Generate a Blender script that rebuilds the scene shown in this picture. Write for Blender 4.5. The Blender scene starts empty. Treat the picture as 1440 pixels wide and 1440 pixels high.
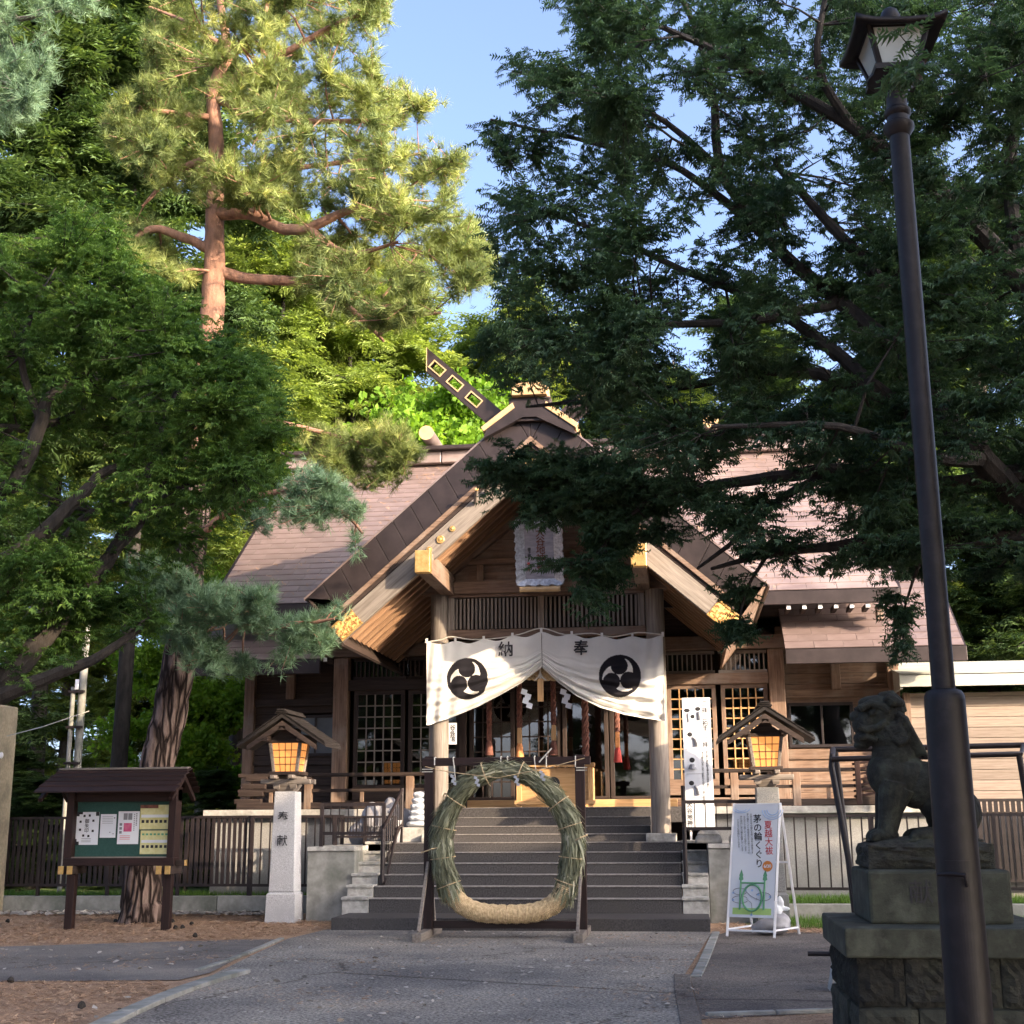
import bpy, bmesh, math, random
import numpy as np
from mathutils import Vector, Matrix, Euler
random.seed(7); RS = np.random.RandomState(11)
R = math.radians
SC = bpy.context.scene; COL = SC.collection

# ------------------------------------------------------------------ camera
YAW, PITCH, ROLL, FPX = R(7.2), math.atan(430/1850), R(.36), 1850.0
CAM = np.array([2.0, 0.0, 1.38])
fw = np.array([-math.sin(YAW)*math.cos(PITCH), math.cos(YAW)*math.cos(PITCH), math.sin(PITCH)])
r0 = np.array([math.cos(YAW), math.sin(YAW), 0.0]); u0 = np.cross(r0, fw)
rt = math.cos(ROLL)*r0 - math.sin(ROLL)*u0; up = math.cos(ROLL)*u0 + math.sin(ROLL)*r0
cd = bpy.data.cameras.new('camera'); cam = bpy.data.objects.new('camera', cd); COL.objects.link(cam)
cd.sensor_width = 36; cd.lens = 36*FPX/1440; cd.clip_start = .1; cd.clip_end = 600
cam.matrix_world = Matrix(((rt[0], up[0], -fw[0], CAM[0]), (rt[1], up[1], -fw[1], CAM[1]), (rt[2], up[2], -fw[2], CAM[2]), (0, 0, 0, 1)))
SC.camera = cam

# ------------------------------------------------------------------ light
SUN_DIR = Vector((.80, -.50, .285)).normalized()      # towards the sun
w = bpy.data.worlds.new('World'); SC.world = w; w.use_nodes = True
nt = w.node_tree; bg = nt.nodes['Background']
sky = nt.nodes.new('ShaderNodeTexSky'); sky.sky_type = 'NISHITA'; sky.sun_disc = False
sky.sun_elevation = math.asin(SUN_DIR.z); sky.sun_rotation = math.atan2(SUN_DIR.x, SUN_DIR.y)
sky.air_density = .40; sky.dust_density = 4.0; sky.ozone_density = 1.0
nt.links.new(sky.outputs[0], bg.inputs[0]); bg.inputs[1].default_value = .15
sl = bpy.data.lights.new('sun', 'SUN'); sl.energy = 2.0; sl.angle = R(.5); sl.color = (1, .77, .52)
so = bpy.data.objects.new('sun', sl); COL.objects.link(so); so.rotation_euler = SUN_DIR.to_track_quat('Z', 'Y').to_euler()
SC.view_settings.view_transform = 'Standard'; SC.view_settings.look = 'None'
SC.view_settings.exposure = 2.58; SC.view_settings.gamma = 1
SC.cycles.max_bounces = 8; SC.cycles.diffuse_bounces = 4; SC.cycles.glossy_bounces = 3
SC.cycles.transmission_bounces = 5; SC.cycles.transparent_max_bounces = 8

def ray(px, py): return fw + rt*(px-720)/FPX + up*(720-py)/FPX
def P(px, py, Y):
    d = ray(px, py); return CAM + d*((Y-CAM[1])/d[1])
def G(px, py, Z=0):
    d = ray(px, py); return CAM + d*((Z-CAM[2])/d[2])

# ------------------------------------------------------------------ materials
def newmat(name):
    m = bpy.data.materials.new(name); m.use_nodes = True
    return m, m.node_tree, m.node_tree.nodes['Principled BSDF']
def N(nt, t, **kw):
    n = nt.nodes.new(t)
    for k, v in kw.items(): setattr(n, k, v)
    return n
def noise(nt, scale, stretch=(1, 1, 1), detail=4, rough=.6, coord='Object', dist=0):
    tc = N(nt, 'ShaderNodeTexCoord'); mp = N(nt, 'ShaderNodeMapping'); mp.inputs['Scale'].default_value = stretch
    nz = N(nt, 'ShaderNodeTexNoise'); nz.inputs['Scale'].default_value = scale; nz.inputs['Detail'].default_value = detail
    nz.inputs['Roughness'].default_value = rough; nz.inputs['Distortion'].default_value = dist
    nt.links.new(tc.outputs[coord], mp.inputs[0]); nt.links.new(mp.outputs[0], nz.inputs[0]); return nz.outputs[0]
def ramp(nt, fac, stops):
    r = N(nt, 'ShaderNodeValToRGB'); e = r.color_ramp.elements
    while len(e) < len(stops): e.new(.5)
    for i, (p, c) in enumerate(stops): e[i].position = p; e[i].color = (*c, 1) if len(c) == 3 else c
    nt.links.new(fac, r.inputs[0]); return r.outputs[0]
def mixc(nt, fac, a, b, mode='MIX'):
    m = N(nt, 'ShaderNodeMix', data_type='RGBA', blend_type=mode)
    for s, v in ((m.inputs[0], fac), (m.inputs[6], a), (m.inputs[7], b)):
        if hasattr(v, 'is_output') or isinstance(v, bpy.types.NodeSocket): nt.links.new(v, s)
        elif isinstance(v, (int, float)): s.default_value = v
        else: s.default_value = (*v, 1)
    return m.outputs[2]
def bump(nt, b, h, strength, dist=.01):
    n = N(nt, 'ShaderNodeBump'); n.inputs['Strength'].default_value = strength; n.inputs['Distance'].default_value = dist
    nt.links.new(h, n.inputs['Height']); nt.links.new(n.outputs[0], b.inputs['Normal'])
def surf(name, c1, c2, scale=8, stretch=(1, 1, 1), rough=.7, bmp=.3, bd=.01, metal=0, vary=.15, c3=None, s3=1.2, lo=.35, hi=.65, spec=.5, bscale=None):
    m, nt, b = newmat(name)
    f = noise(nt, scale, stretch)
    c = ramp(nt, f, [(lo, c1), (hi, c2)])
    if c3:
        g = noise(nt, s3, (1, 1, 1), 5, .65); g = ramp(nt, g, [(.48, (0, 0, 0)), (.68, (1, 1, 1))]); c = mixc(nt, g, c, c3)
    if vary:
        oi = N(nt, 'ShaderNodeObjectInfo'); r = ramp(nt, oi.outputs['Random'], [(0, (1-vary,)*3), (1, (1+vary*.6,)*3)])
        c = mixc(nt, 1.0, c, r, 'MULTIPLY')
    nt.links.new(c, b.inputs['Base Color']); b.inputs['Roughness'].default_value = rough; b.inputs['Metallic'].default_value = metal
    b.inputs['Specular IOR Level'].default_value = spec
    if bmp: bump(nt, b, noise(nt, bscale or scale*1.7, stretch, 6, .7), bmp, bd)
    return m
def wood(name, c1, c2, axis='X', rough=.65, vary=.18, c3=None):
    st = {'X': (.6, 9, 9), 'Y': (9, .6, 9), 'Z': (9, 9, .6)}[axis]
    return surf(name, c1, c2, 4, st, rough, .35, .006, 0, vary, c3, 1.5, .3, .7, .3)
M = {}
for ax in 'XYZ':
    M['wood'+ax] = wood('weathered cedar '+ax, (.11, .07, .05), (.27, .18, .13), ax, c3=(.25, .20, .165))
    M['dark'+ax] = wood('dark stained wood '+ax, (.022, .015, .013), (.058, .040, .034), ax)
    M['grey'+ax] = wood('grey weathered wood '+ax, (.14, .118, .10), (.28, .245, .215), ax)
    M['pale'+ax] = wood('pale new wood '+ax, (.42, .24, .10), (.62, .39, .19), ax, .5)
    M['maroon'+ax] = wood('maroon painted wood '+ax, (.014, .007, .0065), (.034, .016, .014), ax, .5)
    M['char'+ax] = wood('near-black weathered boards '+ax, (.009, .0075, .0075), (.024, .020, .020), ax)
    M['warm'+ax] = wood('sun-tinted cedar rafters '+ax, (.17, .095, .055), (.38, .23, .135), ax)  # orange of the sunlight is painted into the rafter wood
    M['siding'+ax] = wood('cedar siding '+ax, (.20, .155, .125), (.33, .27, .225), ax, .6, .22)
M['copper'] = surf('brown copper roofing', (.145, .105, .098), (.20, .152, .145), 2, (1, 3, 3), .36, .12, .01, .0, .13, (.25, .20, .19), .7, spec=.9)
M['copper_dark'] = surf('dark copper trim', (.020, .014, .015), (.036, .026, .027), 4, (1, 1, 1), .5, .1, .01, .3, .15)
M['gold'] = surf('gilt metal', (.62, .38, .12), (.85, .56, .22), 14, (1, 1, 1), .38, .5, .01, .75, 0)
M['gold_carved'] = surf('carved gilt plate', (.22, .10, .03), (.85, .52, .18), 26, (1, 1, 1), .4, 1, .03, .6, 0, lo=.42, hi=.56)
M['cream'] = surf('pale gilt cap', (.46, .31, .16), (.56, .39, .21), 5, (1, 1, 1), .5, .05, .01, .2, 0)
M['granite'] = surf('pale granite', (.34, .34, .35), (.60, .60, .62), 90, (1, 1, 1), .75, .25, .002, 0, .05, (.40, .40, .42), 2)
M['granite_shade'] = surf('shade-darkened granite', (.11, .115, .12), (.22, .225, .23), 90, (1, 1, 1), .8, .3, .002, 0, .05, (.13, .14, .13), 2)  # pale granite again, shade put into its colour for the right lantern
M['granite_dark'] = surf('dark speckled granite', (.022, .020, .021), (.075, .070, .072), 55, (1, 1, 1), .7, .3, .003, 0, .12, (.05, .046, .045), 2.5)
M['nosing'] = surf('pale step edge', (.14, .13, .128), (.26, .245, .24), 20, (1, 1, 1), .8, .3, .004, 0, .1)  # tread tops and edges paler than the risers
M['concrete'] = surf('stained concrete', (.20, .20, .185), (.33, .33, .31), 6, (1, 1, 1), .85, .35, .005, 0, .08, (.13, .14, .12), 1.4)
M['concrete_pale'] = surf('pale concrete', (.32, .31, .29), (.48, .47, .45), 12, (1, 1, 1), .85, .4, .006, 0, .12, (.19, .195, .175), 3.5)
M['plaster'] = surf('rendered foundation', (.20, .20, .20), (.28, .28, .28), 70, (1, 1, 1), .9, .5, .004, 0, 0, (.17, .17, .165), .8)
M['basalt'] = surf('mossy dark stone', (.006, .0075, .006), (.026, .030, .023), 9, (1, 1, 1), .85, .7, .012, 0, .15, (.020, .027, .017), 3, bscale=40)
M['statue_stone'] = surf('chiselled lichened stone', (.004, .005, .004), (.019, .022, .017), 14, (1, 1, 1), .9, 1, .012, 0, 0, (.040, .048, .036), 9, bscale=55)
M['basalt_rough'] = surf('rough quarried stone', (.007, .008, .0065), (.036, .037, .031), 16, (1, 1, 1), .9, 1, .05, 0, .5, (.04, .045, .03), 3, bscale=22)
M['slabstone'] = surf('lichened slab stone', (.015, .018, .013), (.038, .044, .032), 7, (1, 1, 1), .85, .5, .008, 0, .1, (.065, .072, .056), 5, bscale=60)
M['iron'] = surf('dark brown painted steel', (.014, .010, .011), (.026, .019, .021), 5, (1, 1, 1), .5, .05, .004, .2, .1)
M['black_metal'] = surf('black painted steel', (.0035, .003, .0048), (.008, .0066, .010), 6, (1, 1, .3), .5, .12, .004, .0, 0, (.013, .0115, .015), 13, spec=.3)
M['white'] = surf('white painted metal', (.72, .73, .78), (.80, .81, .84), 3, (1, 1, 1), .4, .03, .002, 0, 0)
M['paper'] = surf('printed board white', (.66, .69, .76), (.72, .75, .80), 2, (1, 1, 1), .5, 0, 0, 0, 0)
M['plaque'] = surf('silver painted plaque', (.22, .22, .27), (.34, .34, .40), 5, (1, 1, 4), .45, .2, .005, .35, 0)
M['silver'] = surf('carved silver frame', (.34, .37, .44), (.62, .66, .74), 25, (1, 1, 1), .42, .6, .01, .5, 0)
M['ink'] = surf('black ink', (.012, .012, .016), (.02, .02, .026), 5, (1, 1, 1), .7, 0, 0, 0, 0)
M['ink_grey'] = surf('grey print', (.16, .17, .20), (.24, .25, .28), 5, (1, 1, 1), .7, 0, 0, 0, 0)
M['ink_red'] = surf('red print', (.55, .05, .06), (.65, .08, .08), 5, (1, 1, 1), .6, 0, 0, 0, 0)
M['ink_blue'] = surf('blue print', (.25, .42, .72), (.40, .58, .82), 5, (1, 1, 1), .6, 0, 0, 0, 0)
M['ink_green'] = surf('green print', (.08, .28, .14), (.14, .36, .2), 5, (1, 1, 1), .6, 0, 0, 0, 0)
M['ink_lime'] = surf('lime print', (.36, .56, .16), (.42, .62, .2), 5, (1, 1, 1), .6, 0, 0, 0, 0)
M['ink_orange'] = surf('orange print', (.62, .20, .03), (.70, .26, .05), 5, (1, 1, 1), .6, 0, 0, 0, 0)
M['ink_yellow'] = surf('yellow print', (.55, .52, .22), (.68, .66, .36), 14, (1, 1, 1), .6, 0, 0, 0, 0)
M['ink_pink'] = surf('magenta print', (.50, .06, .18), (.60, .16, .26), 14, (1, 1, 1), .6, 0, 0, 0, 0)
M['felt'] = surf('green felt board', (.020, .065, .058), (.028, .082, .070), 40, (1, 1, 1), .95, .2, .002, 0, 0)
M['straw'] = surf('straw rope', (.42, .30, .16), (.72, .56, .34), 30, (1, 1, 1), .85, .4, .004, 0, .1)
M['cord'] = surf('pale cord', (.55, .52, .46), (.68, .65, .58), 30, (1, 1, 1), .85, .2, .002, 0, 0)
M['ropebrown'] = surf('brown braided rope', (.10, .035, .025), (.20, .08, .055), 18, (1, 1, 1), .8, .6, .01, 0, .15)
M['tassel_orange'] = surf('orange bell rope', (.55, .20, .06), (.75, .34, .14), 30, (1, 1, 1), .8, .4, .004, 0, 0)
M['tassel_red'] = surf('red tassel', (.45, .04, .03), (.60, .10, .08), 40, (1, 1, 4), .8, .4, .004, 0, 0)
M['bag'] = surf('white plastic sack', (.58, .62, .68), (.72, .76, .82), 6, (1, 1, 1), .4, .5, .02, 0, .1)
M['bag_grey'] = surf('grey plastic', (.22, .22, .24), (.34, .34, .37), 6, (1, 1, 1), .4, .3, .02, 0, .1)
M['bark_pine'] = surf('red pine bark', (.075, .050, .045), (.26, .175, .15), 3.2, (3.2, 3.2, .8), .9, 1, .06, 0, 0, lo=.4, hi=.62, bscale=4.5)
def bark_mat(name, dark, a, b_, sc, zs, bd):
    m, nt, b = newmat(name)
    tc = N(nt, 'ShaderNodeTexCoord'); mp = N(nt, 'ShaderNodeMapping'); mp.inputs['Scale'].default_value = (1, 1, zs); nt.links.new(tc.outputs['Object'], mp.inputs[0])
    n1 = N(nt, 'ShaderNodeTexNoise'); n1.inputs['Scale'].default_value = 4; n1.inputs['Detail'].default_value = 4; nt.links.new(mp.outputs[0], n1.inputs[0])
    s_ = N(nt, 'ShaderNodeVectorMath', operation='SCALE'); nt.links.new(n1.outputs['Color'], s_.inputs[0]); s_.inputs['Scale'].default_value = .22
    ad = N(nt, 'ShaderNodeVectorMath', operation='ADD'); nt.links.new(mp.outputs[0], ad.inputs[0]); nt.links.new(s_.outputs[0], ad.inputs[1])
    v = N(nt, 'ShaderNodeTexVoronoi', feature='DISTANCE_TO_EDGE'); v.inputs['Scale'].default_value = sc; nt.links.new(ad.outputs[0], v.inputs[0])
    f = noise(nt, 9, (2, 2, .5), 5, .7); pl = ramp(nt, f, [(.35, a), (.65, b_)]); e = ramp(nt, v.outputs['Distance'], [(.03, (0, 0, 0)), (.22, (1, 1, 1))]); c = mixc(nt, e, dark, pl)
    nt.links.new(c, b.inputs['Base Color']); b.inputs['Roughness'].default_value = .95; b.inputs['Specular IOR Level'].default_value = .15
    h = mixc(nt, .25, e, f); bump(nt, b, h, 1, bd); return m
M['bark_pine'] = bark_mat('furrowed red pine bark', (.022, .015, .013), (.15, .105, .088), (.30, .22, .185), 9, .17, .06)
M['bark_red'] = surf('upper red pine bark', (.17, .09, .062), (.36, .19, .125), 5, (2, 2, .8), .85, .8, .03, 0, 0, (.24, .15, .12), 1.2)
M['bark'] = surf('dark conifer bark', (.012, .010, .009), (.036, .030, .026), 7, (2, 2, .6), .9, .8, .03, 0, 0)
M['bark_grey'] = surf('grey bark', (.09, .085, .075), (.20, .19, .17), 6, (2, 2, .6), .9, .8, .03, 0, 0)
M['interior'] = surf('dark interior', (.020, .014, .010), (.035, .025, .018), 3, (1, 1, 1), .8, 0, 0, 0, 0)  # near-black paints in the unlit depth behind glass, lattice and slots
M['tan'] = surf('tan stone', (.27, .23, .16), (.38, .33, .24), 20, (1, 1, 1), .85, .5, .01, 0, .1, (.2, .18, .13), 3)
M['tin'] = surf('pale galvanised roofing', (.34, .35, .32), (.46, .47, .43), 6, (.2, 3, 1), .5, .1, .01, .1, .12)

def cloth_mat():
    m, nt, b = newmat('white cotton curtain')
    at = N(nt, 'ShaderNodeAttribute', attribute_name='ink')
    base = ramp(nt, noise(nt, 5, (1, 1, 1)), [(.3, (.74, .73, .70)), (.7, (.82, .81, .78))])
    c = mixc(nt, at.outputs['Fac'], base, (.018, .017, .022))
    nt.links.new(c, b.inputs['Base Color']); b.inputs['Roughness'].default_value = .85; b.inputs['Specular IOR Level'].default_value = .2
    tr = N(nt, 'ShaderNodeBsdfTranslucent'); nt.links.new(c, tr.inputs[0])
    mx = N(nt, 'ShaderNodeMixShader'); mx.inputs[0].default_value = .2
    nt.links.new(b.outputs[0], mx.inputs[1]); nt.links.new(tr.outputs[0], mx.inputs[2])
    nt.links.new(mx.outputs[0], nt.nodes['Material Output'].inputs[0]); return m
M['cloth'] = cloth_mat()
def glass_mat(name, tint, rough=.02):
    m, nt, b = newmat(name); nt.nodes.remove(b)
    t = N(nt, 'ShaderNodeBsdfTransparent'); t.inputs[0].default_value = (*tint, 1)
    g = N(nt, 'ShaderNodeBsdfGlossy'); g.inputs['Roughness'].default_value = rough; g.inputs[0].default_value = (.9, .92, 1, 1)
    f = N(nt, 'ShaderNodeFresnel'); f.inputs[0].default_value = 1.75
    mx = N(nt, 'ShaderNodeMixShader'); nt.links.new(f.outputs[0], mx.inputs[0]); nt.links.new(t.outputs[0], mx.inputs[1]); nt.links.new(g.outputs[0], mx.inputs[2])
    nt.links.new(mx.outputs[0], nt.nodes['Material Output'].inputs[0]); return m
M['glass'] = glass_mat('window glass', (.72, .74, .72))
M['frosted'] = surf('frosted grey window', (.10, .12, .14), (.15, .17, .20), 1.5, (1, 1, 1), .12, 0, 0, 0, 0, spec=.8)
M['lampglass'] = surf('milky lamp pane', (.30, .36, .38), (.40, .46, .48), 2, (1, 1, 1), .25, 0, 0, 0, 0)
def emis(name, col, st):
    m, nt, b = newmat(name)
    n = noise(nt, 6, (1, 1, 1)); c = ramp(nt, n, [(.3, tuple(x*.85 for x in col)), (.7, col)])
    b.inputs['Base Color'].default_value = (*[x*.5 for x in col], 1)
    nt.links.new(c, b.inputs['Emission Color']); b.inputs['Emission Strength'].default_value = st; return m
M['paperlight'] = emis('lit paper pane', (1, .38, .10), .19)
M['bulb'] = emis('lit orange globe', (1, .28, .02), .35)

def leaf_mat(name, dark, light, trans=.3, tcol=None, rough=.55, bright=None):
    m, nt, b = newmat(name)
    at = N(nt, 'ShaderNodeAttribute', attribute_name='rnd')
    st = [(0, dark), (.75, light)] + ([(1, bright)] if bright else [])
    c = ramp(nt, at.outputs['Fac'], st)
    nt.links.new(c, b.inputs['Base Color']); b.inputs['Roughness'].default_value = rough; b.inputs['Specular IOR Level'].default_value = .25
    tr = N(nt, 'ShaderNodeBsdfTranslucent'); c2 = mixc(nt, 1.0, c, tcol or (1.3, 1.3, .7), 'MULTIPLY'); nt.links.new(c2, tr.inputs[0])
    mx = N(nt, 'ShaderNodeMixShader'); mx.inputs[0].default_value = trans
    nt.links.new(b.outputs[0], mx.inputs[1]); nt.links.new(tr.outputs[0], mx.inputs[2])
    nt.links.new(mx.outputs[0], nt.nodes['Material Output'].inputs[0]); return m
M['yew'] = leaf_mat('yew foliage', (.020, .050, .032), (.075, .140, .078), .35)
M['yew_left'] = leaf_mat('sun-tinted yew foliage', (.032, .085, .026), (.12, .22, .050), .4, bright=(.24, .34, .07))  # greens raised to carry sunlight that does not reach this crown
M['pine'] = leaf_mat('pine needles', (.095, .140, .055), (.26, .31, .10), .35, bright=(.42, .44, .15))
M['pine_blue'] = leaf_mat('shaded pine needles', (.08, .15, .10), (.20, .31, .19), .3)  # pine's blue-green shade tone put into the colour; the larch shares it
M['fir'] = leaf_mat('fir foliage', (.028, .062, .026), (.095, .155, .048), .35, bright=(.20, .27, .07))
M['fir_light'] = leaf_mat('light conifer foliage', (.08, .13, .035), (.26, .34, .08), .45, bright=(.42, .48, .12))
M['maple'] = leaf_mat('bright broadleaf foliage', (.07, .16, .02), (.19, .34, .03), .5, bright=(.34, .46, .05))
M['grassblade'] = leaf_mat('grass blades', (.05, .11, .02), (.13, .24, .05), .4)
M['reed'] = leaf_mat('reed grass', (.085, .090, .055), (.30, .31, .21), .25, bright=(.58, .56, .43))
M['litter'] = leaf_mat('pine litter', (.20, .12, .075), (.54, .36, .235), .1, (1, 1, 1), bright=(.66, .52, .38))
M['petal'] = leaf_mat('fallen dry leaves', (.25, .22, .19), (.50, .46, .42), .1, (1, 1, 1))

# ground materials
def ground_mat():
    m, nt, b = newmat('forest soil')
    f = noise(nt, 3, (1, 1, 1), 8, .7, 'Object'); f2 = noise(nt, 60, (1, 1, 1), 4, .7)
    c = ramp(nt, f, [(.35, (.24, .155, .10)), (.55, (.42, .28, .19)), (.7, (.32, .25, .18))])
    d = ramp(nt, f2, [(.35, (.55, .5, .45)), (.65, (1.35, 1.3, 1.2))]); c = mixc(nt, 1.0, c, d, 'MULTIPLY')
    nt.links.new(c, b.inputs['Base Color']); b.inputs['Roughness'].default_value = .95; bump(nt, b, f2, .9, .02); return m
def asphalt_mat(name, a, bb, tint, sc=70):
    m, nt, b = newmat(name)
    f2 = noise(nt, sc, (1, 1, 1), 3, .8); f = noise(nt, .7, (1, 1, 1), 6, .65)
    v = N(nt, 'ShaderNodeTexVoronoi'); v.inputs['Scale'].default_value = sc*1.3
    tc = N(nt, 'ShaderNodeTexCoord'); nt.links.new(tc.outputs['Object'], v.inputs[0])
    c = ramp(nt, f2, [(.36, a), (.64, bb)]); k = ramp(nt, f, [(.35, (.75, .75, .78)), (.65, (1.2, 1.18, 1.15))]); c = mixc(nt, 1.0, c, k, 'MULTIPLY')
    s = ramp(nt, noise(nt, 1.3, (1, 1, 1), 8, .75), [(.58, (0, 0, 0)), (.72, (1, 1, 1))]); c = mixc(nt, s, c, tint)
    dn = noise(nt, 1.6, (1, 1, 1), 5, .7); cv = N(nt, 'ShaderNodeTexVoronoi', feature='DISTANCE_TO_EDGE'); cv.inputs['Scale'].default_value = .33
    va = N(nt, 'ShaderNodeVectorMath', operation='ADD'); nt.links.new(tc.outputs['Object'], va.inputs[0]); sc_ = N(nt, 'ShaderNodeVectorMath', operation='SCALE'); nt.links.new(dn, sc_.inputs[0]); sc_.inputs['Scale'].default_value = 1.6; nt.links.new(sc_.outputs[0], va.inputs[1]); nt.links.new(va.outputs[0], cv.inputs[0])
    ck = ramp(nt, cv.outputs['Distance'], [(.0, (.35, .32, .30)), (.010, (1, 1, 1))]); c = mixc(nt, 1.0, c, ck, 'MULTIPLY')
    g2 = ramp(nt, noise(nt, .45, (1, 1, 1), 7, .7), [(.42, (.78, .78, .80)), (.5, (1, 1, 1)), (.62, (1.22, 1.18, 1.12))]); c = mixc(nt, 1.0, c, g2, 'MULTIPLY')
    nt.links.new(c, b.inputs['Base Color']); b.inputs['Roughness'].default_value = .9; b.inputs['Specular IOR Level'].default_value = .25
    bump(nt, b, v.outputs['Distance'], .8, .012); return m
M['soil'] = ground_mat()
M['asphalt'] = asphalt_mat('coarse worn asphalt', (.070, .065, .058), (.42, .39, .35), (.26, .225, .185), 34)
M['asphalt2'] = asphalt_mat('smooth asphalt path', (.13, .12, .112), (.26, .24, .225), (.13, .11, .10), 60)
M['asphalt3'] = asphalt_mat('brownish asphalt', (.08, .07, .062), (.25, .22, .195), (.15, .11, .085), 50)
M['grass'] = surf('mown grass', (.07, .13, .025), (.15, .25, .06), 30, (1, 1, 1), .95, .8, .03, 0, 0, (.14, .13, .06), 2)

# ------------------------------------------------------------------ object helpers
def wm(o):
    m = o.matrix_basis.copy()
    if o.parent: m = wm(o.parent) @ o.matrix_parent_inverse @ m
    return m
def link(o, parent=None, kind=None, label=None, cat=None, group=None):
    COL.objects.link(o)
    if parent is not None:
        o.parent = parent; o.matrix_parent_inverse = wm(parent).inverted()
    if kind: o['kind'] = kind
    if label: o['label'] = label
    if cat: o['category'] = cat
    if group: o['group'] = group
    return o
def thing(name, label, cat, loc, group=None):
    o = bpy.data.objects.new(name, None); o.location = loc; o.empty_display_size = .2
    return link(o, None, None, label, cat, group)
class MB:
    def __init__(s): s.v = []; s.f = []
    def add(s, v, f):
        n = len(s.v); s.v += [tuple(map(float, p)) for p in v]; s.f += [tuple(i+n for i in q) for q in f]; return s
    def box(s, a, b):
        (x0, y0, z0), (x1, y1, z1) = a, b
        return s.add([(x0, y0, z0), (x1, y0, z0), (x1, y1, z0), (x0, y1, z0), (x0, y0, z1), (x1, y0, z1), (x1, y1, z1), (x0, y1, z1)],
                     [(0, 3, 2, 1), (4, 5, 6, 7), (0, 1, 5, 4), (1, 2, 6, 5), (2, 3, 7, 6), (3, 0, 4, 7)])
    def tbox(s, c, hb, ht, z0, z1):     # tapered box: half sizes at bottom / top
        cx, cy = c; v = []
        for (hx, hy), z in ((hb, z0), (ht, z1)): v += [(cx-hx, cy-hy, z), (cx+hx, cy-hy, z), (cx+hx, cy+hy, z), (cx-hx, cy+hy, z)]
        return s.add(v, [(0, 3, 2, 1), (4, 5, 6, 7), (0, 1, 5, 4), (1, 2, 6, 5), (2, 3, 7, 6), (3, 0, 4, 7)])
    def prism(s, pts, d):               # polygon pts (3D) extruded along d
        n = len(pts); q = [tuple(np.add(p, d)) for p in pts]
        return s.add(list(pts)+q, [tuple(range(n))[::-1], tuple(range(n, 2*n))] + [(i, (i+1) % n, n+(i+1) % n, n+i) for i in range(n)])
    def tube(s, pts, rad, n=8, cap=True):
        pts = [Vector(p) for p in pts]; k = len(pts)
        if not hasattr(rad, '__len__'): rad = [rad]*k
        v = []; prev = None
        for i, p in enumerate(pts):
            t = (pts[min(i+1, k-1)]-pts[max(i-1, 0)]).normalized()
            if prev is None: a = t.orthogonal().normalized()
            else: a = (prev - t*prev.dot(t)).normalized()
            prev = a; b = t.cross(a)
            for j in range(n):
                an = 2*math.pi*j/n; v.append(p + (a*math.cos(an)+b*math.sin(an))*rad[i])
        f = [(i*n+j, i*n+(j+1) % n, (i+1)*n+(j+1) % n, (i+1)*n+j) for i in range(k-1) for j in range(n)]
        if cap: f += [tuple(range(n))[::-1], tuple(range((k-1)*n, k*n))]
        return s.add(v, f)
    def lathe(s, c, prof, n=24):        # prof: (r, z)
        v = [(c[0]+r*math.cos(2*math.pi*j/n), c[1]+r*math.sin(2*math.pi*j/n), c[2]+z) for r, z in prof for j in range(n)]
        k = len(prof)
        f = [(i*n+j, i*n+(j+1) % n, (i+1)*n+(j+1) % n, (i+1)*n+j) for i in range(k-1) for j in range(n)]
        return s.add(v, f+[tuple(range(n))[::-1], tuple(range((k-1)*n, k*n))])
    def ball(s, c, r, n=12, m=8):
        r = (r,)*3 if not hasattr(r, '__len__') else r
        v = [(c[0], c[1], c[2]-r[2])]
        for i in range(1, m):
            a = -math.pi/2+math.pi*i/m
            v += [(c[0]+r[0]*math.cos(a)*math.cos(2*math.pi*j/n), c[1]+r[1]*math.cos(a)*math.sin(2*math.pi*j/n), c[2]+r[2]*math.sin(a)) for j in range(n)]
        v.append((c[0], c[1], c[2]+r[2])); L = len(v)-1
        f = [(0, 1+(j+1) % n, 1+j) for j in range(n)] + [(L, L-n+j, L-n+(j+1) % n) for j in range(n)]
        f += [(1+i*n+j, 1+i*n+(j+1) % n, 1+(i+1)*n+(j+1) % n, 1+(i+1)*n+j) for i in range(m-2) for j in range(n)]
        return s.add(v, f)
    def xform(s, m):
        s.v = [tuple(m @ Vector(p)) for p in s.v]; return s
    def mesh(s, name, mat=None, smooth=False):
        me = bpy.data.meshes.new(name); me.from_pydata(s.v, [], s.f)
        if mat: me.materials.append(M[mat] if isinstance(mat, str) else mat)
        if smooth:
            me.polygons.foreach_set('use_smooth', [True]*len(me.polygons))
            try: me.set_sharp_from_angle(angle=R(40))
            except Exception: pass
        return me
    def build(s, name, mat, parent=None, smooth=False, bevel=0, **kw):
        o = bpy.data.objects.new(name, s.mesh(name, mat, smooth))
        link(o, parent, **kw)
        if bevel:
            b = o.modifiers.new('bevel', 'BEVEL'); b.width = bevel; b.segments = 2; b.limit_method = 'ANGLE'; b.angle_limit = R(40)
        return o
def inst(me, name, loc, parent=None, rot=(0, 0, 0), sc=(1, 1, 1), **kw):
    o = bpy.data.objects.new(name, me); o.location = loc; o.rotation_euler = rot; o.scale = sc
    return link(o, parent, **kw)
def boxpart(name, mat, a, b, parent, bevel=.006, **kw):
    c = [(i+j)/2 for i, j in zip(a, b)]; h = [abs(j-i)/2 for i, j in zip(a, b)]
    me = MB().box([-x for x in h], h).mesh(name, mat); o = inst(me, name, c, parent, **kw)
    if bevel:
        m = o.modifiers.new('bevel', 'BEVEL'); m.width = bevel; m.segments = 2
    return o
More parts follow.
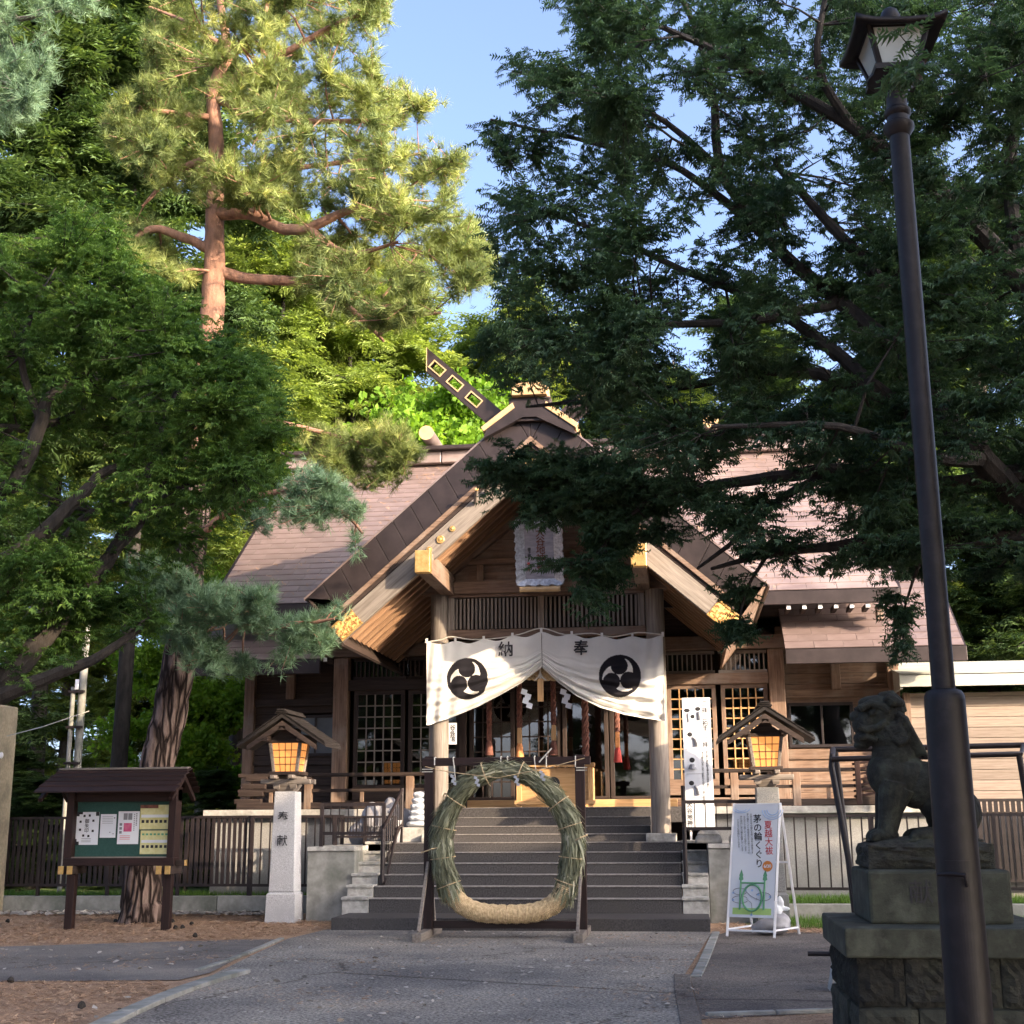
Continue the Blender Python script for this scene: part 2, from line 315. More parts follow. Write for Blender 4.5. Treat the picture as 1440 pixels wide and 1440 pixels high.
def beam(name, mat, p, q, w_, h_, parent, upv=(0, 0, 1), bevel=.006, **kw):
    p, q = Vector(p), Vector(q); d = q-p; L = d.length; x = d.normalized(); u = Vector(upv); y = u.cross(x).normalized(); z = x.cross(y)
    me = MB().box((-L/2, -w_/2, -h_/2), (L/2, w_/2, h_/2)).mesh(name, mat)
    o = bpy.data.objects.new(name, me); o.matrix_basis = Matrix.Translation((p+q)/2) @ Matrix((x, y, z)).transposed().to_4x4()
    link(o, parent, **kw)
    if bevel:
        m = o.modifiers.new('bevel', 'BEVEL'); m.width = bevel; m.segments = 2
    return o
def text(name, body, size, loc, rot, mat, parent=None, bold=.0, vertical=True, ext=.0015, line=.95, **kw):
    cu = bpy.data.curves.new(name, 'FONT'); cu.body = '\n'.join(body) if vertical else body
    cu.size = size; cu.align_x = 'CENTER'; cu.align_y = 'CENTER'; cu.space_line = line; cu.extrude = ext; cu.offset = bold*size; cu.resolution_u = 3
    t = bpy.data.objects.new(name, cu); me = bpy.data.meshes.new_from_object(t)
    bpy.data.objects.remove(t); me.materials.clear(); me.materials.append(M[mat])
    return inst(me, name, loc, parent, rot, **kw)
def arrmesh(name, V, F, mat, rnd=None):
    me = bpy.data.meshes.new(name); V = np.asarray(V, np.float32); F = np.asarray(F, np.int32); k = F.shape[1]
    me.vertices.add(len(V)); me.vertices.foreach_set('co', V.ravel())
    me.loops.add(F.size); me.loops.foreach_set('vertex_index', F.ravel())
    me.polygons.add(len(F)); me.polygons.foreach_set('loop_start', np.arange(0, F.size, k, dtype=np.int32))
    if rnd is not None:
        a = me.attributes.new('rnd', 'FLOAT', 'POINT'); a.data.foreach_set('value', np.asarray(rnd, np.float32))
    me.materials.append(M[mat]); me.update(); me.validate(); return me

# ------------------------------------------------------------------ foliage engine
def scatter(tmplV, tmplF, pos, xdir, updir, scale, rnd):
    """copies of a template sprig: x axis along xdir, z axis near updir"""
    n = len(pos); x = xdir/np.linalg.norm(xdir, axis=1, keepdims=True)
    y = np.cross(updir, x); y /= np.maximum(np.linalg.norm(y, axis=1, keepdims=True), 1e-6); z = np.cross(x, y)
    B = np.stack([x, y, z], 1)*scale[:, None, None]
    V = np.einsum('vk,nkj->nvj', tmplV, B)+pos[:, None, :]
    F = tmplF[None]+(np.arange(n)*len(tmplV))[:, None, None]
    return V.reshape(-1, 3), F.reshape(-1, 3), np.repeat(rnd, len(tmplV))
def frond(n=7, wid=.34, lw=.085, tilt=.12, seed=1):
    r = np.random.RandomState(seed); V = []; F = []
    for i in range(n):
        x = .05+.9*i/(n-1); L = wid*(1-.55*(i/(n-1))**1.5)*(.8+.4*r.rand())
        for s in (-1, 1):
            a = len(V); V += [(x-lw*.6, 0, 0), (x+lw*.6, 0, 0), (x+L*.75, s*L, (r.rand()-.6)*tilt), (x+L*.2, s*L*.55, .02)]
            F += [(a, a+1, a+2), (a, a+2, a+3)]
    return np.array(V, float), np.array(F)
def tuft(n=16, lw=.05, ang=1.15, seed=2):
    r = np.random.RandomState(seed); V = []; F = []
    for i in range(n):
        th = ang*math.sqrt(r.rand()); ph = 6.283*r.rand(); L = .75+.3*r.rand()
        d = np.array([math.cos(th), math.sin(th)*math.cos(ph), math.sin(th)*math.sin(ph)])
        o = np.cross(d, r.randn(3)); o *= lw/np.linalg.norm(o); s = np.array([r.rand()*.35-.2, 0, 0])
        a = len(V); V += [tuple(s-o*.5), tuple(s+o*.5), tuple(s+d*L)]; F.append((a, a+1, a+2))
    return np.array(V), np.array(F)
def leaves(n=8, seed=3):
    r = np.random.RandomState(seed); V = []; F = []
    for i in range(n):
        c = r.randn(3)*.42; d = r.randn(3); d[2] *= .4; d /= np.linalg.norm(d); e = np.cross(d, r.randn(3)); e /= np.linalg.norm(e)
        L, W = .30, .20; a = len(V); V += [tuple(c-d*L), tuple(c+e*W), tuple(c+d*L), tuple(c-e*W)]; F += [(a, a+1, a+2), (a, a+2, a+3)]
    return np.array(V), np.array(F)
T_YEW = frond(7, .36, .10); T_FIR = frond(5, .45, .16, .2, 5); T_PINE = tuft(13, .060); T_LEAF = leaves(); T_COARSE = frond(3, .55, .17, .5, 6)
T_YEWB = frond(6, .30, .12, .5, 9)
def segtubes(A, B, ra, rb, n=3):
    k = len(A); d = B-A; L = np.maximum(np.linalg.norm(d, axis=1, keepdims=True), 1e-6); d = d/L
    h = np.where(np.abs(d[:, 2:3]) > .9, [[1., 0, 0]], [[0, 0, 1.]]); a = np.cross(d, h); a /= np.linalg.norm(a, axis=1, keepdims=True); b = np.cross(d, a)
    V = np.zeros((k, 2*n, 3)); an = np.arange(n)*2*np.pi/n
    for j in range(n):
        o = a*math.cos(an[j])+b*math.sin(an[j]); V[:, j] = A+o*ra[:, None]; V[:, n+j] = B+o*rb[:, None]
    F = np.array([[j, (j+1) % n, n+(j+1) % n, n+j] for j in range(n)])[None]+(np.arange(k)*2*n)[:, None, None]
    return V.reshape(-1, 3), F.reshape(-1, 4)
def inpoly(x, y, poly):
    c = np.zeros(len(x), bool); n = len(poly)
    for i in range(n):
        x0, y0 = poly[i]; x1, y1 = poly[i-1]
        t = ((y0 > y) != (y1 > y)); c ^= t & (x < (x1-x0)*(y-y0)/((y1-y0) if y1 != y0 else 1e-9)+x0)
    return c
def vnoise(p, f, s=0.):
    q = p*f+s
    return (np.sin(q[:, 0]*1.7+np.sin(q[:, 2]*2.3+s))+np.sin(q[:, 1]*1.9+np.sin(q[:, 0]*1.3)*1.2)+np.sin(q[:, 2]*2.1+np.sin(q[:, 1]*1.6+s)*1.1))/3
def sample_region(poly, y0, y1, n, gate=-.2, f=1.6, seed=0., holes=()):
    xs = [p[0] for p in poly]; ys = [p[1] for p in poly]; out = []
    tot = 0
    while tot < n:
        k = n*3; x = RS.uniform(min(xs), max(xs), k); y = RS.uniform(min(ys), max(ys), k); Yd = RS.uniform(y0, y1, k)
        ok = inpoly(x, y, poly)
        for h in holes: ok &= ~inpoly(x, y, h)
        x, y, Yd = x[ok], y[ok], Yd[ok]
        d = fw[None]+rt[None]*((x-720)/FPX)[:, None]+up[None]*((720-y)/FPX)[:, None]
        p = CAM[None]+d*((Yd-CAM[1])/d[:, 1])[:, None]
        p = p[vnoise(p, f, seed) > gate]; out.append(p); tot += len(p)
        if not len(p): break
    return np.concatenate(out)[:n]
def densify(limbs):
    Q = []; Rr = []
    for pts, rad in limbs:
        pts = np.array(pts, float); rad = np.array(rad, float)
        for i in range(len(pts)-1):
            k = max(2, int(np.linalg.norm(pts[i+1]-pts[i])/.12)); t = np.linspace(0, 1, k, endpoint=False)[:, None]
            Q.append(pts[i]+(pts[i+1]-pts[i])*t); Rr.append((rad[i]+(rad[i+1]-rad[i])*t).ravel())
    return np.concatenate(Q), np.concatenate(Rr)
def nearest(Pn, Q, zw=1.):
    out = np.zeros(len(Pn), int); S = np.array([1, 1, zw])
    for i in range(0, len(Pn), 500):
        d = ((Pn[i:i+500, None]-Q[None])*S)**2; out[i:i+500] = d.sum(2).argmin(1)
    return out
def smoothline(pts, rad, wob=.04, sub=4):
    pts = [Vector(p) for p in pts]; out = []; rr = []
    for i in range(len(pts)-1):
        p0, p1, p2, p3 = pts[max(i-1, 0)], pts[i], pts[i+1], pts[min(i+2, len(pts)-1)]
        for j in range(sub):
            t = j/sub; q = .5*((2*p1)+(p2-p0)*t+(2*p0-5*p1+4*p2-p3)*t*t+(3*p1-p0-3*p2+p3)*t**3)
            out.append(q+Vector((random.gauss(0, wob), random.gauss(0, wob), random.gauss(0, wob)))*rad[i]*2); rr.append(rad[i]+(rad[i+1]-rad[i])*t)
    out.append(pts[-1]); rr.append(rad[-1]); return out, rr
def grow(root, limbs, tips, tmpl, mat, bark, size=.2, per=7, tw=1.0, flat=.9, nodes=None, droop=.05, nodeR=.02, mode='frond', name='crown', dark=0., jit=.25, colvar=1.):
    """twigs from limbs to tips, sprigs along the twigs; all real positions in the crown's volume"""
    Q, Rq = densify(limbs); V1 = []; F1 = []; off = 0
    nn = nodes or max(8, len(tips)//14); nd = tips[RS.choice(len(tips), nn, replace=False)].copy()
    i = nearest(nd, Q, 1.2); base = Q[i]; vec = base-nd; L = np.linalg.norm(vec, axis=1, keepdims=True)
    nd = nd+vec*np.minimum(.25, tw*.4/np.maximum(L, 1e-3))
    mid = (base+nd)/2+np.array([0, 0, 1])*L*.06*RS.uniform(-1.2, 1.2, (nn, 1))+RS.normal(0, .03, (nn, 3))*L
    rb = np.minimum(Rq[i]*.45, nodeR*(.6+L[:, 0]*.35))
    for A, B, ra, rbb in ((base, mid, rb, rb*.75), (mid, nd, rb*.75, rb*.4)):
        v, f = segtubes(A, B, ra, rbb, 5)
        V1.append(v); F1.append(f+off); off += len(v)
    Q2 = np.concatenate([Q, nd, mid, (mid+nd)/2, (base+mid)/2])
    j = nearest(tips, Q2, 1.4); b = Q2[j]; vec = tips-b; L = np.linalg.norm(vec, axis=1, keepdims=True)
    u = vec/np.maximum(L, 1e-4); start = tips-u*np.minimum(L, tw)
    v, f = segtubes(start, tips, np.full(len(tips), nodeR*.35), np.full(len(tips), nodeR*.12), 3); V1.append(v); F1.append(f+off)
    me = arrmesh('twigs', np.concatenate(V1), np.concatenate(F1), bark); inst(me, 'twigs', (0, 0, 0), root, kind='stuff')
    n = len(tips); t = (np.arange(per)[None]+RS.rand(n, per))/per; t = .12+.92*t
    seg = np.maximum(np.minimum(L, tw), .25*tw); st = tips-u*seg
    pos = st[:, None]+u[:, None]*(seg*t)[..., None]; pos = pos.reshape(-1, 3)
    dr = np.repeat(u, per, 0); s = np.tile(np.where(np.arange(per) % 2, 1., -1.), n)[:, None]
    if mode == 'frond':
        side = np.cross(dr, [[0, 0, 1.]]); side /= np.maximum(np.linalg.norm(side, axis=1, keepdims=True), 1e-3)
        d = dr*.8+side*s*.75+RS.normal(0, jit, dr.shape); d[:, 2] *= (1-flat*.6); d[:, 2] -= droop*2
        upv = np.array([[0, 0, 1.]])+RS.normal(0, .45*(1.3-flat), dr.shape)
    elif mode == 'tuft':
        d = dr*.5+RS.normal(0, .55, dr.shape)+np.array([[0, 0, .45]]); upv = RS.normal(0, 1, dr.shape)
    else:
        d = RS.normal(0, 1, dr.shape); upv = RS.normal(0, 1, dr.shape)
    pos = pos+RS.normal(0, size*.25, pos.shape)
    sc = size*RS.uniform(.65, 1.25, len(pos))
    cl = vnoise(pos, 1.3, 3.1)*.22+vnoise(pos, 4.5, 1.)*.13
    rn = np.clip(.45+cl*colvar+RS.normal(0, .17, len(pos))+.12*(t.reshape(-1)-.5)-dark, 0, 1)
    V, F, r = scatter(*tmpl, pos, d, upv, sc, rn)
    inst(arrmesh(name, V, F, mat, r), name, (0, 0, 0), root)
def limbs_mesh(root, limbs, bark, name='limb', n=8):
    for pts, rad in limbs:
        p, r = smoothline(pts, rad); MB().tube(p, r, n).build(name, bark, root, True)
def L3(*a):     # (px, py, Y, r) ... -> limb
    return [tuple(P(x, y, Y)) for x, y, Y, r in a], [r for *_, r in a]
# ================================================================== SETTING
def sheet(name, pts, z, mat, thick=0):
    return MB().add([(x, y, z) for x, y in pts], [tuple(range(len(pts)))]).build(name, mat, None, kind='structure')
def bumpy(name, x0, x1, y0, y1, z, mat, step, amp):
    nx, ny = int((x1-x0)/step)+1, int((y1-y0)/step)+1
    X, Y = np.meshgrid(np.linspace(x0, x1, nx), np.linspace(y0, y1, ny)); Z = z+amp*vnoise(np.stack([X.ravel(), Y.ravel(), X.ravel()*0], 1), 1.1)
    V = np.stack([X.ravel(), Y.ravel(), Z], 1); i = np.arange(nx*ny).reshape(ny, nx)
    F = np.stack([i[:-1, :-1], i[:-1, 1:], i[1:, 1:], i[1:, :-1]], -1).reshape(-1, 4)
    return link(bpy.data.objects.new(name, arrmesh(name, V, F, mat)), None, 'structure')
sheet('ground', [(-250, -200), (250, -200), (250, 300), (-250, 300)], -.012, 'soil')
sheet('asphalt_approach', [(-2.9, -40), (2.05, -40), (2.05, 9.5), (1.95, 12.5), (2.25, 16.6), (2.27, 17.2), (-2.6, 17.2), (-2.72, 15.9), (-2.52, 13.9), (-2.35, 12.4), (-2.12, 10.8), (-2.02, 9.3), (-1.9, 7), (-1.9, -3)], 0, 'asphalt')
sheet('side_path', [(-60, 11.0), (-4.05, 11.6), (-2.5, 11.85), (-2.42, 12.4), (-2.6, 13.8), (-2.78, 15.85), (-3.3, 15.75), (-5.7, 14.75), (-60, 14.2)], -.004, 'asphalt2')
sheet('asphalt_forecourt', [(2.06, 9.9), (3.1, 10.35), (3.3, 12), (9, 12.5), (30, 13), (30, 16.0), (4.6, 16.6), (3.3, 17.3), (2.5, 17.25), (2.3, 16.6), (2.0, 12.5)], -.006, 'asphalt3')
def curb(name, pts, wd, z0, z1, mat='concrete'):
    L_ = []; 
    for i, p in enumerate(pts):
        a = Vector(pts[max(i-1, 0)]); b = Vector(pts[min(i+1, len(pts)-1)]); t = (b-a).normalized(); n = Vector((-t.y, t.x))*wd/2
        L_.append((Vector(p)-n, Vector(p)+n))
    for i in range(len(pts)-1):
        (a, b), (c, d) = L_[i], L_[i+1]; e = (c-a)*.012
        q = [(*(a+e), z0), (*(b+e), z0), (*(d-e), z0), (*(c-e), z0)]
        o = MB().prism(q, (0, 0, z1-z0)).build('kerb_stone', mat, None, kind='structure', bevel=.008)
curb('c', [(-2.80, 15.9), (-2.72, 15.0), (-2.66, 14.2), (-2.61, 13.4), (-2.60, 12.55)], .07, -.05, .012)
curb('c', [(-2.10, 12.4), (-2.15, 11.8), (-2.16, 11.1), (-2.13, 10.4), (-2.07, 9.7), (-1.99, 9.0), (-1.90, 8.3), (-1.8, 7.4)], .15, -.05, .035)
curb('c', [(2.33, 17.1), (2.27, 16.0), (2.20, 14.8), (2.13, 13.6), (2.05, 12.4)], .10, -.05, .006, 'concrete')
curb('c', [(1.93, 12.5), (1.94, 11.5), (1.97, 10.5), (2.0, 9.5), (2.05, 8.4)], .15, -.05, .010, 'asphalt3')
curb('c', [(2.1, 10.05), (2.6, 10.2), (3.15, 10.38)], .05, -.05, .02, 'concrete')
# low terrace walls with grass behind
sheet('grass_verge', [(-9.5, 20.35), (-2.6, 20.35), (-2.6, 24), (-9.5, 24)], .19, 'grass')
sheet('grass_bank', [(-60, 21), (-9.5, 20.35), (-9.5, 60), (-60, 60)], .15, 'soil')
sheet('grass_strip', [(3.3, 19.4), (30, 19.4), (30, 21.2), (3.3, 21.2)], .17, 'grass')
sheet('grass_patch', [(2.75, 18.0), (8, 16.9), (30, 16.8), (30, 19.0), (2.75, 19.0)], -.002, 'grass')
t = thing('low_wall', 'long low concrete wall under the dark fence left of the steps', 'wall', (-6, 20.2, 0))
for i in range(3): boxpart('wall_block', 'concrete', (-9.9+2.4*i, 20.1, -.05), (-9.9+2.4*i+2.39, 20.3, .24+.004*i), t, .01)
t = thing('low_wall', 'low grassy kerb wall under the fence right of the steps', 'wall', (6, 19.2, 0))
for i in range(4): boxpart('wall_block', 'concrete', (3.0+2.2*i, 19.15, -.05), (3.0+2.2*i+2.19, 19.33, .2+.004*i), t, .01)
def terrace(label, x0, x1, y0, y1, z1, lab2):
    t = thing('retaining_wall', label, 'wall', ((x0+x1)/2, y0, 0))
    boxpart('wall_face', 'concrete', (x0, y0, -.05), (x1, y1, z1-.06), t, .01); boxpart('coping', 'concrete_pale', (x0-.0, y0-.025, z1-.06), (x1, y1, z1), t, .008)
    return t
terrace('stained grey concrete retaining wall left of the steps', -3.28, -2.6, 18.6, 21.0, 1.0, '')
terrace('grey concrete retaining wall behind the folding sign', 2.3, 3.25, 18.6, 21.0, 1.02, '')

# ================================================================== STEPS
st = thing('stone_staircase', 'wide dark granite steps climbing to the shrine porch', 'stairs', (0, 18, 0))
boxpart('step', 'granite_dark', (-2.52, 17.1, -.05), (2.27, 18.02, .150), st, .008, label='low broad platform step at the foot')
ztop = [.150, .335, .480, .622, .765, .905, 1.035, 1.149, 1.262, 1.39, 1.535]
for i in range(1, 11):
    y0 = 18.0+.28*(i-1); x0, x1 = (-2.24, 1.93) if i < 7 else (-1.9, 1.9)
    if i >= 7: x0, x1 = -1.48, 1.50
    y1 = y0+.29 if i < 10 else 20.9
    if i == 6: x0, x1, y1 = -2.6, 2.3, 21.0
    s = boxpart('step', 'granite_dark', (x0, y0, ztop[i-1]-.35), (x1, y1, ztop[i]-.012), st, .004)
    boxpart('nosing', 'nosing', (x0, y0-.012, ztop[i]-.012), (x1, y0+.27, ztop[i]), s, .003)
for sx, (xa, xb) in ((-1, (-2.61, -2.245)), (1, (1.935, 2.28))):
    for i in range(1, 7):
        y0 = 18.0+.28*(i-1); yb = 21.0 if i == 6 else 19.5
        dx = -.004*i*sx
        c = boxpart('cheek_block', 'concrete_pale', (xa-dx, y0, -.05 if i == 1 else ztop[i-1]+.01), (xb-dx, yb, ztop[i]-.02), st, .006)
        boxpart('cap_stone', 'concrete_pale', (xa-dx-.012, y0-.02, ztop[i]-.02), (xb-dx, y0+.275, ztop[i]+.018), c, .008)

# ================================================================== SHRINE HALL
sh = thing('shrine_hall', 'wooden shrine hall with brown copper roofs and a gabled porch', 'shrine', (0, 22, 0))
# foundation, verandah
for a, b in ((-5.6, -2.62), (2.3, 5.9)):
    boxpart('foundation', 'plaster', (a, 21.12, -.05), (b, 21.3, 1.42), sh, .01)
    boxpart('verandah_slab', 'concrete_pale', (a-.1, 20.95, 1.42), (b+.05, 22.2, 1.53), sh, .008)
boxpart('porch_floor', 'granite_dark', (-2.6, 20.95, 1.3), (2.25, 22.1, 1.5349), sh, .004)
boxpart('sill_beam', 'paleX', (-1.5, 21.65, 1.537), (1.9, 21.95, 1.66), sh)
for i in range(5):
    boxpart('vent_slot', 'interior', (4.7, 21.10, .83+.05*i), (5.4, 21.118, .852+.05*i), sh, 0)
# columns
CL, CR = -3.72, 3.57
for x in (CL, CR): boxpart('column', 'woodZ', (x-.125, 21.88, 1.5), (x+.125, 22.12, 4.06), sh, .012)
for x in (-5.42, 5.47): boxpart('column', 'woodZ', (x-.09, 22.2, 1.5), (x+.09, 22.38, 4.6), sh, .01)
for x in (-4.70, 4.55): boxpart('column', 'woodZ', (x-.075, 22.21, 3.40), (x+.075, 22.36, 4.6), sh, .01)
boxpart('lintel_beam', 'woodX', (-4.0, 21.82, 4.062), (4.02, 22.1, 4.28), sh, .012)
boxpart('upper_beam', 'darkX', (-3.8, 21.95, 4.6), (3.8, 22.15, 4.8), sh, .01)
# dark room behind the doors
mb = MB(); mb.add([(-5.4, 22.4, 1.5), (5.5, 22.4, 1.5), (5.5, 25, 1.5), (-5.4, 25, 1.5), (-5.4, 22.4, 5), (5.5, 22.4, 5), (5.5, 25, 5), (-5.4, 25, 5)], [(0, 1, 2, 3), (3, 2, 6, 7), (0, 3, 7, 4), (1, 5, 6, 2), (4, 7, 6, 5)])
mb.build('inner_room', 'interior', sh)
mb = MB().box((-5.45, 22.5, 1.5), (-5.4, 27.9, 4.9)).box((5.5, 22.5, 1.5), (5.55, 27.9, 4.9)).box((-5.45, 27.9, 0), (5.55, 28, 4.9)); mb.build('rear_walls', 'darkX', sh)
# siding of the two wings: one board after another
def boards(x0, x1, z0, z1, y, h, mat, parent, holes=(), th=.03, nm='wall_board', jitter=.004):
    z = z0
    while z < z1-.02:
        segs = [(x0, x1)]; zt = min(z+h, z1)
        for (a, b, c, d) in holes:
            if zt > c+.01 and z < d-.01: segs = [(p, q) for s in segs for p, q in ((s[0], min(s[1], a)), (max(s[0], b), s[1])) if q-p > .02]
        for p, q in segs:
            j = random.uniform(0, jitter); boxpart(nm, mat, (p, y-th-j, z+.003), (q, y-j, zt-.004), parent, .003)
        z += h
def YP(px, py, Y=22.2): p = P(px, py, Y); return p[0], p[2]
wl = (YP(412, 1000)[0], YP(470, 1000)[0], 2.48, 3.08); wr = (YP(1110, 985)[0], YP(1197, 985)[0], 2.52, 3.15)
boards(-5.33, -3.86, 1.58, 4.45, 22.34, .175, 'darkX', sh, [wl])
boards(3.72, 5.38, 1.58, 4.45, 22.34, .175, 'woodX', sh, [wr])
for (a, b, c, d), gl in ((wl, 'frosted'), (wr, 'glass')):
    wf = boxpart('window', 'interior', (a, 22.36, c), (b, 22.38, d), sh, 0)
    for q in (((a-.03, 22.27, d), (b+.03, 22.33, d+.05)), ((a-.03, 22.27, c-.05), (b+.03, 22.33, c)), ((a-.03, 22.27, c+.002), (a+.02, 22.33, d-.002)), ((b-.02, 22.27, c+.002), (b+.03, 22.33, d-.002)), (((a+b)/2+.0, 22.275, c+.002), ((a+b)/2+.035, 22.325, d-.002))):
        boxpart('frame', 'iron', *q, wf, .003)
    MB().box((a+.02, 22.30, c), (b-.02, 22.305, d)).build('pane', gl, wf)
for x0, x1, m in ((-5.33, -3.85, 'darkX'), (3.70, 5.38, 'woodX')):
    for z, hh, pr_ in ((3.28, .13, .10), (2.28, .06, .07), (1.56, .10, .09)): boxpart('rail_beam', m, (x0, 22.34-pr_, z), (x1, 22.335, z+hh), sh, .005)
    boxpart('rail_beam', m, (x0-.1, 22.2, 4.33), (x1+.05, 22.36, 4.46), sh, .005)
# rafter ends with pale faces under the lower roofs
me_r = MB().box((-.035, -.25, -.035), (.035, .25, .035)).mesh('rafter_end', 'darkY'); me_c = MB().box((-.032, -.012, -.032), (.032, 0, .032)).mesh('pale_tip', 'white')
for xs, sx in ((np.arange(-5.30, -3.85, .235), -1), (np.arange(3.82, 5.5, .245), 1)):
    for x in xs:
        r = inst(me_r, 'rafter_end', (x, 21.75, 3.985), sh); inst(me_c, 'pale_tip', (x, 21.499, 3.985), r)
# lower pent roofs
def slope_sheets(parent, x0, x1, y0, z0, y1, z1, cw, ch, mat, maxn=300, nm='roof_sheet', prefer=None, sides=True):
    L_ = math.hypot(y1-y0, z1-z0); ang = math.atan2(z1-z0, y1-y0); nr = int(round(L_/ch)); ch = L_/nr; nc = int(round((x1-x0)/cw)); cw = (x1-x0)/nc
    me = MB().box((-cw/2+.003, -.0, 0), (cw/2-.003, ch*1.12, .010)).mesh(nm, mat)
    cells = []
    for r in range(nr):
        for c in range(-1, nc+1):
            xc = x0+cw*(c+.5)+(cw*.5 if r % 2 else 0)
            if xc+cw/2 > x1+cw*.6 or xc-cw/2 < x0-cw*.6: continue
            cells.append((xc, r))
    if prefer: cells.sort(key=prefer)
    rest = MB()
    for k, (xc, r) in enumerate(cells):
        s = r*ch; loc = (xc+random.uniform(-.002, .002), y0+s*math.cos(ang)-.014*math.sin(ang), z0+s*math.sin(ang)+.014*math.cos(ang)); tilt = ang-.045+random.uniform(-.004, .004)
        lo_, hi_ = max(-cw/2, x0-xc)+.003, min(cw/2, x1-xc)-.003
        if hi_-lo_ < cw-.01:
            m2 = MB().box((lo_, 0, 0), (hi_, ch*1.12, .010)).mesh(nm, mat); inst(m2, nm, loc, parent, (tilt, 0, 0)); continue
        if k < maxn: inst(me, nm, loc, parent, (tilt, random.uniform(-.003, .003), 0))
        else: rest.add([Matrix.Translation(loc) @ Matrix.Rotation(tilt, 4, 'X') @ Vector(v.co) for v in me.vertices], [tuple(p.vertices) for p in me.polygons])
    if rest.v: rest.build('roofing', mat, parent, kind='stuff')
    MB().prism([(x0, y0, z0), (x0, y1, z1), (x0, y1, z1-.10), (x0, y0, z0-.10)], (x1-x0, 0, 0)).build('roof_deck', 'copper_dark', parent)
slope_sheets(sh, -6.05, -3.84, 21.0, 3.93, 22.9, 5.45, .5, .205, 'copper', 60)
slope_sheets(sh, 3.66, 6.38, 21.0, 3.93, 22.9, 5.45, .42, .205, 'copper', 90)
for a, b in ((-6.08, -3.84), (3.66, 6.41)): boxpart('eave_fascia', 'copper_dark', (a, 20.97, 3.70), (b, 21.06, 3.925), sh, .006)
MB().prism([(6.38, 21.0, 3.93), (6.38, 22.9, 5.45), (6.38, 22.9, 5.2), (6.38, 21.3, 3.9), (6.38, 21.0, 3.72)], (.03, 0, 0)).build('verge_trim', 'copper_dark', sh)
MB().prism([(-6.08, 21.0, 3.93), (-6.08, 22.9, 5.45), (-6.08, 22.9, 5.2), (-6.08, 21.3, 3.9), (-6.08, 21.0, 3.72)], (.03, 0, 0)).build('verge_trim', 'copper_dark', sh)
# main roof
slope_sheets(sh, -5.75, 5.45, 21.0, 4.86, 25.5, 8.42, .46, .205, 'copper', 300, prefer=lambda c: (0 if c[0] < -.8 and c[0] < -(-.2+3.2*0) else 1, abs(c[0]+3.4)))
MB().prism([(-5.75, 25.5, 8.40), (-5.75, 30, 4.86), (-5.75, 30, 4.7), (-5.75, 25.5, 8.2)], (11.2, 0, 0)).build('rear_roof', 'copper', sh)
boxpart('eave_fascia', 'copper_dark', (-5.76, 20.96, 4.64), (5.46, 21.05, 4.85), sh, .006)
for x0 in (-5.80, 5.44): MB().prism([(x0, 20.97, 4.86), (x0, 25.5, 8.46), (x0, 25.5, 8.15), (x0, 21.2, 4.74), (x0, 20.97, 4.62)], (.05, 0, 0)).build('verge_trim', 'copper_dark', sh)
for x in np.arange(3.75, 5.3, .245): inst(me_r, 'rafter_end', (x, 21.28, 4.60), sh); inst(me_c, 'pale_tip', (x, 21.029, 4.60), sh)
boxpart('corner_strut', 'woodZ', (5.12, 21.1, 4.38), (5.22, 21.3, 4.62), sh, .01)
for i in range(14): boxpart('ridge_cover', 'copper', (-5.85+.81*i, 25.2, 8.36), (-5.85+.81*i+.80, 25.8, 8.60), sh, .02)
boxpart('ridge_cap', 'copper_dark', (-5.95, 25.05, 8.60), (5.6, 25.95, 8.68), sh, .01)
for x in (-2.86, 0.0, 2.75):
    lg = MB().tube([(x+.02, 24.75, 8.86), (x+.02, 26.3, 8.86)], .145, 20).build('ridge_log', 'copper', sh, True)
    MB().tube([(x+.02, 24.74, 8.86), (x+.02, 24.75, 8.86)], .147, 20).build('log_cap', 'cream', lg)

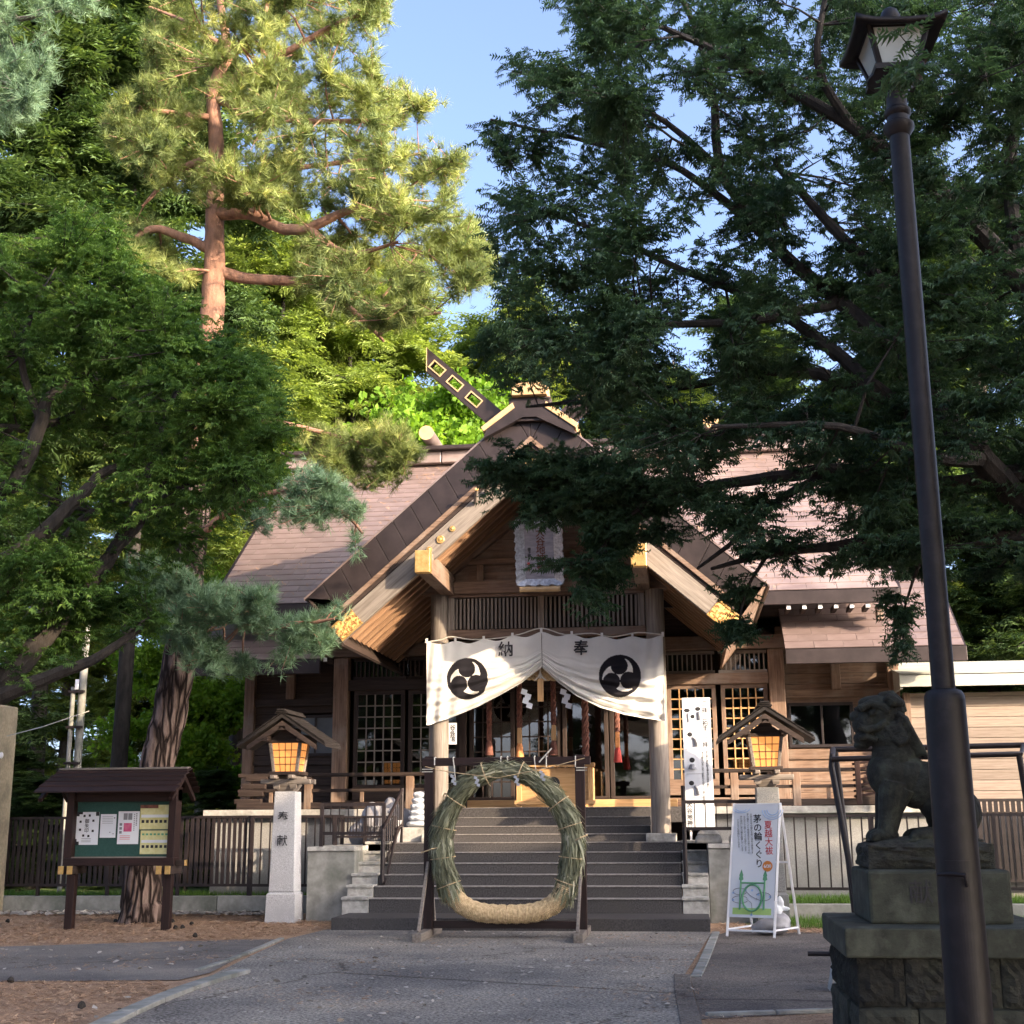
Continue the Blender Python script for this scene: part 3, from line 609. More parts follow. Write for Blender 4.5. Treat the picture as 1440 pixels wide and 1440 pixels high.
# ---------------- porch roof (gable facing the steps)
SL = math.radians(41.3); AX, AZ = 3.25, 4.42; ZP = AZ+AX*math.tan(SL); YF, YB = 18.0, 23.6
def gp(s, x, off): return (s*x, ZP-x*math.tan(SL)-off)      # |x| from the axis, vertical offset under the outer line
def gprism(name, mat, s, x0, x1, o0, o1, y0, y1, parent=sh, x0b=None, x1b=None, **kw):
    x0b = x0 if x0b is None else x0b; x1b = x1 if x1b is None else x1b
    q = [gp(s, x0, o0), gp(s, x1, o0), gp(s, x1b, o1), gp(s, x0b, o1)]; q = [(a, y0, b) for a, b in q]
    if s < 0: q = q[::-1]
    return MB().prism(q, (0, y1-y0, 0)).build(name, mat, parent, **kw)
pp = .58*math.cos(SL)*math.sin(SL)
for s in (-1, 1):
    gprism('roof_slab', 'copper_dark', s, 0, 3.20, .0, .57, YF+.05, YB, x1b=2.66)
    n = 13
    for i in range(n):
        a, b = 3.25*i/n, 3.25*(i+1)/n; k = .22
        xa, xb = max(0, a-k), b-k
        if i == 0: xa = 0
        if i == n-1: xb = 2.63
        gprism('verge_panel', 'copper_dark', s, a+.003, b-.003, -.012, .575, YF-.012+random.uniform(0, .006), YF+.049, x0b=xa+.003, x1b=xb-.003, bevel=.004)
    gprism('top_roofing', 'copper', s, 0, 3.26, -.03, -.002, YF-.02, YB)
    gprism('verge_moulding', 'woodX', s, 0, 2.74, .577, .655, YF-.03, YF+.10, x1b=2.77)
    gprism('verge_moulding', 'darkX', s, 0, 2.76, .657, .725, YF+.0, YF+.10, x1b=2.78)
    # barge board in local coords so that the grain follows the slope
    Lb = 2.80/math.cos(SL); me = MB().box((-Lb/2, -.045, -.135), (Lb/2, .045, .135)).mesh('barge_board', 'greyX')
    c = gp(s, 1.43, .915); o = inst(me, 'barge_board', (c[0], YF+.05, c[1]), sh, (0, s*SL, 0)); bb = o
    m_ = o.modifiers.new('bevel', 'BEVEL'); m_.width = .008; m_.segments = 2
    g = gp(s, 2.63, .925); boxm = MB().box((-.19, -.012, -.137), (.19, 0, .137)).mesh('gilt_end_plate', 'gold_carved'); inst(boxm, 'gilt_end_plate', (g[0], YF+.003, g[1]), bb, (0, s*SL, 0))
    for q in (-.125, .125):
        fm = MB().box((-.195, -.02, -.012), (.195, -.0125, .012)).mesh('plate_rim', 'gold'); inst(fm, 'plate_rim', (g[0]+s*q*math.sin(SL), YF+.003, g[1]+q*math.cos(SL)), bb, (0, s*SL, 0))
    for (x, r_) in ((1.46, .042), (1.30, .058), (1.13, .042)):
        c = gp(s, x, .90); k = MB().lathe((0, 0, 0), [(r_, 0), (r_, .012), (r_*.9, .018), (r_*.66, .018), (r_*.60, .010), (r_*.50, .010), (r_*.46, .026), (r_*.2, .032), (.001, .032)], 18)
        k.xform(Matrix.Rotation(R(90), 4, 'X')); o = inst(k.mesh('gilt_boss', 'gold', True), 'gilt_boss', (c[0], YF+.004, c[1]), bb)
    # soffit boarding and rafters
    gprism('soffit', 'darkX', s, 0, 2.72, .785, .80, YF+.1, 22.0)
    Lr = 2.62/math.cos(SL); rm = MB().box((-Lr/2, -.04, -.05), (Lr/2, .04, .05)).mesh('rafter', 'warmX')
    for i in range(13):
        c = gp(s, 1.45, .865); inst(rm, 'rafter', (c[0], YF+.26+.30*i, c[1]), sh, (0, s*SL, 0))
    # layered boards closing the eave, running back along the porch
    for i in range(6):
        xa, za = 3.22-.088*i, AZ+.0-.115*i+.02; q = [(s*xa, YF-.0, za), (s*(xa-.088), YF, za-.118), (s*(xa-.118), YF, za-.095), (s*(xa-.03), YF, za+.02)]
        if s < 0: q = q[::-1]
        MB().prism(q, (0, 4.6, 0)).build('eave_board', 'woodY' if s > 0 else 'darkY', sh)
    # purlin with gilt end
    pu = boxpart('purlin', 'woodY', (s*1.50-.10, YF-.16, 4.72), (s*1.50+.10, 20.2, 5.02), sh, .008)
    boxpart('purlin_cap', 'gold', (s*1.50-.108, YF-.30, 4.712), (s*1.50+.108, YF-.161, 5.028), pu, .008)
    # ornamental pegs by the apex
    for i in range(4):
        x = .27+.155*i; c = gp(s, x, .86)
        pg = MB().tube([(c[0], YF-.28, c[1]+.10), (c[0]+s*.06, YF-.02, c[1]-.02)], [.022, .034], 8).build('apex_peg', 'greyY', sh, True)
        MB().tube([(c[0]-s*.004, YF-.295, c[1]+.107), (c[0], YF-.281, c[1]+.1005)], .026, 8).build('peg_tip', 'gold', pg)
# apex ornament
MB().lathe((0, 0, 0), [(.075, 0), (.075, .03), (.055, .035), (.05, .02), (.028, .02), (.02, .05), (.001, .05)], 20).xform(Matrix.Translation((.0, YF-.0, 6.30)) @ Matrix.Rotation(R(90), 4, 'X')).build('apex_rosette', 'gold', sh, True)
mb = MB(); pts = [(-.08, 6.04), (.08, 6.04), (.085, 6.12), (.07, 6.19), (.035, 6.22), (-.035, 6.22), (-.07, 6.19), (-.085, 6.12)]
mb.prism([(x, YF-.05, z) for x, z in pts][::-1], (0, .05, 0)); mb.build('apex_tablet', 'gold', sh, bevel=.006)
gprism('apex_board', 'darkX', 1, 0, .62, .73, 1.12, YF+.02, YF+.06, x1b=.25); gprism('apex_board', 'darkX', -1, 0, .62, .73, 1.12, YF+.02, YF+.06, x1b=.25)
# ridge end cover with gilt strips, ridge beam, crossed finials
mb = MB(); mb.prism([(-.66, YF-.14, 6.66), (-.62, YF-.14, 6.79), (-.22, YF-.14, 7.10), (.22, YF-.14, 7.10), (.62, YF-.14, 6.79), (.66, YF-.14, 6.66), (.1, YF-.14, 6.95), (-.1, YF-.14, 6.95)][::-1], (0, .2, 0)); mb.build('ridge_end_board', 'copper_dark', sh)
mb = MB().box((-.30, YF-.10, 6.9), (.30, 23.4, 7.26)); mb.build('ridge_box', 'copper_dark', sh, bevel=.01)
for s in (-1, 1):
    q = [(s*.21, YF-.16, 7.09), (s*.66, YF-.16, 6.76), (s*.70, YF-.16, 6.82), (s*.24, YF-.16, 7.17)]
    MB().prism(q if s < 0 else q[::-1], (0, .9, 0)).build('gilt_strip', 'cream', sh, bevel=.006)
boxpart('ridge_beam_cap', 'cream', (-.26, YF-.20, 7.262), (.26, YF+.25, 7.46), sh, .01)
boxpart('ridge_beam', 'copper', (-.25, YF+.252, 7.262), (.25, 23.3, 7.45), sh, .01)
for s in (-1, 1):
    a = Vector((s*.30, 0, 6.82)); b = Vector((s*1.62, 0, 8.04)); d = (b-a); Lc = d.length; an = math.atan2(d.z, abs(d.x))
    y0 = YF+.10+(.0 if s < 0 else .12)
    hl, hw = .17, .075; L0 = -.05; mb = MB(); h = .135
    cuts = [.72, 1.10, 1.46]
    # board built as rails and cross pieces, so the openings are real
    def seg(x0, x1, z0, z1): mb.box((x0, -.05, z0), (x1, .05, z1))
    xe = cuts[-1]+hl/1.6
    seg(L0, xe, hw*.75, h); seg(L0, xe, -h, -hw*.75); mb.prism([(xe, -.05, -h), (Lc-.25, -.05, -h), (Lc, -.05, h), (xe, -.05, h)], (0, .10, 0))
    xs = [L0]
    for c in cuts: xs += [c-hl/1.6, c+hl/1.6]
    for i in range(0, len(xs)-1, 2): seg(xs[i], xs[i+1], -hw*.75, hw*.75)
    mt = Matrix.Translation((a.x, y0, a.z)) @ (Matrix.Rotation(-an, 4, 'Y') if s > 0 else Matrix.Scale(-1, 4, (1, 0, 0)) @ Matrix.Rotation(-an, 4, 'Y'))
    if s < 0: mt = Matrix.Translation((a.x, y0, a.z)) @ Matrix.Scale(-1, 4, (1, 0, 0)) @ Matrix.Rotation(-an, 4, 'Y')
    mb.xform(mt); cg = mb.build('crossed_finial', 'copper_dark', sh)
    for c in cuts:
        g = MB(); x0, x1, z0, z1 = c-hl/1.6, c+hl/1.6, -hw*.75, hw*.75; tt = .016
        for bx in ((x0-tt, x1+tt, z1-.002, z1+tt), (x0-tt, x1+tt, z0-tt, z0+.002), (x0-tt, x0+.002, z0+.002, z1-.002), (x1-.002, x1+tt, z0+.002, z1-.002)): g.box((bx[0], -.062, bx[2]), (bx[1], -.046, bx[3]))
        g.xform(mt); g.build('gilt_rim', 'cream', cg)
    MB().prism([(Lc-.25, -.056, -h), (Lc-.235, -.056, -h), (Lc+.015, -.056, h), (Lc, -.056, h)], (0, .112, 0)).xform(mt).build('gilt_tip', 'cream', cg)
# porch posts, beams, pediment
PYO = 19.8
for x in (-1.63, 1.66):
    boxpart('post_base', 'concrete_pale', (x-.22, PYO-.22, 1.03), (x+.22, PYO+.22, 1.15), sh, .015)
    MB().tube([(x, PYO, 1.15), (x, PYO, 3), (x, PYO, 4.73)], .142, 28).build('porch_post', 'greyZ', sh, True)
boxpart('tie_beam', 'woodX', (-2.02, PYO-.11, 4.732), (2.05, PYO+.11, 4.93), sh, .012)
boxpart('lower_beam', 'woodX', (-1.49, PYO-.08, 4.05), (1.52, PYO+.08, 4.18), sh, .01)
boxpart('top_rail', 'woodX', (-1.49, PYO-.06, 4.68), (1.52, PYO+.06, 4.73), sh, .004)
for x in (-1.44, -.06+.0, 1.46): boxpart('stile', 'greyZ', (x-.05, PYO-.065, 4.182), (x+.05, PYO+.065, 4.678), sh, .005)
sm = MB().box((-.016, -.02, -.235), (.016, .02, .235)).mesh('lattice_slat', 'greyZ')
for k in range(2):
    a, b = ((-1.39, -.12), (-.01, 1.41))[k]; n = 21
    for i in range(n): inst(sm, 'lattice_slat', (a+.03+(b-a-.06)*i/(n-1), PYO-.03, 4.43), sh)
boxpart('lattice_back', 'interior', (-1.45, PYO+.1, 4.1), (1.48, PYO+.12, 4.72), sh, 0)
# pediment boards (each clipped to the gable) and braces
z = 4.932
while z < 6.2:
    zt = z+.165; hx0 = (ZP-.83-z)/math.tan(SL); hx1 = (ZP-.83-zt)/math.tan(SL)
    if hx1 < .02: break
    MB().prism([(-hx0, PYO+.05, z+.003), (hx0, PYO+.05, z+.003), (hx1, PYO+.05, zt-.003), (-hx1, PYO+.05, zt-.003)], (0, .03, 0)).build('pediment_board', 'woodX', sh); z = zt
for s in (-1, 1):
    a, b = (s*1.62, PYO-.02, 4.97), (s*.30, PYO-.02, 6.02)
    beam('brace', 'woodX', a, b, .12, .15, sh); boxpart('stud', 'woodZ', (s*1.0-.055, PYO-.045, 4.932), (s*1.0+.055, PYO+.045, 5.19), sh, .006)
boxpart('collar_beam', 'woodX', (-1.2, PYO-.07, 5.192), (1.2, PYO+.04, 5.28), sh, .006)
# side tie beams back to the hall, wall above the doors
for x in (-1.63, 1.66): boxpart('side_beam', 'darkY', (x-.09, PYO+.12, 4.5), (x+.09, 21.8, 4.72), sh, .01)
MB().prism([(-3.6, 21.99, 4.281), (3.6, 21.99, 4.281), (2.7, 21.99, 4.1+.62), (0, 21.99, 6.55), (-2.7, 21.99, 4.72)], (0, .03, 0)).build('inner_gable_wall', 'darkX', sh)
boxpart('porch_ceiling', 'darkY', (-1.5, PYO+.14, 4.76), (1.5, 21.9, 4.80), sh, 0)
# ---------------- doors
bar_cache = {}
def bar(nm, mat, L_, horiz, parent, x, y, z, w_=.020, d_=.02):
    k = (nm, mat, round(L_, 3), horiz, w_)
    if k not in bar_cache: bar_cache[k] = (MB().box((-L_/2, -d_/2, -w_/2), (L_/2, d_/2, w_/2)) if horiz else MB().box((-w_/2, -d_/2, -L_/2), (w_/2, d_/2, L_/2))).mesh(nm, mat)
    return inst(bar_cache[k], nm, (x, y, z), parent)
def lattice_door(x0, x1, z0, z1, nx, nz, mat, fm, y=22.0, glass=True, panel=.25, latt=True):
    d = boxpart('lattice_door', fm+'X', (x0, y-.025, z0), (x1, y+.025, z0+panel), sh, .005)
    boxpart('door_rail', fm+'X', (x0, y-.025, z1-.07), (x1, y+.025, z1), d, .005)
    for a in (x0, x1-.07): boxpart('door_stile', fm+'Z', (a, y-.027, z0+panel+.001), (a+.07, y+.023, z1-.071), d, .005)
    a, b, c, e = x0+.07, x1-.07, z0+panel, z1-.07
    if latt:
        for i in range(1, nx): bar('lattice_bar', mat+'Z', e-c, False, d, a+(b-a)*i/nx, y-.018, (c+e)/2)
        for i in range(1, nz): bar('lattice_bar', mat+'X', b-a, True, d, (a+b)/2, y-.005, c+(e-c)*i/nz)
    if glass: MB().box((a, y+.010, c), (b, y+.014, e)).build('pane', 'glass', d)
def transom(x0, x1, z0, z1, n, mat, y=22.0):
    d = boxpart('transom', mat+'X', (x0, y-.03, z1-.05), (x1, y+.03, z1), sh, .004); boxpart('transom_rail', mat+'X', (x0, y-.03, z0), (x1, y+.03, z0+.05), d, .004)
    for i in range(n): bar('transom_bar', mat+'Z', z1-z0-.102, False, d, x0+.05+(x1-x0-.1)*i/(n-1), y-.01, (z0+z1)/2, .024)
    MB().box((x0, y+.012, z0+.05), (x1, y+.016, z1-.05)).build('pane', 'glass', d)
# shade painted into the left bay's wood, warm sunlight into the right's; middle: sliding glass doors
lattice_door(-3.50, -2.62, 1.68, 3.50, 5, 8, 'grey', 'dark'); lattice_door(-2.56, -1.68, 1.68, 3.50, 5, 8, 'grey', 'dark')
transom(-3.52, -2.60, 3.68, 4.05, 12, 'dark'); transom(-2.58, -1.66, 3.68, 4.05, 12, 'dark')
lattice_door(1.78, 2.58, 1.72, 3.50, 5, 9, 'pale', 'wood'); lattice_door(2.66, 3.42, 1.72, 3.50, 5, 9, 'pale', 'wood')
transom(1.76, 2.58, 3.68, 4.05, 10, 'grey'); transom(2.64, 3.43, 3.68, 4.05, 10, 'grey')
for x0, x1, m in ((-3.6, -1.6, 'dark'), (1.7, 3.44, 'wood')):
    boxpart('door_head', m+'X', (x0, 21.93, 3.502), (x1, 22.07, 3.678), sh, .006); boxpart('door_sill', m+'X', (x0, 21.9, 1.537), (x1, 22.08, 1.678), sh, .006)
for x in (-1.62, 1.70): boxpart('column', 'darkZ', (x-.07, 21.93, 1.537), (x+.05, 22.09, 4.06), sh, .008)
for i, (a, b) in enumerate(((-1.52, -.76), (-.74, .02), (.04, .80), (.82, 1.60))):
    lattice_door(a, b, 1.665, 3.50, 4, 7, 'dark', 'dark', 22.02+.03*(i % 2), True, .05, i < 2)
boxpart('door_head', 'darkX', (-1.55, 21.93, 3.502), (1.62, 22.07, 4.06), sh, .006)
# wooden balustrade on the verandah
def balustrade(x0, x1, posts, studs):
    y = 21.02
    boxpart('handrail', 'darkX', (x0, y-.04, 2.04), (x1, y+.04, 2.10), sh, .012); boxpart('balustrade_rail', 'darkX', (x0, y-.03, 1.80), (x1, y+.03, 1.85), sh, .006)
    boxpart('balustrade_base', 'darkX', (x0, y-.06, 1.54), (x1, y+.06, 1.64), sh, .006)
    for x in posts: boxpart('balustrade_post', 'woodZ', (x-.06, y-.062, 1.53), (x+.06, y+.058, 2.039), sh, .008)
    for x in studs: boxpart('balustrade_stud', 'woodZ', (x-.028, y-.025, 1.641), (x+.028, y+.025, 1.799), sh, .004)
balustrade(-5.15, -1.95, (-3.98, -2.32, -1.98), (-4.6, -3.1, -1.9+.0-.25)); balustrade(2.02, 5.3, (2.06, 2.78, 3.72), (3.15, 4.2, 4.7))
for x in (-4.85, 4.95):     # stepped wooden brackets at the verandah ends
    for i in range(4): boxpart('end_bracket', 'darkX', (x-.35+.06*i, 20.98, 1.62+.12*i), (x+.1+.03*i, 21.07, 1.70+.12*i), sh, .01)
# ================================================================== CURTAIN
def tomoe(dx, dz, r):
    rr = np.hypot(dx, dz)/r; th = np.degrees(np.arctan2(dz, dx)); ink = np.zeros_like(rr, bool)
    for k in range(3):
        a0 = 92+120*k; a = np.radians(a0); hx, hz = .47*np.cos(a), .47*np.sin(a)
        ink |= np.hypot(dx/r-hx, dz/r-hz) < .405
        ph = (th-a0+20) % 360; rin = np.interp(ph, [0, 20, 60, 100, 140, 175, 185], [.5, .38, .62, .80, .90, .965, 1.1])
        ink |= (rr > rin) & (ph < 185)
    return ink & (rr <= 1)
def curtain():
    YC = 19.60
    pl, pc, pr_ = P(601, 903, YC), P(762, 889, YC), P(932, 894, YC)
    bl, bc, br = P(603, 1020, YC), P(762, 938, YC), P(936, 1014, YC)
    t = thing('shrine_curtain', 'white cotton curtain gathered in the middle with two black crests, hung between the porch posts', 'curtain', tuple(pc))
    botL = [P(x, y, YC) for x, y in ((603, 1020), (640, 1008), (675, 994), (705, 978), (735, 960), (752, 946), (762, 938))]
    botR = [P(x, y, YC) for x, y in ((762, 938), (785, 960), (812, 980), (845, 996), (880, 1006), (910, 1011), (936, 1014))]
    fns = []
    for side, (A, B, bot, cr) in enumerate(((pl, pc, botL, (658, 955)), (pc, pr_, botR, (872, 951)))):
        bx = np.array([b[0] for b in bot]); bz = np.array([b[2] for b in bot])
        x0, x1 = A[0]+(0 if side == 0 else .004), B[0]-(.004 if side == 0 else 0)
        def f(u, v, x0=x0, x1=x1, A=A, B=B, bx=bx, bz=bz, side=side):
            x = x0+(x1-x0)*u; s = (x-A[0])/(B[0]-A[0]); c = u if side == 0 else 1-u      # c: 1 at the gather
            nb = 4; ph = (u*nb) % 1
            top = A[2]+(B[2]-A[2])*s-.045*np.sin(np.pi*ph)**2-.04*np.sin(np.pi*s)
            b = np.interp(x, bx, bz); vv = v**(1-.45*c)      # bunch towards the hem at the gather
            z = top+(b-top)*vv
            w_ = np.clip(v*1.35-.3, 0, 1)
            fold = (np.sin(2*np.pi*(v*6.0+.35*np.sin(3*u)+.3))+.45*np.sin(2*np.pi*(v*10.5+.5*c)))*.050*np.sin(np.pi*np.clip(c*.93+.04, 0, 1))**.6*w_
            drape = .020*np.sin(2*np.pi*(c*5.5+.9*v*c))*np.clip(1-c/.62, 0, 1)*(.3+.7*v)+.024*np.sin(2*np.pi*((1-c)*.2*2.6+v*(.9)+c*c*1.1))*(1-c)*1.1+.010*np.sin(2*np.pi*(v*15+c*3))*w_*c**1.5
            vert = .020*np.sin(2*np.pi*(u*9+.6*v))*np.exp(-((1-c) if False else (1-(1-c))*9))*(1)
            y = YC-.05+fold+drape+vert+.05*c*v-.03*np.sin(np.pi*u)*v
            return np.stack([x, y, z], -1)
        nu, nv = 260, 170; U, V = np.meshgrid(np.linspace(0, 1, nu), np.linspace(0, 1, nv)); pts = f(U, V)
        i = np.arange(nu*nv).reshape(nv, nu); F = np.stack([i[:-1, :-1], i[1:, :-1], i[1:, 1:], i[:-1, 1:]], -1).reshape(-1, 4)
        cc = P(*cr, YC); k = pts.reshape(-1, 3); ink = tomoe(k[:, 0]-cc[0], k[:, 2]-cc[2], .312)
        me = arrmesh('curtain_panel', k, F, 'cloth'); a = me.attributes.new('ink', 'FLOAT', 'POINT'); a.data.foreach_set('value', ink.astype(np.float32))
        me.polygons.foreach_set('use_smooth', [True]*len(me.polygons)); o = inst(me, 'curtain_panel', (0, 0, 0), t)
        sd = o.modifiers.new('thickness', 'SOLIDIFY'); sd.thickness = .003; sd.offset = 1
        # hanging loops
        for q in range(5):
            u = q/4 if side == 0 else q/4
            if side == 1 and q == 0: continue
            p = f(np.array(u), np.array(0.)); MB().box((p[0]-.018, p[1]-.006, p[2]-.02), (p[0]+.018, p[1]+.004, p[2]+.05)).build('hanging_loop', 'cloth', t)
        fns.append(f)
    rope = [P(x, y, YC)-np.array([0, .045, 0]) for x, y in ((598, 904), (622, 900), (635, 896), (665, 900), (700, 898), (730, 893), (762, 884), (795, 893), (832, 891), (862, 896), (898, 890), (932, 893))]
    p, r = smoothline([tuple(q) for q in rope], [.009]*len(rope), 0); MB().tube(p, .009, 6).build('hanging_rope', 'cord', t, True)
    for ch, (px, py), side in (('納', (711, 914), 0), ('奉', (817, 912), 1)):
        c = P(px, py, YC-.12)
        tm = text('painted_character', [ch], .235, (0, 0, 0), (0, 0, 0), 'ink', None, .018, ext=0); me = tm.data; bpy.data.objects.remove(tm)
        bm = bmesh.new(); bm.from_mesh(me); bmesh.ops.triangulate(bm, faces=bm.faces); bmesh.ops.subdivide_edges(bm, edges=[e for e in bm.edges if e.calc_length() > .03], cuts=2, use_grid_fill=False)
        f = fns[side]; us = np.linspace(0, 1, 220)
        U, V = np.meshgrid(us, np.linspace(0, .6, 80)); G_ = f(U, V).reshape(-1, 3)
        for v in bm.verts:
            x, z = c[0]+v.co.x, c[2]+v.co.y; j = ((G_[:, 0]-x)**2+(G_[:, 2]-z)**2).argmin(); v.co = (x, G_[j, 1]-.036, z)
        bm.to_mesh(me); bm.free(); inst(me, 'painted_character', (0, 0, 0), t)
curtain()

# ================================================================== NAME PLAQUE
def plaque():
    y = 19.05; c = P(758.5, 777, y); x, z = c[0], c[2]; W_, H_ = .30, .47
    t = thing('name_plaque', 'grey upright name plaque in a scalloped silver frame under the porch gable', 'plaque', (x, y, z-H_))
    ob = []
    def P2(a, b, dy): return (x+a, y+dy+.10*(b/H_)*-1, z+b)
    mb = MB().prism([P2(-W_*.72, -H_*.80, 0), P2(W_*.72, -H_*.80, 0), P2(W_*.72, H_*.86, 0), P2(-W_*.72, H_*.86, 0)][::1], (0, .04, 0)); mb.build('panel', 'plaque', t)
    # scalloped frame: outer wavy outline, inner rectangle, sloping face
    n = 120; outer = []; inner = []
    per = [(-1, -1), (1, -1), (1, 1), (-1, 1), (-1, -1)]
    for i in range(n):
        s = i/n*4; k = int(s); f = s-k; a = per[k]; b = per[k+1]
        px, pz = a[0]+(b[0]-a[0])*f, a[1]+(b[1]-a[1])*f
        w_ = .022*abs(math.sin(f*math.pi*(4 if k % 2 == 0 else 8)))*(1 if 0.02 < f < .98 else 1.3); nx, nz = (0, -1) if k == 0 else (1, 0) if k == 1 else (0, 1) if k == 2 else (-1, 0)
        outer.append(P2(px*(W_+.04)+nx*w_, pz*H_+nz*w_, -.06)); inner.append(P2(px*W_*.72, pz*H_*.83+.01, -.004))
    V = outer+inner+[(a[0], a[1]+.07, a[2]) for a in outer]
    F = [(i, (i+1) % n, n+(i+1) % n, n+i) for i in range(n)]+[(2*n+i, 2*n+(i+1) % n, (i+1) % n, i) for i in range(n)]
    MB().add(V, F).build('scalloped_frame', 'silver', t)
    for i in range(n//2):
        a = V[i*2]; MB().ball((a[0], a[1]-.003, a[2]), .012, 6, 4).build('frame_bead', 'silver', t, True) if i % 2 == 0 else None
    rot = (R(90)+math.atan(.10/H_), 0, 0)
    text('gilt_lettering', '大谷地神社', .142, P2(.02, .03, -.012), rot, 'ropebrown', t, .012, line=.9)
    text('small_lettering', '御下賜', .05, P2(-.15, .0, -.012), rot, 'ink', t, .01)
    for k in (-.16, -.235): MB().box(tuple(np.add(P2(-.165, k, -.008), (-.018, 0, -.018))), tuple(np.add(P2(-.165, k, -.002), (.018, 0, .018)))).build('seal_mark', 'ink_red', t)
    MB().tube([(x-.30, y+.02, z-H_-.075), (x+.30, y+.02, z-H_-.075)], .042, 14).build('support_pole', 'cream', t, True)
plaque()

# ================================================================== BELL ROPES, PAPER STREAMERS
def twist(x, y, z0, z1, r, mat, parent, strands=3, turns=5.5):
    for k in range(strands):
        pts = [(x+r*.55*math.cos(2*math.pi*(turns*i/40+k/strands)), y+r*.55*math.sin(2*math.pi*(turns*i/40+k/strands)), z0+(z1-z0)*i/40) for i in range(41)]
        MB().tube(pts, r*.62, 6).build('rope_strand', mat, parent, True)
for i, (px, pb, lab, m2) in enumerate(((688, 1062, 'dark brown bell rope, leftmost under the curtain', 'tassel_red'), (731, 1066, 'bell rope with an orange grip, second from the left', 'paleZ'),
        (779, 1062, 'bell rope with a wooden grip below the wooden tag in the middle', 'paleZ'), (824, 1072, 'thick dark brown bell rope right of the middle', 'ropebrown'), (869, 1072, 'bell rope with orange grip and red tassel, rightmost', 'tassel_orange'))):
    q = P(px, pb, 20.45); x, z = q[0], q[2]; t = thing('bell_rope', lab, 'bell rope', (x, 20.45, z), 'ropes of the shrine bells')
    thick = .052 if i == 3 else .040
    twist(x, 20.45, z+(.46 if i != 3 else .12), 4.2, thick, 'ropebrown', t)
    if i != 3:
        MB().tbox((x, 20.45), (.036, .036), (.032, .032), z+.22, z+.46).build('grip', m2 if m2 != 'tassel_red' else 'ropebrown', t, bevel=.006)
    MB().lathe((x, 20.45, z), [(.03, .23), (.048, .17), (.055, .10), (.066, .0)], 16).build('tassel', {0: 'ropebrown', 4: 'tassel_red', 3: 'ropebrown'}.get(i, 'tassel_orange' if i == 1 else 'ropebrown'), t, True)
def streamer(name, label, c, s, parent=None, y=0):
    o = None; mb = MB(); x, yy, z = c
    for k in range(4):
        dx = (k % 2)*s*.55+k*s*.12; mb.add([(x+dx, yy+.004*k, z-k*s*.8), (x+dx+s, yy+.004*k, z-k*s*.8-s*.35), (x+dx+s*.75, yy+.004*k+.012, z-k*s*.8-s*1.25), (x+dx-s*.25, yy+.004*k+.012, z-k*s*.8-s*.9)], [(0, 1, 2, 3)])
    o = mb.build(name, 'paper', parent); return o
for px, lab in ((734, 'zigzag white paper streamer left of the wooden tag under the curtain'), (789, 'zigzag white paper streamer right of the wooden tag under the curtain')):
    c = P(px, 968, 19.75); o = streamer('paper_streamer', lab, tuple(c), .085); o['label'] = lab; o['category'] = 'paper streamer'; o['group'] = 'paper streamers under the curtain'
c = P(760, 962, 19.72); t = thing('wooden_tag', 'pale wooden tag on a white cord at the gather of the curtain', 'wooden tag', tuple(c))
MB().box((c[0]-.045, c[1]-.012, c[2]-.26), (c[0]+.045, c[1]+.012, c[2]+.08)).build('tag_board', 'paleZ', t, bevel=.004)
MB().tube([(c[0]-.09, c[1]-.02, c[2]+.05), (c[0]-.03, c[1]-.025, c[2]+.10), (c[0], c[1]-.02, c[2]+.20), (c[0]+.03, c[1]-.025, c[2]+.10), (c[0]+.09, c[1]-.02, c[2]+.05)], .010, 6).build('cord', 'cord', t, True)
MB().tube([(c[0], c[1]-.02, c[2]+.08), (c[0], c[1]-.02, c[2]+.30)], .014, 6).build('cord', 'cord', t, True)
# straw rope hanging across the porch behind the curtain
t = thing('straw_rope', 'thick twisted rope hung across the porch behind the curtain', 'rope', (0, 20.0, 3.3))
for k in range(3):
    pts = []
    for i in range(61):
        s = i/60; x = -1.45+2.9*s; z = 3.85-.35*math.sin(math.pi*s); r = .055*math.sin(math.pi*s)**.5; a = 2*math.pi*(7*s+k/3); pts.append((x, 20.0+r*math.cos(a), z+r*math.sin(a)))
    MB().tube(pts, [max(.012, .05*math.sin(math.pi*i/60)**.6) for i in range(61)], 7).build('rope_strand', 'straw', t, True)

# ================================================================== OFFERTORY BOX
t = thing('offertory_box', 'pale wooden offertory box with a black crest at the top of the steps', 'offertory box', (.02, 20.9, 1.54))
x0, x1 = -.57, .62; boxpart('front_board', 'paleX', (x0+.05, 20.70, 1.60), (x1-.05, 20.73, 2.13), t, .004)
for x in (x0, x1-.08): boxpart('corner_post', 'paleZ', (x, 20.66, 1.54), (x+.08, 20.74, 2.14), t, .006)
for z in (1.575, 2.142): boxpart('rail', 'paleX', (x0-.03, 20.64, z), (x1+.03, 20.745, z+.06), t, .006)
boxpart('side_board', 'paleY', (x1-.045, 20.745, 1.58), (x1-.01, 21.2, 2.14), t, .004); boxpart('side_board', 'paleY', (x0+.01, 20.745, 1.58), (x0+.045, 21.2, 2.14), t, .004)
boxpart('back_board', 'paleX', (x0+.05, 21.16, 1.58), (x1-.05, 21.19, 2.14), t, .004)
for i in range(9): boxpart('lid_slat', 'paleY', (x0+.06+.125*i, 20.75, 2.14), (x0+.10+.125*i, 21.2, 2.19), t, .003)
MB().lathe((0, 0, 0), [(.095, 0), (.095, .012), (.07, .014), (.07, .006), (.05, .006), (.045, .014), (.001, .014)], 24).xform(Matrix.Translation((-.02+.03, 20.70, 1.90)) @ Matrix.Rotation(R(90), 4, 'X')).build('crest', 'ink', t)
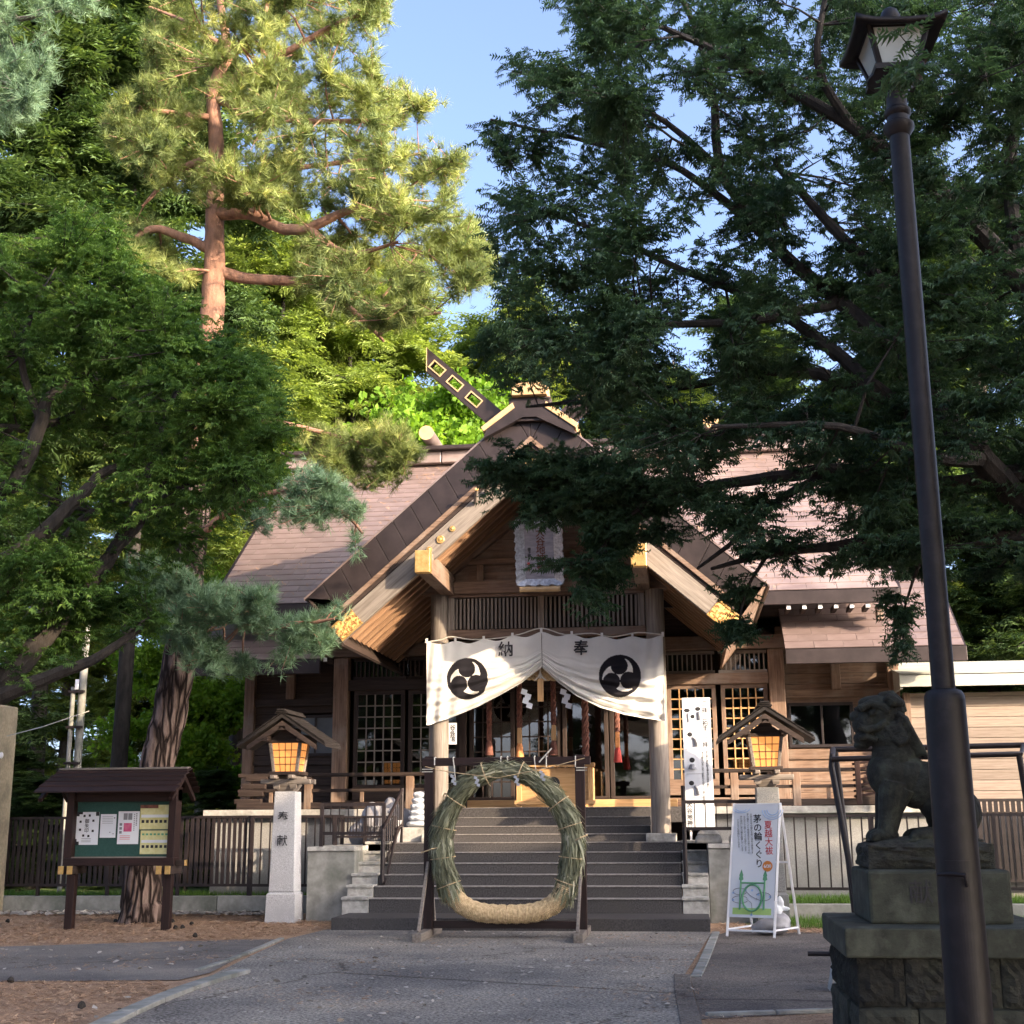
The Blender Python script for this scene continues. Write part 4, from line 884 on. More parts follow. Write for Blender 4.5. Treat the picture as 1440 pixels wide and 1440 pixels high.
for x in (x0+.04, x1-.04):
    for z in (1.605, 2.17): MB().ball((x, 20.655, z), (.02, .012, .02), 8, 5).build('nail_cap', 'ink', t, True)

# ================================================================== REED RING IN ITS FRAME
fx0, fx1, fy = -1.085, .762, 16.2
t = thing('ring_frame', 'dark red wooden frame with splayed feet holding the reed ring', 'frame', (-.16, fy, 0))
for x in (fx0, fx1):
    boxpart('post', 'maroonZ', (x-.058, fy-.045, .02), (x+.058, fy+.045, 2.12), t, .006)
    ft = boxpart('foot', 'greyY', (x-.055, fy-.72, 0), (x+.055, fy+.62, .095), t, .006)
    for s in (-1, 1): beam('brace', 'greyZ', (x-.02, fy+s*.52, .09), (x, fy+s*.05, .86), .06, .035, t, (1, 0, 0))
boxpart('top_beam', 'maroonX', (fx0-.09, fy-.05, 2.005), (fx1+.13, fy+.05, 2.10), t, .006)
boxpart('bottom_beam', 'maroonX', (fx0+.06, fy-.03, .10), (fx1-.06, fy+.03, .185), t, .006)
def rpath0(a):       # ring centreline (super-ellipse, flatter at the bottom)
    ca, sa = math.cos(a), math.sin(a); n = 2/1.8 if sa > 0 else 2/(2.15+.9*min(1, -sa*1.6))
    rx, rz = .785, (.88 if sa > 0 else .79)
    return Vector((-.120+rx*abs(ca)**n*(1 if ca > 0 else -1)+.02*math.sin(2*a)-.05*max(0, sa)**2, 0, 1.06+rz*abs(sa)**n*(1 if sa > 0 else -1)))
t = thing('reed_ring', 'big green reed ring bound with straw rope at the bottom, standing before the steps', 'reed ring', (-.135, fy-.12, .17))
_aa = np.linspace(0, 4*math.pi, 1441); _pp = np.array([rpath0(q_) for q_ in _aa]); _ss = np.concatenate([[0], np.cumsum(np.linalg.norm(np.diff(_pp, axis=0), axis=1))]); _tot = _ss[720]
def rpath(a):       # the same line, measured by arc length but keeping the four quarters in place
    q = math.floor(a/(math.pi/2)); f = a/(math.pi/2)-q; i0 = int(q*180) % 720; s0, s1 = _ss[i0], _ss[i0+180]; return rpath0(float(np.interp(s0+(s1-s0)*f, _ss, _aa)))
def rthick(a): return .86+.12*abs(math.cos(a))**1.5-(.16 if math.sin(a) > .6 else 0)
def core(a0, a1, rad, mat, name, n=90, bumpy_=.0, m=14):
    pts = [rpath(a0+(a1-a0)*i/n)+Vector((0, fy-.10, 0)) for i in range(n+1)]
    rr = [rad*rthick(a0+(a1-a0)*i/n)*(1+bumpy_*math.sin(i*1.7)+bumpy_*random.uniform(-1, 1)) for i in range(n+1)]
    return MB().tube(pts, rr, m, cap=a1-a0 < 6.2).build(name, mat, t, True)
core(0, 2*math.pi, .088, 'grassblade', 'reed_core', 120, .05)
n = 17000; a = RS.uniform(R(-36), R(216), n)
def ringframe(a):
    p = np.array([rpath(x) for x in a]); q = np.array([rpath(x+.02) for x in a]); d = q-p; d /= np.linalg.norm(d, axis=1, keepdims=True); return p, d
pp_, dd = ringframe(a); ph = RS.uniform(0, 2*np.pi, n); rad = (.075+.05*RS.rand(n)+.012*np.sin(a*23)+.010*np.sin(a*41+1))*np.array([rthick(q_) for q_ in a]); nrm = np.cross(dd, [[0, 1, 0]]); side = np.array([[0, 1., 0]])
base = pp_+np.array([[0, fy-.10, 0]])+nrm*(np.cos(ph)*rad)[:, None]+side*(np.sin(ph)*rad)[:, None]
outn = nrm*np.cos(ph)[:, None]+side*np.sin(ph)[:, None]
bl_ = np.where(dd[:, 2:3] > 0, -1., 1.)*dd        # blades point down the ring
bl_ = np.where(RS.rand(n, 1) < .15, -bl_, bl_)
cl_ = vnoise(base, 9., 2.)[:, None]; d = bl_+outn*(RS.uniform(.0, .13, (n, 1))**1.3+.12*cl_)+side*.35*vnoise(base, 6., 5.)[:, None]+RS.normal(0, .15, (n, 3)); L = RS.uniform(.08, .26, n); L *= np.where(RS.rand(n) < .012, 1.5, 1)
bladeV = np.array([(0, -.018, 0), (0, .018, 0), (.55, .014, .03), (.55, -.014, .03), (1, 0, -.02)]); bladeF = np.array([(0, 1, 2), (0, 2, 3), (3, 2, 4)])
bladeV[:, 1] *= 2.6
V, F, r = scatter(bladeV, bladeF, base, d, outn, L, np.clip(.42+RS.normal(0, .24, n)+.10*np.sin(a*9)+.22*cl_[:, 0], 0, 1))
o = inst(arrmesh('reed_blades', V, F, 'reed', r), 'reed_blades', (0, 0, 0), t); o['kind'] = 'stuff'
rope_core = core(R(214), R(327), .100, 'straw', 'rope_wrapping', 50)
hp = []; turns = 84
for i in range(turns*14+1):
    s = i/(turns*14); aa = R(214)+(R(327)-R(214))*s; p = rpath(aa); q = (rpath(aa+.01)-p).normalized(); nn_ = q.cross(Vector((0, 1, 0))); an = 2*math.pi*turns*s
    hp.append(p+Vector((0, fy-.10, 0))+(nn_*math.cos(an)+Vector((0, 1, 0))*math.sin(an))*(.118*rthick(aa)+.004*math.sin(i*.37)))
MB().tube(hp, .0105, 5).build('rope_coil', 'straw', rope_core, True)
for ang in (R(-30), R(-10), R(15), R(35), R(140), R(165), R(190), R(212), R(75), R(105)):   # binding cords
    p = rpath(ang); q = (rpath(ang+.01)-p).normalized(); nn_ = q.cross(Vector((0, 1, 0)))
    MB().tube([p+Vector((0, fy-.10, 0))+(nn_*math.cos(b)+Vector((0, 1, 0))*math.sin(b))*.15 for b in np.linspace(0, 6.28, 20)], .006, 5).build('binding_cord', 'straw', t, True)
# cords tying ring to the frame, string with streamers
t = thing('cord_string', 'thin sagging straw cord with four small zigzag paper streamers across the ring', 'string', (-.15, fy-.3, 1.9))
A_, B_ = P(598, 1078, fy-.26), P(822, 1066, fy-.26); mid = P(700, 1094, fy-.28)
MB().tube([tuple(A_), tuple(A_*.7+mid*.3+np.array([0, 0, -.02])), tuple(mid), tuple(mid*.4+B_*.6+np.array([0, 0, -.015])), tuple(B_)], .005, 5).build('cord', 'straw', t, True)
for px, py in ((634, 1089), (667, 1091), (723, 1090), (759, 1083)):
    c = P(px, py, fy-.29); streamer('streamer', '', tuple(c), .036, t)
t = thing('tie_cords', 'pale cords knotted over the dark top beam of the ring frame', 'cord', (-.1, fy, 2.1))
for px, q in ((611, 14), (637, 40), (704, 16), (713, 34), (751, 34), (768, 16), (809, 16)):
    a_ = P(px, 1060, fy-.07); b_ = P(px+(4 if q > 20 else 0), 1062+q, fy-.09)
    MB().tube([(a_[0], fy+.06, 2.09), (a_[0], fy, 2.112), (a_[0], fy-.062, 2.10), tuple(b_)], .007, 5).build('cord', 'cord', t, True)
a_, b_ = P(758, 1072, fy-.1), P(776, 1052, fy-.1); MB().tube([tuple(a_), tuple(b_)], .009, 5).build('cord_end', 'cord', t, True)
for px in (602, 818):
    for dz in (0, .03): MB().box((P(px, 1075, fy)[0]-.066, fy-.053, 1.93+dz), (P(px, 1075, fy)[0]+.066, fy-.047, 1.94+dz)).build('cord', 'cord', t)
for py, xa, xb in ((1196, 592, 622), (1180, 806, 826)):
    MB().tube([tuple(P(xa, py+3, fy-.2)), tuple(P((xa+xb)/2, py-2, fy-.26)), tuple(P(xb, py-6, fy-.2))], .008, 5).build('cord', 'straw', t, True)

# ================================================================== STONE LANTERNS
def lantern(x, y, label, inscr):
    t = thing('stone_lantern', label, 'lantern', (x, y, 0), 'tall lanterns flanking the steps')
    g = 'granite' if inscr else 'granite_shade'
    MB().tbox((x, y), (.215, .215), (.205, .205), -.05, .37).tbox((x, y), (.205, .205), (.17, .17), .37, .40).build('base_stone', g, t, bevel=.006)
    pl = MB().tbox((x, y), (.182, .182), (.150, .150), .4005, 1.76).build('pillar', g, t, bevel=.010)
    if inscr: 
        for k, ch in enumerate(inscr): text('carved_character', [ch], .16, (x-.01, y-.172-.008*k, 1.40-.32*k), (R(90)-.02, 0, 0), 'ink', pl, .006, ext=.001)
    # bracket tier in weathered wood
    MB().tbox((x, y), (.11, .11), (.17, .17), 1.762, 1.86).build('capital', 'greyX', t, bevel=.01)
    for s in (-1, 1):
        boxpart('bracket_arm', 'greyX', (x-.36, y+s*.13-.035, 1.862), (x+.36, y+s*.13+.035, 1.93), t, .01); boxpart('bracket_arm', 'greyY', (x+s*.13-.035, y-.36, 1.9325), (x+s*.13+.035, y+.36, 1.985), t, .01)
    for s in (-1, 1): MB().tbox((x+s*.12, y-.13), (.04, .04), (.05, .05), 1.80, 1.861).build('bearing_block', 'greyX', t)
    fb = boxpart('fire_box', 'darkX', (x-.22, y-.22, 1.986), (x+.22, y+.22, 2.035), t, .006)
    # four posts splaying outward, lit paper panes with grid bars
    for sx in (-1, 1):
        for sy in (-1, 1): beam('corner_post', 'greyZ', (x+sx*.165, y+sy*.165, 2.036), (x+sx*.215, y+sy*.215, 2.43), .045, .045, fb, (0, 1, 0))
    boxpart('head_rail', 'darkX', (x-.24, y-.24, 2.43), (x+.24, y+.24, 2.475), fb, .005)
    for k in range(4):
        rt_ = Matrix.Translation((x, y, 0)) @ Matrix.Rotation(k*math.pi/2, 4, 'Z')
        MB().add([(-.145, -.163, 2.037), (.145, -.163, 2.037), (.188, -.207, 2.429), (-.188, -.207, 2.429)], [(0, 1, 2, 3)]).xform(rt_).build('paper_pane', 'paperlight', fb)
        mb = MB()
        for i in (-1, 0, 1): mb.add([(i*.0725-.005, -.168, 2.037), (i*.0725+.005, -.168, 2.037), (i*.094+.005, -.212, 2.429), (i*.094-.005, -.212, 2.429)], [(0, 1, 2, 3)])
        for j in range(1, 4):
            zz = 2.037+.392*j/4; hw = .145+.043*j/4; yy = -.169-.044*j/4; mb.box((-hw, yy-.004, zz-.005), (hw, yy, zz+.005))
        mb.xform(rt_).build('pane_grid', 'darkX', fb)
    # gabled roof, ridge running front to back
    rf = MB()
    sl = math.radians(34)
    for s in (-1, 1):
        c_ = [(0, 2.83), (s*.645, 2.83-.645*math.tan(sl)*.98-.0), (s*.645, 2.83-.645*math.tan(sl)*.98-.045), (0, 2.83-.06)]
        q = [(x+a, y-.42, b) for a, b in c_]; q = q if s < 0 else q[::-1]
        ro = MB().prism(q, (0, .84, 0)).build('roof_slope', 'charY', t, bevel=.006)
        for i in range(5):    # shingle courses
            a = .10+.118*i; zc = 2.83-a*math.tan(sl)+.005
            MB().prism([(x+s*(a-.075), y-.43, zc+.058), (x+s*(a+.055), y-.43, zc-.030), (x+s*(a+.055), y-.43, zc-.012), (x+s*(a-.075), y-.43, zc+.066)], (0, .86, 0)).build('shingle_course', 'charY', ro)
        q = [(x+s*.0, y-.40, 2.73), (x+s*.50, y-.40, 2.73-.5*math.tan(sl)), (x+s*.50, y-.40, 2.66-.5*math.tan(sl)), (x+s*.0, y-.40, 2.64)]
        MB().prism(q if s < 0 else q[::-1], (0, .05, 0)).build('barge_board', 'darkX', t)
        boxpart('purlin_end', 'darkY', (x+s*.25-.045, y-.38, 2.45), (x+s*.25+.045, y+.38, 2.54), t, .006)
    boxpart('ridge_pole', 'darkY', (x-.05, y-.40, 2.60), (x+.05, y+.40, 2.66), t, .006)
    MB().prism([(x-.24, y-.21, 2.476), (x+.24, y-.21, 2.476), (x, y-.21, 2.64)], (0, .42, 0)).build('gable_board', 'darkX', t)
    for k in range(3): boxpart('ridge_board', 'charY', (x-.10+.02*k, y-.44-.02*k, 2.825+.022*k), (x+.10-.02*k, y+.44, 2.846+.022*k), t, .004)
lantern(-3.56, 18.5, 'stone lantern with 奉献 carved on its pale granite pillar, left of the steps', '奉献')
lantern(3.12, 18.55, 'stone lantern behind the folding sign, right of the steps', '')

# ================================================================== NOTICE BOARD
t = thing('notice_board', 'dark roofed notice board on two legs, pinned with papers, before the pine trunk', 'notice board', (-5.4, 17.1, 0))
nx0, nx1, ny = -6.07, -4.66, 17.1
for x in (-6.03, -4.71): boxpart('leg', 'maroonZ', (x-.055, ny-.05, -.03), (x+.055, ny+.05, .86), t, .006)
cab = boxpart('cabinet', 'maroonX', (nx0-.05, ny-.12, .80), (nx1+.05, ny+.10, .90), t, .006)
boxpart('back_panel', 'felt', (nx0+.05, ny+.0, .90), (nx1-.05, ny+.03, 1.66), t, 0)
for a, b in (((nx0-.05, ny-.12, .901), (nx0+.05, ny+.08, 1.78)), ((nx1-.05, ny-.12, .901), (nx1+.05, ny+.08, 1.78))): boxpart('side_frame', 'maroonZ', a, b, t, .006)
boxpart('top_frame', 'maroonX', (nx0-.05, ny-.06, 1.62), (nx1+.05, ny+.08, 1.80), t, .006)
boxpart('sliding_track', 'greyX', (nx0+.051, ny-.10, .901), (nx1-.051, ny-.06, .915), t, 0)
for x in (nx0-.02, nx0+.10, nx1-.10, nx1+.02):
    bk = boxpart('bracket', 'darkY', (x-.035, ny-.22, .70), (x+.035, ny+.20, .80), t, .004); boxpart('gilt_cap', 'gold', (x-.037, ny-.235, .698), (x+.037, ny-.221, .802), bk, .003)
bk = boxpart('bracket', 'darkX', (nx1+.051, ny-.05, .80), (nx1+.17, ny+.03, .87), t, .004); boxpart('gilt_cap', 'gold', (nx1+.171, ny-.052, .798), (nx1+.182, ny+.032, .872), bk, .002)
for s in (-1, 1):
    for i in range(5):
        f0, f1 = i/5, (i+1)/5+.03
        def rp(f): return (ny+s*(.02+.43*(1-f)), 1.72+.31*(f**.85))
        a, b = rp(f0), rp(f1); q = [(-6.43+.15*f0, a[0], a[1]+.016), (-6.43+.15*f1, b[0], b[1]), (-6.43+.15*f1, b[0], b[1]+.014), (-6.43+.15*f0, a[0], a[1]+.032)]
        L_ = 2.0-.30*(f0+f1)/2+.0
        MB().prism(q if s > 0 else q[::-1], (1.93-.12*(f0+f1)/2, 0, 0)).build('roof_board', 'maroonX', t)
boxpart('ridge_board', 'greyX', (-6.29, ny-.06, 2.035), (-4.50, ny+.06, 2.065), t, .006)
for x in (-6.38, -4.60): MB().prism([(x, ny-.42, 1.66), (x, ny, 1.98), (x, ny+.42, 1.66), (x, ny+.40, 1.62), (x, ny, 1.90), (x, ny-.40, 1.62)][::-1], (.05, 0, 0)).build('gable_rafter', 'maroonY', t)
def poster(label, px0, py0, px1, py1, mat='paper', y=ny-.012):
    a, b = P(px0, py0, y), P(px1, py1, y)
    o = MB().box((a[0], y, b[2]), (b[0], y+.004, a[2])).build('poster', mat, None); o['label'] = label; o['category'] = 'poster'; o['group'] = 'papers on the notice board'
    return o, a[0], b[0], b[2], a[2], y-.002
def marks(o, name, mat, rects, fr):
    x0, x1, z0, z1, y = fr
    for (a, b, c, d) in rects: MB().box((x0+(x1-x0)*a, y, z1-(z1-z0)*d), (x0+(x1-x0)*c, y+.0015, z1-(z1-z0)*b)).build(name.rstrip('s'), mat, o)
o, *fr = poster('leftmost white poster with a ring of small round marks and dark corners', 107, 1142, 137, 1188)
marks(o, 'round_marks', 'ink', [(.5+.30*math.cos(k)-.045, .42+.33*math.sin(k)-.035, .5+.30*math.cos(k)+.045, .42+.33*math.sin(k)+.035) for k in np.linspace(.5, 6.3-.5, 8)]+[(.0, .0, .16, .13), (.16, .0, .3, .07), (.86, .0, 1, .12), (.0, .82, .1, 1), (.1, .9, .2, 1)], fr)
text('headline', '御朱印', .062, ((fr[0]+fr[1])/2, fr[4]-.001, (fr[2]+fr[3])/2+.03), (R(90), 0, 0), 'ink', o, .01)
marks(o, 'text_lines', 'ink_grey', [(.3, .80+.05*k, .7, .815+.05*k) for k in range(3)], fr)
o, *fr = poster('small white notice, second from the left', 142, 1145, 162, 1178)
marks(o, 'text_lines', 'ink_grey', [(.12, .10+.07*k, .8, .115+.07*k) for k in range(5)]+[(.6, .75, .68, .79), (.8, .82, .9, .85), (.85, .13, .93, .19)], fr)
o, *fr = poster('white poster with a magenta picture, third from the left', 167, 1141, 194, 1187)
marks(o, 'photo', 'ink_pink', [(.28, .36, .66, .62)], fr); marks(o, 'dark_photos', 'ink_grey', [(.25, .06, .44, .26), (.47, .06, .66, .26), (.08, .36, .2, .44), (.08, .48, .2, .56), (.08, .60, .2, .68)]+[(.74, .08+.06*k, .79, .11+.06*k) for k in range(9)]+[(.84, .06+.05*k, .90, .09+.05*k) for k in range(8)], fr)
marks(o, 'red_text', 'ink_red', [(.12, .74+.05*k, .6, .755+.05*k) for k in range(3)], fr)
for lab, py0, py1 in (('yellow timetable sheet, upper right on the notice board', 1132, 1166), ('yellow picture sheet, lower right on the notice board', 1168, 1201)):
    o, *fr = poster(lab, 198, py0, 238, py1, 'ink_yellow')
    marks(o, 'dark_pictures', 'ink', [(.06+.15*k, .62, .15+.15*k, .74) for k in range(6)], fr); marks(o, 'pale_band', 'paper', [(.04, .40, .96, .52)], fr)
    marks(o, 'brown_band', 'ropebrown' if py0 < 1140 else 'ink_green', [(.0, .0, .6, .14)] if py0 < 1140 else [(.05+.13*k, .12, .13+.13*k, .2) for k in range(7)], fr)

# ================================================================== FOLDING SIGN
def folding_sign():
    A = np.array([2.45, 16.48]); B = np.array([2.985, 16.26]); ux = (B-A)/np.linalg.norm(B-A); nrm = np.array([ux[1], -ux[0]])   # towards the camera
    W_ = np.linalg.norm(B-A); H_ = 1.53; lean = .16
    t = thing('folding_sign', 'white folding sign about the summer purification rite, printed with a reed ring', 'sign', (A[0], A[1], 0))
    def F_(a, h, d=0.): # a across 0..W, h height along the face, d in front of the face
        k = h/H_; p = A+ux*a-nrm*(lean*k)+nrm*d; return (p[0]+.10*k*ux[0]*1.0, p[1]+.10*k*ux[1], h)
    def bar_(n, a0, h0, a1, h1, th=.022, parent=t): return beam(n, 'white', F_(a0, h0), F_(a1, h1), th, th, parent, (0, 1, 0.01), .003)
    for a in (0, W_): bar_('leg', a, 0, a, H_, .030)
    for h in (.07, H_-.01): bar_('crossbar', .0, h, W_, h)
    mb = MB(); mb.add([F_(.015, .22, .016), F_(W_-.015, .22, .016), F_(W_-.015, H_-.02, .016), F_(.015, H_-.02, .016)], [(0, 1, 2, 3)]); face = mb.build('printed_panel', 'paper', t)
    # rear frame
    top = [np.array(F_(a, H_)) for a in (0, W_)]; bot = [np.array([*(A+ux*a-nrm*.68+ux*.08), 0]) for a in (0, W_)]
    for k in (0, 1): beam('rear_leg', 'white', top[k], bot[k], .03, .03, t, (0, 1, .01), .003)
    for f in (.45, .96): beam('crossbar', 'white', top[0]*(1-f)+bot[0]*f, top[1]*(1-f)+bot[1]*f, .022, .022, t, (0, 1, .01), .003)
    for k in (0, 1): beam('spreader', 'white', np.array(F_(W_*k, .08)), top[k]*.05+bot[k]*.95, .02, .02, t, (0, 0, 1), .003)
    ang = math.atan2(ux[1], ux[0]); tilt = math.atan(lean/H_)
    def flat(name, mat, body, fa, fh, sz, bold=.02, line=.92, v=True):
        p = F_(fa*W_, fh*H_, .019); return text(name, body, sz, p, (R(90)-tilt, -.03, ang), mat, face, bold, v, .0008, line)
    flat('red_title', 'ink_red', '夏越大祓', .80, .735, .100, .006, 1.0)
    flat('black_title', 'ink', '茅の輪くぐり', .58, .71, .106, .007, .98)
    for k, s in enumerate(('大祓は半年の穢れを祓い清める神事です', '茅の輪をくぐり無病息災をお祈り下さい', '左右左と三度くぐってお参りします', '神社境内に茅の輪を設置しています', 'どなたでも自由にくぐれます')):
        flat('fine_print', 'ink_grey', s, .43-.072*k, .77-.008*len(s)*.0, .0285, .002, .92)
    flat('date', 'paper', '6/30', .80, .525, .052, .02, v=False)
    def poly(name, mat, pts, d=.0175):
        mb = MB(); mb.add([F_(a*W_, h*H_, d) for a, h in pts], [tuple(range(len(pts)))]); return mb.build(name, mat, face)
    def circ(name, mat, ca, ch, r, d=.0175, n=24, asp=1.): return poly(name, mat, [(ca+r/W_*math.cos(k*2*math.pi/n), ch+r*asp/H_*math.sin(k*2*math.pi/n)) for k in range(n)], d)
    circ('date_disc', 'ink_orange', .80, .525, .062)
    def line_(name, mat, pts, w_=.008): 
        q = [F_(a*W_, h*H_, .0195) for a, h in pts]; return MB().tube(q, w_/2, 5).build(name, mat, face, True)
    def arc(ca, ch, ra, rh, a0, a1, n=20): return [(ca+ra*math.cos(R(a0+(a1-a0)*i/n)), ch+rh*math.sin(R(a0+(a1-a0)*i/n))) for i in range(n+1)]
    for r_ in (.09, .13, .17): line_('blue_ripple', 'ink_blue', arc(.86, .95-.0, r_*1.3, r_*.42, 180, 380-20), .007)
    for r_ in (.06, .10): line_('blue_ripple', 'ink_blue', arc(.18, .96, r_*1.8, r_*.3, 180, 360), .006)
    line_('green_frame', 'ink_green', [(.25, .20), (.25, .42)], .022); line_('green_frame', 'ink_green', [(.76, .20), (.76, .42)], .022); line_('green_frame', 'ink_green', [(.24, .40), (.77, .40)], .02)
    for a in (.25, .76): poly('green_leaf', 'ink_green', [(a-.05, .425), (a, .41), (a+.05, .425), (a+.035, .45), (a+.045, .455), (a, .50), (a-.045, .455), (a-.035, .45)])
    line_('green_ring', 'ink_green', arc(.505, .29, .205, .097, 0, 360, 30), .026)
    line_('route', 'ink_grey', arc(.24, .335, .15, .025, 20, 340)); line_('route', 'ink_grey', arc(.25, .275, .17, .027, 20, 340)); line_('route', 'ink_grey', arc(.74, .30, .16, .03, -160, 160))
    line_('route', 'ink_grey', [(.34, .345), (.45, .31), (.62, .275)]); line_('route', 'ink_grey', [(.39, .28), (.5, .25), (.52, .20), (.51, .165)])
    for a, h in ((.10, .325), (.10, .27), (.36, .345), (.50, .345), (.63, .315), (.89, .30), (.51, .165)): circ('route_dot', 'ink_blue', a, h, .014, .021)
    poly('green_box', 'ink_lime', [(.12, .075+.11), (.90, .075+.09), (.90, .075+.13-.015+.01), (.12, .075+.13+.02)]) if False else poly('green_box', 'ink_lime', [(.10, .155-.03+.04), (.92, .155-.03+.04), (.92, .213-.0), (.10, .213-.0)], .0178)
    return t
folding_sign()
# weight bag behind the sign
def blob_mesh(name, balls, mat, voxel=.02, parent=None, noise_amt=0, **kw):
    mb = MB()
    for c, r in balls: mb.ball((0, 0, 0), 1, 16, 10) if False else mb.ball(c, r, 16, 10)
    o = mb.build(name, mat, parent, True, **kw); m_ = o.modifiers.new('remesh', 'REMESH'); m_.mode = 'VOXEL'; m_.voxel_size = voxel; m_.use_smooth_shade = True
    s_ = o.modifiers.new('smooth', 'SMOOTH'); s_.factor = .5; s_.iterations = 3
    if noise_amt:
        tx = bpy.data.textures.new(name, 'CLOUDS'); tx.noise_scale = voxel*6; d_ = o.modifiers.new('disp', 'DISPLACE'); d_.texture = tx; d_.strength = noise_amt; d_.mid_level = .5
    return o
t = thing('plastic_bag', 'knotted white plastic bag with dark weights inside the folding sign', 'bag', (3.02, 16.75, 0))
blob_mesh('bag_body', [((3.0, 16.72, .10), (.22, .16, .10)), ((3.08, 16.72, .16), (.14, .12, .10)), ((2.92, 16.74, .08), (.18, .15, .08))], 'bag_grey', .02, t, .03)
blob_mesh('bag_neck', [((3.06, 16.70, .27), (.06, .05, .07)), ((3.10, 16.70, .36), (.05, .02, .09)), ((3.0, 16.70, .35), (.05, .02, .08)), ((3.14, 16.7, .30), (.08, .02, .03))], 'bag', .012, t, .02)

# ================================================================== WHITE ETIQUETTE BOARD
y = 19.75; a = P(963, 979, y); b = P(1004, 978, y); c0 = P(964, 1165, y)
t = thing('etiquette_board', 'tall narrow white board showing how to bow and clap, right of the porch post', 'sign', (2.2, y, 1.05))
x0, x1, z0, z1 = 2.02, 2.43, 1.20, 3.09
MB().box((x0, y-.03, z0), (x1, y, z1)).build('board_face', 'paper', t, bevel=.004)
for x in (x0+.05, x1-.08): boxpart('support_leg', 'white', (x, y+.002, 1.0), (x+.03, y+.03, 1.6), t, .003)
yy = y-.032; XR = x1-x0
def etext(body, fa, fz, sz, mat='ink', bold=.014, line=.95): return text('lettering', body, sz, (x0+XR*fa, yy, z0+(z1-z0)*fz), (R(90), 0, 0), mat, t, bold, True, .0008, line)
etext('二拝', .80, .925, .085, line=1.2); etext('二拍手', .80, .80, .085); etext('一拝', .78, .66, .085, line=1.15)
etext('大谷地神社', .14, .09, .082, line=1.05)
for fa, s, fz in ((.82, '祓え給い清め給え神ながら守り給い', .45), (.66, '幸え給え心をこめてお祈りください二拝二拍手一拝', .38)): etext(s, fa, fz, .036, 'ink', .004, .93)
def fig(cx, cz, kind):
    g = MB()
    if kind == 'bow':
        g.ball((cx-.05, yy, cz+.07), (.038, .002, .034), 10, 6); MB_ = MB().tube([(cx-.01, yy, cz+.03), (cx+.03, yy, cz-.01), (cx+.045, yy, cz-.06), (cx+.045, yy, cz-.10)], [.016, .03, .038, .034], 6).build('figure_body', 'ink_grey', t)
    elif kind == 'clap':
        g.ball((cx-.03, yy, cz+.06), (.040, .002, .036), 10, 6); MB().tube([(cx-.03, yy, cz+.0), (cx-.03, yy, cz-.07)], [.03, .06], 8).build('figure_body', 'ink_grey', t)
    elif kind == 'two':
        g.ball((cx-.08, yy, cz+.07), (.045, .002, .028), 10, 6).ball((cx+.08, yy, cz+.09), (.04, .002, .03), 10, 6).ball((cx, yy, cz-.02), (.032, .002, .03), 10, 6)
        MB().tube([(cx-.07, yy, cz+.03), (cx-.06, yy, cz-.10)], .012, 6).build('figure_body', 'ink_grey', t); MB().tube([(cx+.09, yy, cz+.05), (cx+.10, yy, cz-.07)], [.02, .026], 6).build('figure_body', 'ink_grey', t)
    g.build('figure_head', 'ink', t)
for fz, kd in ((.865, 'two'), (.68, 'bow'), (.49, 'clap'), (.31, 'bow')):
    fig(x0+XR*.36, z0+(z1-z0)*fz, kd); MB().box((x0+.03, yy, z0+(z1-z0)*(fz-.075)), (x0+XR*.62, yy+.001, z0+(z1-z0)*(fz-.075)+.006)).build('caption_line', 'ink_grey', t)
# small upright tag on the left post
q = P(632, 1030, 19.62); t = thing('post_tag', 'small upright white tag fixed beside the left porch post', 'sign', (q[0], 19.9, q[2]))
MB().box((q[0]-.06, 19.9, q[2]-.16), (q[0]+.06, 19.92, q[2]+.16)).build('tag_face', 'paper', t); text('lettering', '谷会館', .09, (q[0], 19.898, q[2]), (R(90), 0, 0), 'ink', t, .02)
